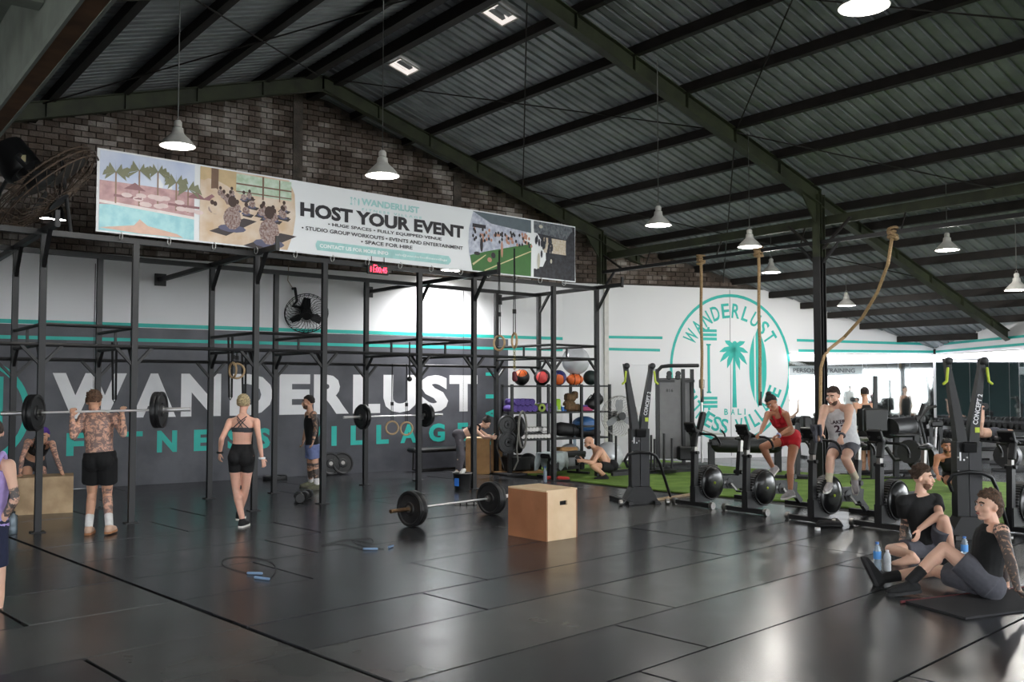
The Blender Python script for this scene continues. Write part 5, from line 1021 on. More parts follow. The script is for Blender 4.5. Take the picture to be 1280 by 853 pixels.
# ---- right side background machines
def pad(mm, c, size, rz, tilt=0): mm.box(c, size, Matrix.Rotation(rz, 3, 'Z') @ Matrix.Rotation(tilt, 3, 'Y'), min(size)*.3)
rzc = -TH
p = gp(930, 592); d = p.dot(CFH); t = thing('hip_bench', 'long black padded bench behind the ridden bike and below the emblem', 'bench', p); c = at(930, 556, d)
mm = MB(); mm.cap(at(897, 556, d), at(968, 557, d), .16); q(mm, 'roller_pad', BLACKP, t); mm = MB(); a, b = at(888, 553, d), at(975, 553, d); mm.beam(a, b, .3, .1); q(mm, 'frame_rail', BLACK, t, None)
for x in (889, 972): mm = MB(); a = at(x, 553, d); mm.beam(a, V((a.x, a.y, 0.03)), .12, .12, CR); q(mm, 'leg', BLACK, t, None)
mm = MB(); a, b = gp(870, 596), gp(1010, 600); mm.beam(a+UZ*.04, b+UZ*.04, .12, .06); q(mm, 'floor_rail', BLACK, t, None)
def machine(lab, px, py, parts, cat='machine', name='weight_machine'):
    p = gp(px, py); d = p.dot(CFH); t = thing(name, lab, cat, p)
    for nm, kind, m, a in parts:
        mm = MB()
        if kind == 'pad': (x0, y0, x1, y1, dp) = a; c = at((x0+x1)/2, (y0+y1)/2, d); mm.box(c, (abs(x1-x0)*d/FPX, dp, abs(y1-y0)*d/FPX), Matrix.Rotation(rzc, 3, 'Z'), .03)
        elif kind == 'bar': (pts, r, off) = a; mm.tube([at(x, y, d+o) for (x, y), o in zip(pts, off)], r, 8)
        elif kind == 'cyl': (x0, y0, x1, y1, r, o0_, o1_) = a; mm.cyl(at(x0, y0, d+o0_), at(x1, y1, d+o1_), r, n=16)
        elif kind == 'post': (x, y0, y1, w_, o_) = a; mm.beam(at(x, y0, d+o_), at(x, y1, d+o_), w_, w_, CR)
        q(mm, nm, m, t, 40)
    return t
machine('black leg machine with cylindrical roller pad behind the jersey man', 1110, 600, [
    ('back_pad', 'pad', BLACKP, (1079, 511, 1109, 540, .14)), ('roller_pad', 'cyl', BLACKP, (1112, 536, 1136, 533, .19, 0, .5)), ('seat_pad', 'pad', BLACKP, (1112, 541, 1146, 546, .5)),
    ('upright', 'post', BLACK, (1092, 540, 599, .09, 0)), ('upright', 'post', BLACK, (1120, 545, 596, .09, .3)), ('upright', 'post', BLACK, (1145, 545, 598, .09, -.2)), ('floor_rail', 'bar', BLACK, ([(1070, 601), (1160, 598)], .04, (0, 0))), ('floor_rail', 'bar', BLACK, ([(1060, 591), (1150, 590)], .04, (.8, .8))),
    ('lever', 'bar', BLACK, ([(1108, 560), (1118, 575), (1150, 572)], .04, (0, -.2, 0))), ('lever', 'bar', STEEL, ([(1076, 549), (1096, 548)], .03, (-.3, -.3))), ('weight_plate', 'cyl', PLATE, (1136, 565, 1139, 565, .22, -.3, -.2)), ('bench_pad', 'pad', mat('grey vinyl pad', (128, 130, 134), .5), (1076, 547, 1100, 551, .4)), ('post_mast', 'post', BLACK, (1094, 470, 515, .07, .2))], 'leg machine')
machine('black curved elliptical trainer left of the cable column', 1152, 596, [
    ('body', 'cyl', GLOSSB, (1150, 572, 1156, 571, .28, 0, .2)), ('mast', 'bar', BLACK, ([(1153, 590), (1151, 560), (1147, 530), (1155, 505)], .05, (0, 0, 0, 0))), ('console', 'pad', BLACKP, (1143, 519, 1156, 529, .1)), ('arm', 'bar', BLACK, ([(1160, 585), (1156, 550), (1150, 525), (1160, 510), (1170, 508)], .03, (-.3, -.3, -.3, -.3, -.3))), ('arm', 'bar', BLACK, ([(1146, 585), (1144, 550), (1142, 525)], .03, (.3, .3, .3))), ('base', 'bar', BLACK, ([(1130, 596), (1176, 598)], .05, (0, 0)))], 'elliptical', 'elliptical_trainer')
machine('slim chrome cable column right of the elliptical trainer', 1168, 585, [
    ('upright', 'post', BLACK, (1164, 528, 585, .06, 0)), ('upright', 'post', BLACK, (1176, 528, 585, .06, 0)), ('cross_head', 'pad', BLACKP, (1162, 526, 1178, 534, .15)), ('guide_rod', 'bar', CHROME, ([(1170, 534), (1167, 583)], .03, (0, 0))), ('foot', 'bar', BLACK, ([(1156, 584), (1180, 586)], .04, (0, 0)))], 'cable column', 'cable_column')
machine('black padded bench station behind the woman in red', 1010, 596, [
    ('back_pad', 'pad', BLACKP, (1002, 520, 1012, 545, .3)), ('seat_pad', 'pad', BLACKP, (985, 546, 1022, 553, .35)), ('upright', 'post', BLACK, (997, 530, 594, .08, 0)), ('upright', 'post', BLACK, (1015, 545, 594, .08, .2)), ('floor_rail', 'bar', BLACK, ([(985, 595), (1050, 598)], .04, (0, 0))), ('side_arm', 'bar', BLACK, ([(990, 540), (1002, 552), (1016, 540)], .03, (-.2, -.2, -.2)))], 'bench station')
machine('low black bench station at the far right edge', 1262, 590, [
    ('pad', 'pad', BLACKP, (1249, 546, 1285, 552, .5)), ('upright', 'post', BLACK, (1262, 550, 588, .12, 0)), ('weight_plate', 'cyl', PLATE, (1257, 570, 1262, 570, .25, 0, .15)), ('floor_rail', 'bar', BLACK, ([(1240, 588), (1290, 590)], .04, (0, 0)))], 'bench station')
machine('low black seat frame behind the empty bike on the right', 1085, 594, [('seat_pad', 'pad', MATS['grey vinyl pad'], (1062, 547, 1082, 552, .35)), ('leg', 'post', BLACK, (1090, 552, 592, .06, 0)), ('leg', 'post', BLACK, (1066, 552, 591, .06, .1)), ('rail', 'bar', BLACK, ([(1050, 594), (1110, 596)], .04, (0, 0)))], 'bench station')
# dumbbell racks along the mirrors
HEX = make_db('black dumbbell on the upper rail of the rack under the mirror beside the emblem', .28, .075, RUBBER, STEEL); HEX['group'] = 'black dumbbells under the mirrors'; first = True
def dbrack(lab, o, x, n, u0, u1, k):
    global first
    t = thing('dumbbell_rack', lab, 'rack', o+x*((u0+u1)/2)+n*.35); rz = math.atan2(x.y, x.x)
    for z, off in ((.78, .22), (.5, .42)):
        mm = MB(); a, b = o+x*u0+n*off+UZ*z, o+x*u1+n*off+UZ*z
        mm.beam(a+n*.09, b+n*.09, .03, .05); mm.beam(a-n*.09, b-n*.09, .03, .05); q(mm, 'rail', BLACK, t, None)
    for i in range(5):
        u = u0+(u1-u0)*i/4; mm = MB(); mm.beam(o+x*u+n*.3, o+x*u+n*.2+UZ*.85, .06, .06, x); mm.beam(o+x*u+n*.05+UZ*.03, o+x*u+n*.6+UZ*.03, .06, .06); q(mm, 'leg', BLACK, t, None)
    for z, off in ((.80, .22), (.525, .42)):
        for i in range(k):
            u = u0+.1+(u1-u0-.2)*i/(k-1); p = o+x*u+n*off+UZ*z; r = rz+math.pi/2
            if first: HEX.location = p; HEX.rotation_euler = (0, 0, r); first = False
            else: dup(HEX, p, r, 'black dumbbell on the %s rail of the rack under the %s' % ('upper' if z > .7 else 'lower', 'side wall mirror' if 'side wall' in lab else 'mirror beside the emblem'))
dbrack('long black dumbbell rack under the mirror beside the emblem', B0, bx_, bn_, um0+.1, ue-.5, 17)
dbrack('long black dumbbell rack under the side wall mirror', CORN, rd_, rn_, .5, lr-.1, 18)
# ---- small things round the seated men
YB_ = mat('blue label band', (80, 150, 220), .5)
bottle('clear water bottle with blue label by the raised shoe', gp(1097, 713), .27, .036, BLUE, YB_)
bottle('white translucent shaker bottle beside the blue labelled bottle', gp(1109.5, 714), .2, .034, LETTER, None, mat('milky plastic', (214, 218, 222), .4, trans=.2))
bottle('water bottle with blue cap between the two seated men', gp(1206, 702), .25, .034, BLUE, YB_)
mm = MB(); p = gp(1022, 663); t = thing('tape_roll', 'small white tape roll on the floor by the jersey man\'s bike', 'tape', p); mm.lathe([(.02, 0), (.035, 0), (.035, .03), (.02, .03)], p, n=16, cap=False); q(mm, 'roll', LETTER, t); mm = MB(); mm.lathe([(.018, 0), (.021, 0), (.021, .03), (.018, .03)], p, n=14, cap=False); q(mm, 'core', PLYO, t)
p = gp(1037, 659); t = thing('floor_pad', 'small dark folded pad on the floor by the jersey man\'s bike', 'pad', p); mm = MB(); mm.box(p+UZ*.03, (.32, .2, .05), Matrix.Rotation(-.9, 3, 'Z'), .02); q(mm, 'lower_fold', RUBBER, t, None); mm = MB(); mm.box(p+UZ*.06, (.28, .18, .03), Matrix.Rotation(-.95, 3, 'Z'), .012); q(mm, 'upper_fold', RUBBER, t, None)
p = gp(16, 668); bottle('tall steel flask on the floor beside the lavender top woman', p, .27, .05, BLACKP, None, mat('flask steel blue', (120, 132, 142), .4, .4))
mt = thing('exercise_mat', 'dark exercise mat under the man in the black tank', 'mat', gp(1260, 752)); mm = MB(); c = gp(1262, 752); mm.box(c+UZ*.01, (1.7, .62, .016), Matrix.Rotation(-.25, 3, 'Z')); q(mm, 'mat', mat('dark mat foam', (30, 30, 34), .8), mt, None); mm = MB(); mm.beam(c+V((-.8, .5, .014)), c+V((.82, .08, .014)), .012, .018); q(mm, 'edge_binding', mat('dark red binding', (90, 24, 30), .8), mt, None)
# ================================================================== PEOPLE
def skin(name, rgb, tat=None):
    if name in MATS: return MATS[name]
    m = mat(name, rgb, .5, scale=9, var=.1); N, L, b = nodes(m); b.inputs['Subsurface Weight'].default_value = .06; b.inputs['Subsurface Radius'].default_value = (.02, .008, .004)
    if tat:
        tc = N.new('ShaderNodeTexCoord'); v = N.new('ShaderNodeTexNoise'); v.inputs['Scale'].default_value = 17; v.inputs['Detail'].default_value = 3; v.inputs['Distortion'].default_value = 1.5
        L.new(tc.outputs['Object'], v.inputs['Vector']); r = N.new('ShaderNodeValToRGB'); r.color_ramp.elements[0].position = tat[0]; r.color_ramp.elements[1].position = tat[0]+.1
        r.color_ramp.elements[0].color = (*lin(tat[1]), 1); r.color_ramp.elements[1].color = (*lin(rgb), 1); L.new(v.outputs['Fac'], r.inputs['Fac']); L.new(r.outputs['Color'], b.inputs['Base Color'])
    return m
TORSO_M = [(-.17, .085, .075), (-.07, .15, .105), (.06, .158, .112), (.28, .142, .098), (.5, .152, .110), (.7, .168, .120), (.86, .170, .110), (.96, .125, .080), (1.03, .07, .06)]
TORSO_F = [(-.17, .08, .075), (-.07, .155, .115), (.06, .16, .115), (.30, .118, .086), (.5, .126, .096), (.7, .138, .102), (.86, .138, .092), (.96, .10, .068), (1.03, .055, .05)]
PEND = []
def interp(tab, t):
    if t <= tab[0][0]: return tab[0][1:]
    for a, b in zip(tab, tab[1:]):
        if t <= b[0]:
            k = (t-a[0])/(b[0]-a[0]); return tuple(a[i]+(b[i]-a[i])*k for i in (1, 2))
    return tab[-1][1:]
class Body:
    def __init__(s, J, h, fem, bulk): s.J = J; s.k = h/1.75; s.fem = fem; s.bulk = bulk; s.tab = TORSO_F if fem else TORSO_M; s.seg = []
def solve(par, px, py, L, sgn):                       # joint on the pixel's ray at bone length L from its parent
    r = ray(px, py).normalized(); oc = CC-par; b = oc.dot(r); c = oc.dot(oc)-L*L; D = b*b-c
    if D <= 0:
        p = CC+r*(-b); return par+(p-par).normalized()*L*1.0
    return CC+r*(-b+sgn*math.sqrt(D))
def horiz(v): v = V(v); v.z = 0; return v.normalized()
def cam_dir(r, d, z=0): return (CR*r+CFH*d+UZ*z).normalized()
def remesh(name, mb, m, parent, vox, it=4, tags=None):
    o = mb.build(name, m, parent, None); md = o.modifiers.new('r', 'REMESH'); md.mode = 'VOXEL'; md.voxel_size = vox
    s = o.modifiers.new('s', 'SMOOTH'); s.factor = .5; s.iterations = it; PEND.append((o, m, tags)); return o
def person(label, d0, P, h=1.75, fem=False, bulk=1.0, lat=(1, 0), face=(0, -1), look=None, skinm=None, tattoo=None, tat=(), hair=('short', (50, 38, 32)), wear=(), shoes=None, socks=None, vox=.0085, beard=None, grip=(0.5, 0.5), handdir=(None, None), toe=(None, None), tilt=(0, 0, 1), bare_foot=False, group=None, twist=None):
    """P: pixel joints: pelvis, neck, head, sa, sb, ea, eb, wa, wb, ka, kb, aa, ab -> (px,py[,sign])"""
    k = h/1.75; J = {}; la = cam_dir(*lat); fc = cam_dir(*face)
    J['pelvis'] = at(P['pelvis'][0], P['pelvis'][1], d0)
    def jt(n, par, L):
        e = P[n]; sg = e[2] if len(e) > 2 else 0
        if len(e) > 3: J[n] = at(e[0], e[1], e[3]); return
        J[n] = solve(J[par], e[0], e[1], L*k, sg) if sg else (lambda p: J[par]+(p-J[par]).normalized()*min((p-J[par]).length, L*k*1.12))(at(e[0], e[1], J[par].dot(CFH)))
    jt('neck', 'pelvis', .53); jt('head', 'neck', .19)
    sw = (.165 if fem else .19)*k
    for n, s in (('sa', -1), ('sb', 1)):
        if n in P: jt(n, 'neck', .2 if not fem else .175)
        else: J[n] = J['neck']+la*(s*sw)-UZ*.03
    for n, s in (('ha', -1), ('hb', 1)): J[n] = J['pelvis']+la*(s*.088*k)-UZ*.02
    jt('ea', 'sa', .285); jt('eb', 'sb', .285); jt('wa', 'ea', .25); jt('wb', 'eb', .25)
    jt('ka', 'ha', .43); jt('kb', 'hb', .43); jt('aa', 'ka', .41); jt('ab', 'kb', .41)
    base = V((J['pelvis'].x, J['pelvis'].y, max(0, min(J['aa'].z, J['ab'].z)-.09)))
    root = thing('person', label, 'person', base, group=group)
    B = MB(); tg = []
    def T(n0, tag_): tg.extend([tag_]*(len(B.v)-n0))
    up = (J['neck']-J['pelvis']); SP = up.length; up.normalize(); shl = (J['sb']-J['sa']).normalized(); hpl = la
    def station(t, inf=0.0, wf=1.0):
        w_, d_ = interp(s_tab, t); w_, d_ = w_*k*bulk*wf+inf, d_*k*bulk+inf; p = J['pelvis']+up*(t*SP)
        bow = fwd_bow*math.sin(max(0, min(1, t))*math.pi); f0 = hpl.lerp(shl, max(0, min(1, t))); x = (f0-up*f0.dot(up)).normalized(); y = up.cross(x); 
        if y.dot(fc+UZ*.0) < 0 and abs(y.dot(fc)) > .2: y = -y
        p = p-y*bow; n = 18; return [p+x*(w_*math.copysign(abs(math.cos(a))**.85, math.cos(a)))+y*(d_*math.copysign(abs(math.sin(a))**.85, math.sin(a))) for a in [2*math.pi*i/n for i in range(n)]], x, y, p
    s_tab = TORSO_F if fem else TORSO_M; fwd_bow = P.get('bow', 0.0)
    def torso(mb, t0, t1, inf=0, wf=1.0, n=12): mb.loft([station(t0+(t1-t0)*i/n, inf, wf)[0] for i in range(n+1)])
    n0 = len(B.v); torso(B, -.17, 1.03); T(n0, 'torso'); _, tx, ty, tp = station(.72)
    fwd = ty
    n0 = len(B.v)
    if fem:
        for s in (-1, 1): B.ell(tp+tx*(s*.062*k)+fwd*(.075*k*bulk)-up*.01, (.058*k, .058*k, .055*k))
    for s in (-1, 1): B.ell(station(-.04)[3]+tx*(s*.07*k)-fwd*(.055*k), (.09*k*bulk, .085*k, .1*k), (tx, fwd, up))
    T(n0, 'torso')
    bk = bulk*k*(.86 if fem else 1.0)
    for a in 'ab':
        S, E, W_ = J['s'+a], J['e'+a], J['w'+a]; n0 = len(B.v)
        B.cap(J['neck']-up*.03, S, .045*bk, .05*bk); T(n0, 'torso'); n0 = len(B.v)
        B.cap(S, S.lerp(E, .35), .062*bk, .05*bk); B.cap(S.lerp(E, .2), E, .05*bk, .039*bk); T(n0, 'ua'+a); n0 = len(B.v)
        B.cap(E, E.lerp(W_, .3), .041*bk, .042*bk); B.cap(E.lerp(W_, .3), W_, .042*bk, .026*bk); T(n0, 'fa'+a); n0 = len(B.v)
        Hp, K_, A_ = J['h'+a], J['k'+a], J['a'+a]; lk = k*(.5+.5*bulk)*(1.0 if not fem else .98)
        B.cap(Hp, Hp.lerp(K_, .5), .088*lk, .076*lk); B.cap(Hp.lerp(K_, .4), K_, .078*lk, .054*lk); T(n0, 'th'+a); n0 = len(B.v)
        B.cap(K_, K_.lerp(A_, .33), .052*lk, .056*lk); B.cap(K_.lerp(A_, .33), A_, .056*lk, .036*lk); T(n0, 'ca'+a)
        kd = (A_-K_).normalized(); hdv = (K_-Hp).normalized(); back = (kd.cross(hdv.cross(kd)))
        bx = -fc if back.length < .15 else -back.normalized()
        n0 = len(B.v); B.ell(K_.lerp(A_, .28)+(-fc if back.length < .15 else -(hdv-kd*hdv.dot(kd)).normalized())*.018*k, .05*lk); T(n0, 'ca'+a)
    # feet
    feet = {}
    for i, a in enumerate('ab'):
        A_ = J['a'+a]; td = toe[i]; td = cam_dir(*td) if td is not None else fc; td = td.normalized(); ud = (A_-J['k'+a]).normalized()
        nz = td.cross(la if i else la); sole = (-UZ+td*td.z).normalized() if abs(td.z) < .85 else ud
        heel = A_-td*(.035*k)+sole*(.055*k); ball = A_+td*(.125*k)+sole*(.062*k); tip = A_+td*(.175*k)+sole*(.066*k); feet[a] = (A_, heel, ball, tip, td, sole)
        n0 = len(B.v); B.cap(A_, heel, .036*k, .034*k); B.cap(A_+sole*.02, ball, .036*k, .03*k); B.cap(heel, ball, .034*k, .034*k); B.cap(ball, tip, .032*k, .024*k); T(n0, 'ft'+a)
    # hands
    for i, a in enumerate('ab'):
        W_, E = J['w'+a], J['e'+a]; fd = (W_-E).normalized(); hd_ = handdir[i]
        hv = cam_dir(*hd_[:3]) if hd_ else fd
        pn = cam_dir(*hd_[3:]) if hd_ and len(hd_) > 3 else (fc if abs(fc.dot(hv)) < .8 else -UZ)
        pn = (pn-hv*pn.dot(hv)).normalized(); sd = hv.cross(pn).normalized(); s = .9*k*(.92 if fem else 1); g = grip[i]; n0 = len(B.v)
        inw = 1 if sd.dot(J['neck']-W_) > 0 else -1
        for u in (-.028, -.009, .010, .028): B.cap(W_+hv*.01, W_+hv*(.088*s)+sd*(u*s), .02*s, .013*s)
        for u, L in ((-.033, .064), (-.011, .078), (.011, .084), (.033, .074)):
            L = L if inw > 0 else {.064: .074, .078: .084, .084: .078, .074: .064}[L]
            p0_ = W_+hv*(.09*s)+sd*(u*s); d1 = (hv*math.cos(g*.7)+pn*math.sin(g*.7)); p1_ = p0_+d1*(L*.5*s); d2 = (hv*math.cos(g*1.6)+pn*math.sin(g*1.6)); p2_ = p1_+d2*(L*.3*s); d3 = (hv*math.cos(g*2.3)+pn*math.sin(g*2.3)); p3_ = p2_+d3*(L*.24*s)
            for q0, q1, r0, r1 in ((p0_, p1_, .0105, .0095), (p1_, p2_, .0095, .009), (p2_, p3_, .009, .0075)): B.cap(q0, q1, r0*s, r1*s, 8)
        tb = W_+hv*(.03*s)+sd*(inw*.03*s); t1 = tb+(sd*inw*.75+hv*.6+pn*.35*g).normalized()*(.045*s); t2 = t1+(sd*inw*.3+hv*.8+pn*.8*g).normalized()*(.034*s); B.cap(tb, t1, .016*s, .0125*s, 8); B.cap(t1, t2, .012*s, .0095*s, 8)
        T(n0, 'hn'+a)
    # head
    Hc = J['head']; lk_ = look or (face[0], face[1], 0); hf = cam_dir(*lk_); hu = cam_dir(*tilt); hu = (hu-hf*hu.dot(hf)).normalized(); hs = hf.cross(hu); kk = h/1.75*(.97 if fem else 1); A3 = (hs, hf, hu)
    n0 = len(B.v); B.cap(J['neck']-up*.04, Hc-hu*.06*kk-hf*.015, .060*bk, .054*bk); T(n0, 'neck'); n0 = len(B.v)
    B.ell(Hc+hu*.026*kk-hf*.008, (.074*kk, .094*kk, .092*kk), A3, 18, 12); B.ell(Hc+hf*.028*kk-hu*.04*kk, (.058*kk, .062*kk, .075*kk), A3, 16, 10); B.ell(Hc+hf*.062*kk-hu*.092*kk, (.03*kk, .026*kk, .022*kk), A3)
    B.cap(Hc+hf*.088*kk+hu*.012*kk, Hc+hf*.107*kk-hu*.028*kk, .009*kk, .014*kk, 8); B.cap(Hc-hs*.035*kk+hf*.076*kk+hu*.03*kk, Hc+hs*.035*kk+hf*.076*kk+hu*.03*kk, .012*kk, n=8)
    B.ell(Hc+hf*.086*kk-hu*.06*kk, (.026*kk, .012*kk, .016*kk), A3)
    for s in (-1, 1): B.ell(Hc+hs*(s*.077*kk)-hf*.012*kk-hu*.004*kk, (.012*kk, .02*kk, .032*kk), A3); B.ell(Hc+hs*(s*.045*kk)+hf*.055*kk-hu*.02*kk, (.026*kk, .03*kk, .026*kk), A3)
    T(n0, 'head')
    ms = [skinm]+([tattoo] if tattoo else [])
    body = remesh('body', B, ms, root, vox, 4, (tg, [v.copy() for v in B.v], tat, INV[root.name]) if tattoo else None)
    # face details
    for s in (-1, 1):
        mm = MB(); e = Hc+hs*(s*.031*kk)+hf*.083*kk+hu*.012*kk; mm.ell(e, (.014*kk, .008*kk, .007*kk), A3, 10, 6); ey = q(mm, 'eye', mat('eye white', (214, 206, 200), .3), root)
        mm = MB(); mm.ell(e+hf*.005*kk, (.0065*kk, .005*kk, .0065*kk), A3, 8, 6); q(mm, 'iris', mat('dark iris', (30, 22, 18), .2), ey)
        mm = MB(); mm.tube([Hc+hs*(s*.014*kk)+hf*.092*kk+hu*.032*kk, Hc+hs*(s*.034*kk)+hf*.089*kk+hu*.038*kk, Hc+hs*(s*.054*kk)+hf*.076*kk+hu*.030*kk], .0055*kk, 6); q(mm, 'eyebrow', mat('brow '+str(hair[1]), tuple(int(v*.6) for v in hair[1]), .8), root)
    mm = MB(); mm.ell(Hc+hf*.096*kk-hu*.058*kk, (.023*kk, .007*kk, .009*kk), A3, 10, 6); q(mm, 'lips', mat('lips', (176, 104, 92), .5), root)
    # hair
    HM = mat('hair '+str(hair[1]), hair[1], .6, scale=70, rgb2=tuple(int(v*.6) for v in hair[1]), bump=.6)
    kind = hair[0]; rg = random.Random(len(label))
    def shell(nm, c, rad, keep, m, amp=.004, n=40, mm_=26):
        mm = MB(); rings = []
        for j in range(mm_+1):
            ph = max(-1.52, min(1.52, -math.pi/2+math.pi*j/mm_)); row = []
            for i in range(n):
                a = 2*math.pi*i/n; d = (math.cos(ph)*math.cos(a), math.cos(ph)*math.sin(a), math.sin(ph)); kp = keep(d); f = 1.0 if kp > .12 else max(.72, 1+(kp-.12)*.9); nzv = (noise.noise(V(d)*5+V((len(label), 0, 0)))+.7*noise.noise(V((d[0]*14, d[1]*14, d[2]*6))))*amp*(2 if kp > 0 else 0)
                row.append(c+hs*(d[0]*(rad[0]*f+nzv))+hf*(d[1]*(rad[1]*f+nzv))+hu*(d[2]*(rad[2]*f+nzv)))
            rings.append(row)
        mm.loft(rings); return q(mm, nm, m, root, 80)
    line = lambda d: (d[2]-(.34 if d[1] > .45 else (.34-(.45-d[1])*1.3 if d[1] > -.15 else -.44)))
    if kind == 'short': shell('hair', Hc+hu*.03*kk-hf*.014*kk, (.0865*kk, .103*kk, .104*kk), line, HM, .005)
    if kind == 'messy': shell('hair', Hc+hu*.038*kk-hf*.012*kk, (.0885*kk, .107*kk, .112*kk), line, HM, .013)
    if kind == 'mullet':
        shell('hair', Hc+hu*.036*kk-hf*.018*kk, (.0885*kk, .108*kk, .109*kk), line, HM, .01); mm = MB(); mm.ell(Hc-hf*.075*kk-hu*.03*kk, (.062*kk, .05*kk, .075*kk), A3, 14, 10); q(mm, 'back_hair', HM, root, 80)
    if kind == 'bob': shell('hair', Hc+hu*.026*kk-hf*.016*kk, (.09*kk, .105*kk, .108*kk), lambda d: d[2]-(.4 if d[1] > .4 else (-.62 if d[1] < .1 else -.6+(d[1]-.1)*3.3)), HM, .004)
    if kind == 'bun':
        shell('hair', Hc+hu*.032*kk-hf*.014*kk, (.082*kk, .101*kk, .098*kk), line, HM, .004); mm = MB(); mm.ell(Hc+hu*.125*kk-hf*.055*kk, (.045*kk, .045*kk, .042*kk), A3); q(mm, 'bun', HM, root, 80)
    if kind == 'cap':
        shell('head_scarf', Hc+hu*.034*kk-hf*.012*kk, (.086*kk, .104*kk, .1*kk), line, mat('scarf '+str(hair[2]), hair[2], .8, scale=14), .003)
    if beard:
        BM = mat('beard '+str(beard), beard, .8, scale=80, bump=.6, rgb2=tuple(int(v*.65) for v in beard)); shell('beard', Hc+hf*.029*kk-hu*.046*kk, (.0625*kk, .066*kk, .077*kk), lambda d: (-.05-d[2]) if d[1] > -.35 and not (d[1] > .8 and -.28 < d[2] < -.05) else -.3, BM, .001, 30, 20)
    # clothes
    for g in wear:
        m = g['m']; C_ = MB(); inf = g.get('inf', .012)
        if 't' in g: torso(C_, g['t'][0], g['t'][1], inf, g.get('wf', 1.0), 14)
        if 'yoke' in g: torso(C_, g['yoke'][0], g['yoke'][1], inf, g['yoke'][2], 8)
        if g.get('sleeve'):
            for a_ in 'ab':
                S_ = J['s'+a_]; E_ = J['e'+a_]; C_.cap(J['neck']-up*.035, S_, .052*bk+.008, .064*bk+.006); C_.cap(S_, S_.lerp(E_, .3), .068*bk+.006, .06*bk+.006)
        if fem and 't' in g and g['t'][0] < .7 < g['t'][1]:
            for s in (-1, 1): C_.ell(tp+tx*(s*.062*k)+fwd*(.078*k*bulk)-up*.01, (.066*k, .064*k, .06*k))
        if g.get('butt') or ('t' in g and g['t'][0] < -.1):
            for s in (-1, 1): C_.ell(station(-.04)[3]+tx*(s*.07*k)-fwd*(.055*k), (.09*k*bulk+inf, .085*k+inf, .1*k+inf), (tx, fwd, up))
        for n_, f0_, f1_, ra, rb in g.get('limb', ()):        # (bone+side, from, to, r0, r1): flat ended tube
            s0, s1 = {'th': ('h', 'k'), 'ca': ('k', 'a'), 'ua': ('s', 'e'), 'fa': ('e', 'w')}[n_[:2]]; a0, a1 = J[s0+n_[2]], J[s1+n_[2]]
            dv = a1-a0; C_.cyl(a0+dv*f0_, a0+dv*f1_, ra*k*(.5+.5*bulk), rb*k*(.5+.5*bulk), 16)
        for st in g.get('straps', ()):                          # over the shoulder: x offset, half width
            pts = []
            for t_, fr in ((.72, 1), (.9, 1), (1.0, .55), (1.015, 0), (1.0, -.55), (.9, -1), (.72, -1)):
                _, x_, y_, p_ = station(t_); w_, d_ = interp(s_tab, t_); dd_ = (max(d_, .085)*k*bulk+.006) if abs(fr) == 1 else d_*k*bulk*1.25; pts.append(p_+x_*(st[0]*k)+y_*(fr*dd_)+up*(.035 if abs(fr) < .2 else (.02 if abs(fr) < .8 else 0)))
            C_.tube(pts, st[1]*k, 8)
        if C_.v: remesh(g['n'], C_, m, root, g.get('vox', .01), g.get('it', 3))
    for i, a in enumerate('ab'):
        A_, heel, ball, tip, td, sole = feet[a]
        if shoes:
            C_ = MB(); C_.cap(A_+sole*.012, heel, .047*k, .044*k); C_.cap(A_+sole*.03, ball, .045*k, .038*k); C_.cap(heel, ball, .044*k, .043*k); C_.cap(ball, tip, .042*k, .032*k); sh = remesh('shoe', C_, shoes[0], root, .009, 2)
            mm = MB(); o = sole*(.034*k); x = td.cross(sole).normalized(); P_ = []
            for f_, w_ in ((-.075, .022), (-.05, .04), (.04, .038), (.1, .046), (.16, .044), (.2, .028), (.215, .01)): P_.append((f_, w_))
            oo = A_+sole*(.075*k); out = [oo+td*(f_*k)+x*(w_*k) for f_, w_ in P_]+[oo+td*(f_*k)-x*(w_*k) for f_, w_ in reversed(P_)]; n = len(out); mm.add(out+[p+sole*(.024*k) for p in out], [tuple(range(n)), tuple(reversed(range(n, 2*n)))]+[(j, (j+1) % n, n+(j+1) % n, n+j) for j in range(n)]); q(mm, 'sole', shoes[1], sh, None)
        if socks:
            C_ = MB(); K_ = J['k'+a]; dv = (K_-A_).normalized(); C_.cyl(A_-dv*.02, A_+dv*socks[1], .046*k, .050*k, 14); remesh('sock', C_, socks[0], root, .009, 2)
    return root, J, dict(hf=hf, hs=hs, hu=hu, Hc=Hc, station=station, up=up)
def cloth(n, rgb, **k): return mat('cloth '+n, rgb, .85, scale=k.pop('scale', 25), var=k.pop('var', .14), bump=.25, bscale=14, **k)
CB = cloth('black', (15, 15, 17)); CBT = cloth('black stretch', (14, 14, 17)); CG = cloth('charcoal', (62, 64, 70)); CGL = cloth('grey leggings', (92, 88, 94)); CR_ = cloth('red', (196, 28, 40)); CWH = cloth('white jersey', (232, 230, 232)); CBL = cloth('dusty blue', (112, 124, 168)); CLA = cloth('lavender', (176, 156, 216)); CNV = cloth('navy', (28, 34, 62)); CPU = cloth('purple', (92, 56, 150)); CGR = cloth('slate grey', (84, 84, 92))
SW = (cloth('white shoe', (206, 200, 196)), mat('white sole', (232, 228, 222), .6)); SBk = (cloth('black shoe', (26, 26, 28)), mat('white sole', (232, 228, 222), .6)); SBB = (cloth('black shoe', (26, 26, 28)), mat('dark sole', (40, 40, 42), .7)); STan = (cloth('tan shoe', (206, 172, 150)), mat('gum sole', (176, 120, 80), .7)); SOl = (cloth('olive shoe', (104, 104, 84)), mat('olive sole', (84, 82, 70), .7)); SGy = (cloth('grey shoe', (168, 162, 162)), mat('white sole', (232, 228, 222), .6))
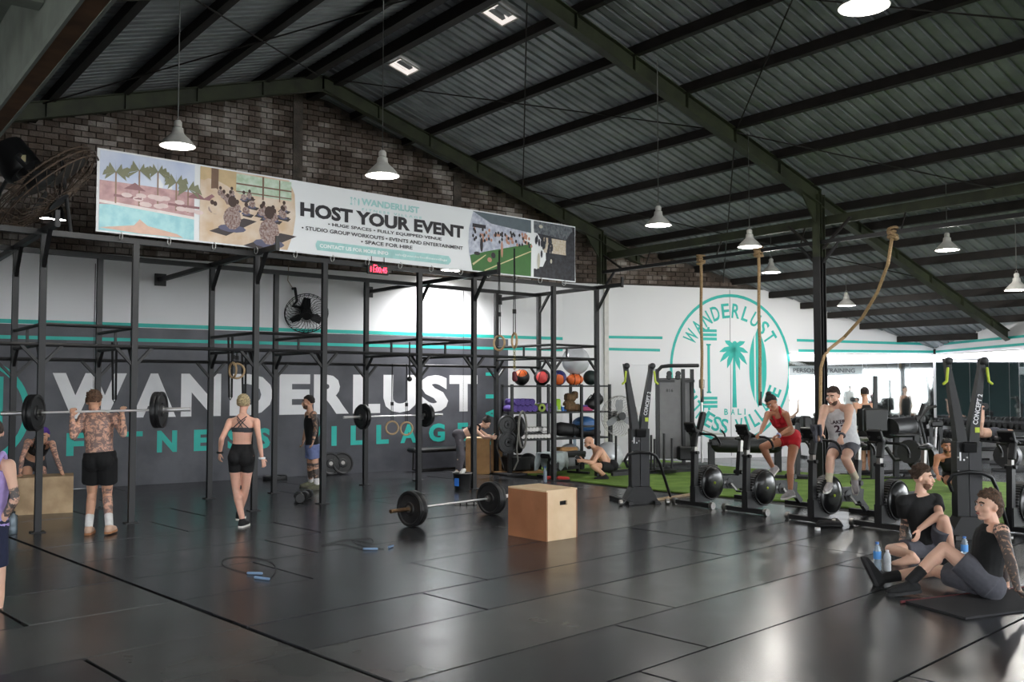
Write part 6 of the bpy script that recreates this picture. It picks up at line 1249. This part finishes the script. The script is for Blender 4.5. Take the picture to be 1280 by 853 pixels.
SK1 = skin('skin light', (226, 180, 156)); SK2 = skin('skin tan', (212, 162, 134)); SK3 = skin('skin brown', (182, 124, 94)); TT1 = skin('tattooed skin', (218, 168, 144), (.47, (134, 108, 102))); TT2 = skin('dense tattooed skin', (176, 140, 118), (.54, (84, 76, 74))); SKP = skin('skin pink', (226, 174, 152))
PAIR = lambda b, f0, f1, r0, r1: ((b+'a', f0, f1, r0, r1), (b+'b', f0, f1, r0, r1))
# 1 barbell lifter seen from behind
d1 = gnd(124, 668).dot(CFH)
r1, J1, _ = person('shirtless tattooed man in black shorts holding a barbell on his shoulders', d1, dict(pelvis=(125, 574), neck=(122, 517, 0), head=(117.5, 503, 1), sa=(104, 523, 0), sb=(144, 523, 0), ea=(92, 546, -1), eb=(154, 543, -1), wa=(90, 521, 1), wb=(153, 519, 1), ka=(115, 617, 1), kb=(134, 617, 1), aa=(111, 658, -1), ab=(136.5, 656.5, -1)), 1.74, False, 1.08, (1, 0), (0, 1), (-.15, 1, -.1), SK2, TT1, ('torso', 'uaa', 'uab', 'faa', 'fab', 'cab'), ('messy', (120, 88, 66)), [dict(n='shorts', m=CB, t=(-.17, .16), inf=.022, limb=PAIR('th', -.05, .66, .115, .115))], STan, (cloth('white sock', (224, 222, 220)), .14), grip=(1.2, 1.2), handdir=((0, .15, 1, 0, 1, 0), (0, .15, 1, 0, 1, 0)), toe=((-.2, 1), (-.05, 1)))
pw = (J1['wa']+J1['wb'])/2; bb = (J1['wb']-J1['wa']); zc_ = J1['neck'].z+.03
db_ = J1['neck'].dot(CFH)-.1; pA, pB = at(42, 516, db_-.15), at(193, 511.5, db_+.15); cB1 = at(121, 514.5, db_+.02); axB = (at(193, 512.5, db_+.05)-at(42, 516, db_-.05)).normalized()
barbell('loaded barbell held on the shoulders of the tattooed man', cB1, axB, [(.06, .22), (.04, .22)])
# 2 blonde woman walking away
d2 = gnd(304, 660).dot(CFH)
r2, J2, o2 = person('blonde woman in strappy top and black bike shorts walking away', d2, dict(pelvis=(302, 570), neck=(304, 519, 0), head=(304.5, 504.5, 1), sa=(287, 528, 0), sb=(321, 528, 0), ea=(277, 549, -1), eb=(324, 550, -1), wa=(275, 566, 1), wb=(327.5, 573, 1), ka=(295, 612, 1), kb=(307, 611, 1), aa=(303, 650, 0), ab=(299.5, 641, 1)), 1.66, True, 1.0, (1, 0), (0, 1), None, SKP, None, (), ('bob', (206, 186, 142)), [dict(n='bike_shorts', m=CBT, t=(-.17, .3), inf=.008, limb=PAIR('th', -.05, .45, .094, .084)), dict(n='sports_top', m=CG, t=(.58, .70), inf=.008)], SBk, None, grip=(.6, .6), handdir=((-.1, 0, -1, .6, .6, 0), (.35, 0, -1, -.6, .6, 0)), toe=((.12, 1), (0, 1)))
mm = MB(); st = o2['station']
for s in (-1, 1):
    for u0, t0, u1, t1 in ((.11, .66, -.06, .97), (.05, .64, -.05, .9)):
        pts = []
        for i in range(7):
            f = i/6; t_ = t0+(t1-t0)*f; ring, x_, y_, p_ = st(t_); w_, dd_ = interp(TORSO_F, t_); u = (u0+(u1-u0)*f)*s; pts.append(p_+x_*u-y_*(dd_*.95*math.sqrt(max(.1, 1-(u/w_)**2))+.008))
        mm = MB(); mm.tube(pts, .006, 6); q(mm, 'top_strap', CG, r2)
for w_, m in ((J2['wb'], LETTER), (J2['wa'], CB)): mm = MB(); mm.torus(w_, .03, .014, UZ, 16, 6); q(mm, 'wrist_wrap', m, r2)
# 3 man in black tank facing left
d3 = gnd(390, 612).dot(CFH)
person('man in black tank and blue shorts standing by the wall lettering', d3, dict(pelvis=(390.5, 561), neck=(388.5, 511, 0), head=(384, 498.5, 0), sa=(385, 518, 1), sb=(392, 518, -1), ea=(383, 536, 1), eb=(395, 535, -1), wa=(379.5, 551, -1), wb=(391.5, 551, -1), ka=(387.5, 583, 0), kb=(394.5, 583, 0), aa=(388.5, 602, 1), ab=(396, 605.5, 0)), 1.72, False, .98, (.35, -1), (-1, -.3), (-1, -.35, 0), SK2, TT2, ('uab', 'fab', 'cab', 'caa'), ('short', (46, 36, 32)), [dict(n='tank_top', m=CB, t=(-.1, .9), inf=.012, wf=.94, yoke=(.75, .985, .74)), dict(n='shorts', m=CBL, t=(-.17, .12), inf=.02, limb=PAIR('th', -.05, .55, .108, .102))], SOl, (cloth('white sock', (224, 222, 220)), .1), toe=((-.8, -.6), (-.7, -.8)), beard=(110, 82, 66))
# 4 woman with purple scarf leaning on the box
bo, bu, bd = BOXL; bc = bo+bu*.42+bd*.45; d4 = bc.dot(CFH)
person('tattooed woman with purple head scarf leaning on the worn plywood box', d4+.35, dict(pelvis=(42, 577), neck=(51, 551, -1), head=(54.5, 545, -1), sa=(35, 553, -1), sb=(65, 555, -1), ea=(27.5, 573, -1), eb=(71.5, 576, -1), wa=(25, 592, -1), wb=(79, 594.5, -1), ka=(33, 606, -1), kb=(55, 606, -1), aa=(33, 637, 1), ab=(56, 637, 1)), 1.66, True, 1.02, (1, 0), (0, -1), (.1, -1, -.25), SK2, TT1, ('uaa', 'uab', 'fab', 'faa', 'thb'), ('cap', (60, 44, 38), (92, 56, 150)), [dict(n='sports_top', m=CB, t=(.5, .82), inf=.01, straps=((-.07, .02), (.07, .02))), dict(n='shorts', m=CG, t=(-.17, .2), inf=.012, limb=PAIR('th', -.05, .3, .1, .095))], SBk, None, handdir=((0, -.6, -.5, 0, -.5, -1), (.4, -.6, -.4, 0, -.5, -1)), grip=(.2, .2))
# 5 lavender woman cut by the left edge
d5 = 7.7
person('woman in lavender top and navy shorts cut off by the left edge', d5, dict(pelvis=(-16, 660), neck=(-8, 565, 0), head=(-9, 534, 0), sa=(-38, 578, 1), sb=(11, 582, -1), ea=(-45, 625, 1), eb=(20, 627, -1), wa=(-40, 650, -1), wb=(1, 655, 1), ka=(-28, 728, 0), kb=(-2, 727, 0), aa=(-28, 785, 0), ab=(-6, 786, 0)), 1.66, True, 1.06, (1, -.3), (.3, 1), (-.6, 1, 0), SK1, TT2, ('fab',), ('bun', (74, 56, 46)), [dict(n='tank_top', m=CLA, t=(.0, .84), inf=.012, straps=((-.075, .024), (.075, .024))), dict(n='bike_shorts', m=CNV, t=(-.17, .16), inf=.012, limb=PAIR('th', -.05, .72, .098, .082))], SW, None, vox=.008)
# 6 woman bending over the tall box
d6 = gnd(576, 597).dot(CFH)
person('woman in black top and grey leggings bending over the tall plywood box', d6, dict(pelvis=(574, 545), neck=(598, 534, 0), head=(607.5, 529, 0), sa=(597, 537, 1), sb=(594, 538, -1), ea=(609, 545, 1), eb=(605, 547, -1), wa=(616, 546, 1), wb=(614, 547.5, -1), ka=(575, 569, 1), kb=(577, 570, -1), aa=(571.5, 589, 0), ab=(575, 591, 0)), 1.64, True, .98, (0, -1), (1, .2), (.7, .3, -.6), SK1, None, (), ('bun', (44, 34, 30)), [dict(n='sports_top', m=CBT, t=(.52, .86), inf=.009, straps=((-.07, .02), (.07, .02))), dict(n='leggings', m=CGL, t=(-.17, .3), inf=.008, limb=PAIR('th', -.05, 1.03, .096, .072)+PAIR('ca', -.05, .93, .074, .046))], SW, None, toe=((1, .1), (1, -.1)), tilt=(.75, 0, .7))
# 7 squatting man with phone
d7 = gnd(755, 598).dot(CFH)
r7, J7, _ = person('shirtless bearded man squatting at the turf edge looking at a phone', d7, dict(pelvis=(762, 583), neck=(744, 560.5, 0), head=(736.5, 553.5, 0), sa=(746, 566, 1), sb=(750, 565, -1), ea=(738, 578, 1), eb=(741, 579, -1), wa=(729, 575.5, -1), wb=(729.5, 577, -1), ka=(738, 579, 1), kb=(740, 582, -1), aa=(752, 594, 0), ab=(756, 594.5, 0)), 1.72, False, .98, (0, -1), (-1, 0), (-1, -.1, -.45), SK2, None, (), ('none', (60, 44, 36)), [dict(n='shorts', m=CB, t=(-.17, .1), inf=.02, limb=PAIR('th', -.05, .55, .105, .1))], SBB, None, toe=((-1, -.1), (-1, 0)), beard=(64, 50, 42), tilt=(-.25, 0, 1), handdir=((-1, 0, .1, 0, 1, 0), (-1, 0, .1, 0, 1, 0)), grip=(.8, .8))
P_ = at(723, 574, d7); t = thing('phone', 'phone in the hands of the squatting man', 'phone', P_); mm = MB(); mm.box(P_, (.075, .012, .15), Matrix.Rotation(-TH, 3, 'Z') @ Matrix.Rotation(-.9, 3, 'Y'), .004); q(mm, 'case', mat('phone case', (150, 150, 154), .4), t, None); mm = MB(); mm.box(P_+CR*.004+UZ*.004, (.066, .013, .135), Matrix.Rotation(-TH, 3, 'Z') @ Matrix.Rotation(-.9, 3, 'Y')); q(mm, 'screen', GLOSSB, t, None)
# 8 woman in red on the bike
d8 = 13.55
r8, J8, _ = person('woman in red sports set standing on the pedals of a bike', d8, dict(pelvis=(987, 548), neck=(970, 514, -1), head=(964.5, 503.5, -1), sa=(960, 518, -1), sb=(983, 519, -1), ea=(955, 531, -1), eb=(989, 535.5, -1), wa=(950.5, 541.5, -1), wb=(973.5, 544.5, -1), ka=(953, 559, -1), kb=(988, 581, -1), aa=(966, 584, 1), ab=(988, 613.5, 0)), 1.66, True, .98, (.65, -.75), (-.8, -.6), (-.7, -.6, -.75), SK3, None, (), ('bun', (36, 28, 26)), [dict(n='sports_top', m=CR_, t=(.52, .84), inf=.009, straps=((-.06, .022), (.06, .022))), dict(n='shorts', m=CR_, t=(-.17, .22), inf=.009, limb=PAIR('th', -.05, .3, .098, .092))], SGy, None, toe=((-.6, -.4, -.55), (-.75, -.5, -.12)), grip=(.9, .9), tilt=(-.35, 0, 1), handdir=((-.6, -.5, -.3, 0, -.3, -1), (-.75, -.3, -.15, 0, -.3, -1)))
mm = MB(); mm.torus(J8['wb'], .03, .012, (J8['wb']-J8['eb']), 16, 6); q(mm, 'wrist_strap', mat('pale lilac strap', (190, 190, 226), .6), r8)
# 9 man in white jersey on the bike
d9 = 12.75
r9, J9, o9 = person('bearded man in white jersey with number twenty three riding a bike', d9, dict(pelvis=(1056, 555), neck=(1047, 508, -1), head=(1041.5, 495.5, -1), sa=(1031, 512, -1), sb=(1061, 511, -1), ea=(1026.5, 528, -1), eb=(1060, 529, -1), wa=(1026, 542.5, -1), wb=(1052.5, 544.5, -1), ka=(1038, 573, -1), kb=(1056.5, 573, -1), aa=(1036, 602, 0), ab=(1069, 597, 1)), 1.8, False, 1.1, (.9, -.4), (-.45, -.9), (-.8, -.75, -.3), SK1, None, (), ('short', (84, 62, 50)), [dict(n='jersey', m=CWH, t=(-.16, .92), inf=.02, wf=1.02, yoke=(.75, .99, .8)), dict(n='shorts', m=CGR, t=(-.17, .1), inf=.012, limb=PAIR('th', -.05, .62, .1, .086))], SGy, (cloth('cream sock', (206, 196, 170)), .16), toe=((-.5, -.8, -.2), (-.1, -.5, -.75)), beard=(110, 82, 66), grip=(1.0, 1.0), handdir=((-.4, -.5, -.3, 0, -.3, -1), (-.3, -.4, -.5, 0, -.3, -1)))
def chest_text(root, J, st, s, t0, hgt, wdt, m, off):
    vs, fs = text_pts(s, .03); x0 = min(p[0] for p in vs); x1 = max(p[0] for p in vs); y0 = min(p[1] for p in vs); y1 = max(p[1] for p in vs); mm = MB(); V_ = []
    for p in vs:
        u = ((p[0]-x0)/(x1-x0)-.5)*wdt; t_ = t0+((p[1]-y0)/(y1-y0)-.5)*hgt/.55; ring, x_, y_, p_ = st(t_); w_, dd_ = interp(TORSO_M, t_); w_ *= 1.1; dd_ = dd_*1.1+off; V_.append(p_-x_*u*SGN+y_*(dd_*math.sqrt(max(.15, 1-(u/(w_+.03))**2))+.004))
    mm.add(V_, fs); q(mm, 'jersey_print', m, root, None)
_, x_, y_, _ = o9['station'](.6); SGN = -1 if x_.cross(UZ).dot(y_) < 0 else 1
SGN = 1 if (-x_).cross(UZ).dot(y_)*-1 > 0 else -1
SGN = -1 if CR.dot(x_) > 0 else 1
GOLD = mat('print purple', (70, 44, 60), .7)
chest_text(r9, J9, o9['station'], 'LAKERS', .70, .055, .23, GOLD, .026); chest_text(r9, J9, o9['station'], '23', .52, .11, .15, GOLD, .026)
mm = MB(); mm.torus(J9['wb'], .032, .016, (J9['wb']-J9['eb']), 16, 6); q(mm, 'wrist_wrap', CGR, r9)
p = J9['sa']; t = thing('black_towel', 'black towel hanging over the handlebar of the jersey man\'s bike', 'towel', at(1019, 552, 12.2)); mm = MB(); n = 8
for j in range(7):
    for i in range(n): mm.v.append(at(1014+11*i/(n-1)+j*.5, 531+j*3.8, 12.05+.04*math.sin(i*1.5+j*.3)))
for j in range(6):
    for i in range(n-1): mm.f.append((j*n+i, j*n+i+1, (j+1)*n+i+1, (j+1)*n+i)); mm.m.append(0)
o = q(mm, 'cloth', CGR, t, 60); s_ = o.modifiers.new('s', 'SOLIDIFY'); s_.thickness = .02
# 10 seated man in black tee
d10 = gnd(1165, 697).dot(CFH)+.05
r10, J10, _ = person('seated man in black t-shirt and grey shorts looking right', d10, dict(pelvis=(1163, 684), neck=(1149, 619, 0), head=(1153.5, 598, 0), sa=(1129, 628, -1), sb=(1169, 626, 1), ea=(1131, 654, 1), eb=(1174.5, 643, -1), wa=(1126.5, 683, -1), wb=(1147.5, 663, -1), ka=(1113, 687, -1), kb=(1180, 650, -1), aa=(1140, 694, -1), ab=(1190, 693, 1)), 1.78, False, 1.0, (1, 0), (-.1, -1), (.85, -.6, 0), SK1, TT2, ('faa',), ('messy', (92, 68, 52)), [dict(n='t_shirt', m=CB, t=(-.12, .98), inf=.014, sleeve=1, limb=(('uaa', -.1, .62, .078, .07), ('uab', -.1, .62, .078, .07))), dict(n='shorts', m=CGR, t=(-.17, .1), inf=.018, limb=(('tha', -.05, .6, .108, .1), ('thb', -.05, .75, .108, .1)))], None, None, vox=.007, beard=(150, 108, 86), toe=((-.9, .2, -.1), (.3, -.9, -.1)), handdir=((-.2, -.3, -1, 0, -.3, -1), (-.35, -.3, -.9, -.5, .6, 0)), grip=(.2, .5))
# 11 seated man in black tank, in profile
d11 = gnd(1245, 748).dot(CFH)
r11, J11, _ = person('seated man in black tank and grey shorts with tattooed arm leaning back', d11, dict(pelvis=(1229, 727), neck=(1243, 656, 0), head=(1235, 633, 0), sa=(1238, 664, 1), sb=(1252, 664, -1), ea=(1253, 702, 1), eb=(1263, 702, -1), wa=(1258, 735, 1), wb=(1272, 737, -1), ka=(1168, 713, 1), kb=(1170, 677, -1), aa=(1104, 723, 0), ab=(1138, 727, 0)), 1.8, False, 1.0, (.1, -1), (-1, -.15), (-1, -.2, .02), SK1, TT2, ('uab', 'fab', 'hnb', 'uaa', 'faa'), ('mullet', (108, 80, 60)), [dict(n='tank_top', m=CB, t=(-.12, .86), inf=.013, wf=.93, yoke=(.75, .985, .74)), dict(n='shorts', m=CGR, t=(-.17, .14), inf=.02, limb=PAIR('th', -.05, .66, .112, .104))], SBB, (cloth('black sock', (22, 22, 24)), .15), vox=.007, beard=None, toe=((-.45, .1, 1), (-1, 0, -.12)), handdir=((.6, -.1, -.6, 0, .2, -1), (.6, -.2, -.6, 0, -.2, -1)), grip=(.15, .15))
# 12 kneeling man beyond the right ski machine
d12 = gnd(1188, 612).dot(CFH)
person('man in black tank half kneeling on the turf behind the ski machine', d12, dict(pelvis=(1192, 592), neck=(1185, 568, -1), head=(1183.5, 558, -1), sa=(1172, 572, 0), sb=(1198, 572, 0), ea=(1169, 586, 0), eb=(1203, 584, 0), wa=(1172, 594, -1), wb=(1196, 592, -1), ka=(1184, 603, -1), kb=(1203, 590, -1), aa=(1206, 607, 1), ab=(1204, 607, 0)), 1.74, False, 1.0, (1, 0), (-.1, -1), (-.1, -1, -.15), SK3, None, (), ('short', (26, 22, 20)), [dict(n='tank_top', m=CB, t=(-.1, .86), inf=.012, yoke=(.75, .985, .74)), dict(n='shorts', m=CB, t=(-.17, .1), inf=.02, limb=PAIR('th', -.05, .6, .105, .1))], SGy, None, toe=((.9, .3, -.2), (.1, -1, 0)), beard=(80, 56, 44))
# 13 man lying on a bench pressing a dumbbell
d13 = 20.2; pb = at(1232, 549, d13); zb = pb.z-.14
person('man lying on a bench pressing a dumbbell by the mirror', d13, dict(pelvis=(1245, 541), neck=(1222, 541.5, 0), head=(1212, 541, 0), sa=(1225, 539, 1), sb=(1226, 541, -1), ea=(1228, 527, 1), eb=(1227, 528, -1), wa=(1229, 512, 0), wb=(1227, 514, 0), ka=(1264, 540, 0), kb=(1262, 545, -1), aa=(1256, 560, 0), ab=(1257, 562, 0)), 1.74, False, .95, (0, -1), (.1, 0, 1), (.1, 0, 1), SK1, None, (), ('short', (40, 32, 28)), [dict(n='shorts', m=CGR, t=(-.17, .4), inf=.014, limb=PAIR('th', -.05, .75, .1, .085))], SBB, None, toe=((.8, -.4, -.1), (.8, -.4, -.1)), tilt=(-1, 0, .1), grip=(1.2, 1.2))
bench('black flat bench under the man pressing a dumbbell', V((pb.x, pb.y, 0)), CR, 1.25, max(.3, zb-.03)); 
hp = at(1228, 508.5, d13-.05); o = dup(HEX, hp-UZ*.07, 0.9, 'dumbbell pressed overhead by the man on the bench'); 
if 'group' in o: del o['group']
# 14 person in black behind the jersey man
d14 = 18.9
person('person in black standing among the machines behind the jersey man', d14, dict(pelvis=(1083, 543), neck=(1081, 503, 0), head=(1080.5, 491, 0), sa=(1070, 507, 0), sb=(1093, 507, 0), ea=(1066, 524, 0), eb=(1096, 525, 0), wa=(1070, 538, 0), wb=(1094, 541, 0), ka=(1079, 571, 0), kb=(1088, 571, 0), aa=(1079, 592, 0), ab=(1089, 592, 0)), 1.76, False, 1.0, (1, 0), (.1, 1), None, SK2, None, (), ('short', (52, 38, 32)), [dict(n='tank_top', m=CB, t=(-.1, .86), inf=.012, yoke=(.75, .985, .74)), dict(n='shorts', m=CB, t=(-.17, .1), inf=.02, limb=PAIR('th', -.05, .7, .105, .1))], SBB, None)
# ---- apply the remeshing
dg = bpy.context.evaluated_depsgraph_get(); dg.update()
for o, m, tags in PEND:
    me = bpy.data.meshes.new_from_object(o.evaluated_get(dg)); old = o.data; o.modifiers.clear(); o.data = me; me.name = o.name
    me.materials.clear()
    for x in (m if isinstance(m, list) else [m]): me.materials.append(x)
    me.polygons.foreach_set('use_smooth', [True]*len(me.polygons)); idx = [0]*len(me.polygons)
    if tags:
        from mathutils.kdtree import KDTree
        tg, vs, tat, inv = tags; kd = KDTree(len(vs))
        for i, v in enumerate(vs): kd.insert(inv @ v, i)
        kd.balance(); vt = [tg[kd.find(v.co)[1]] in tat for v in me.vertices]
        idx = [1 if vt[p.vertices[0]] else 0 for p in me.polygons]
    me.polygons.foreach_set('material_index', idx); bpy.data.meshes.remove(old)
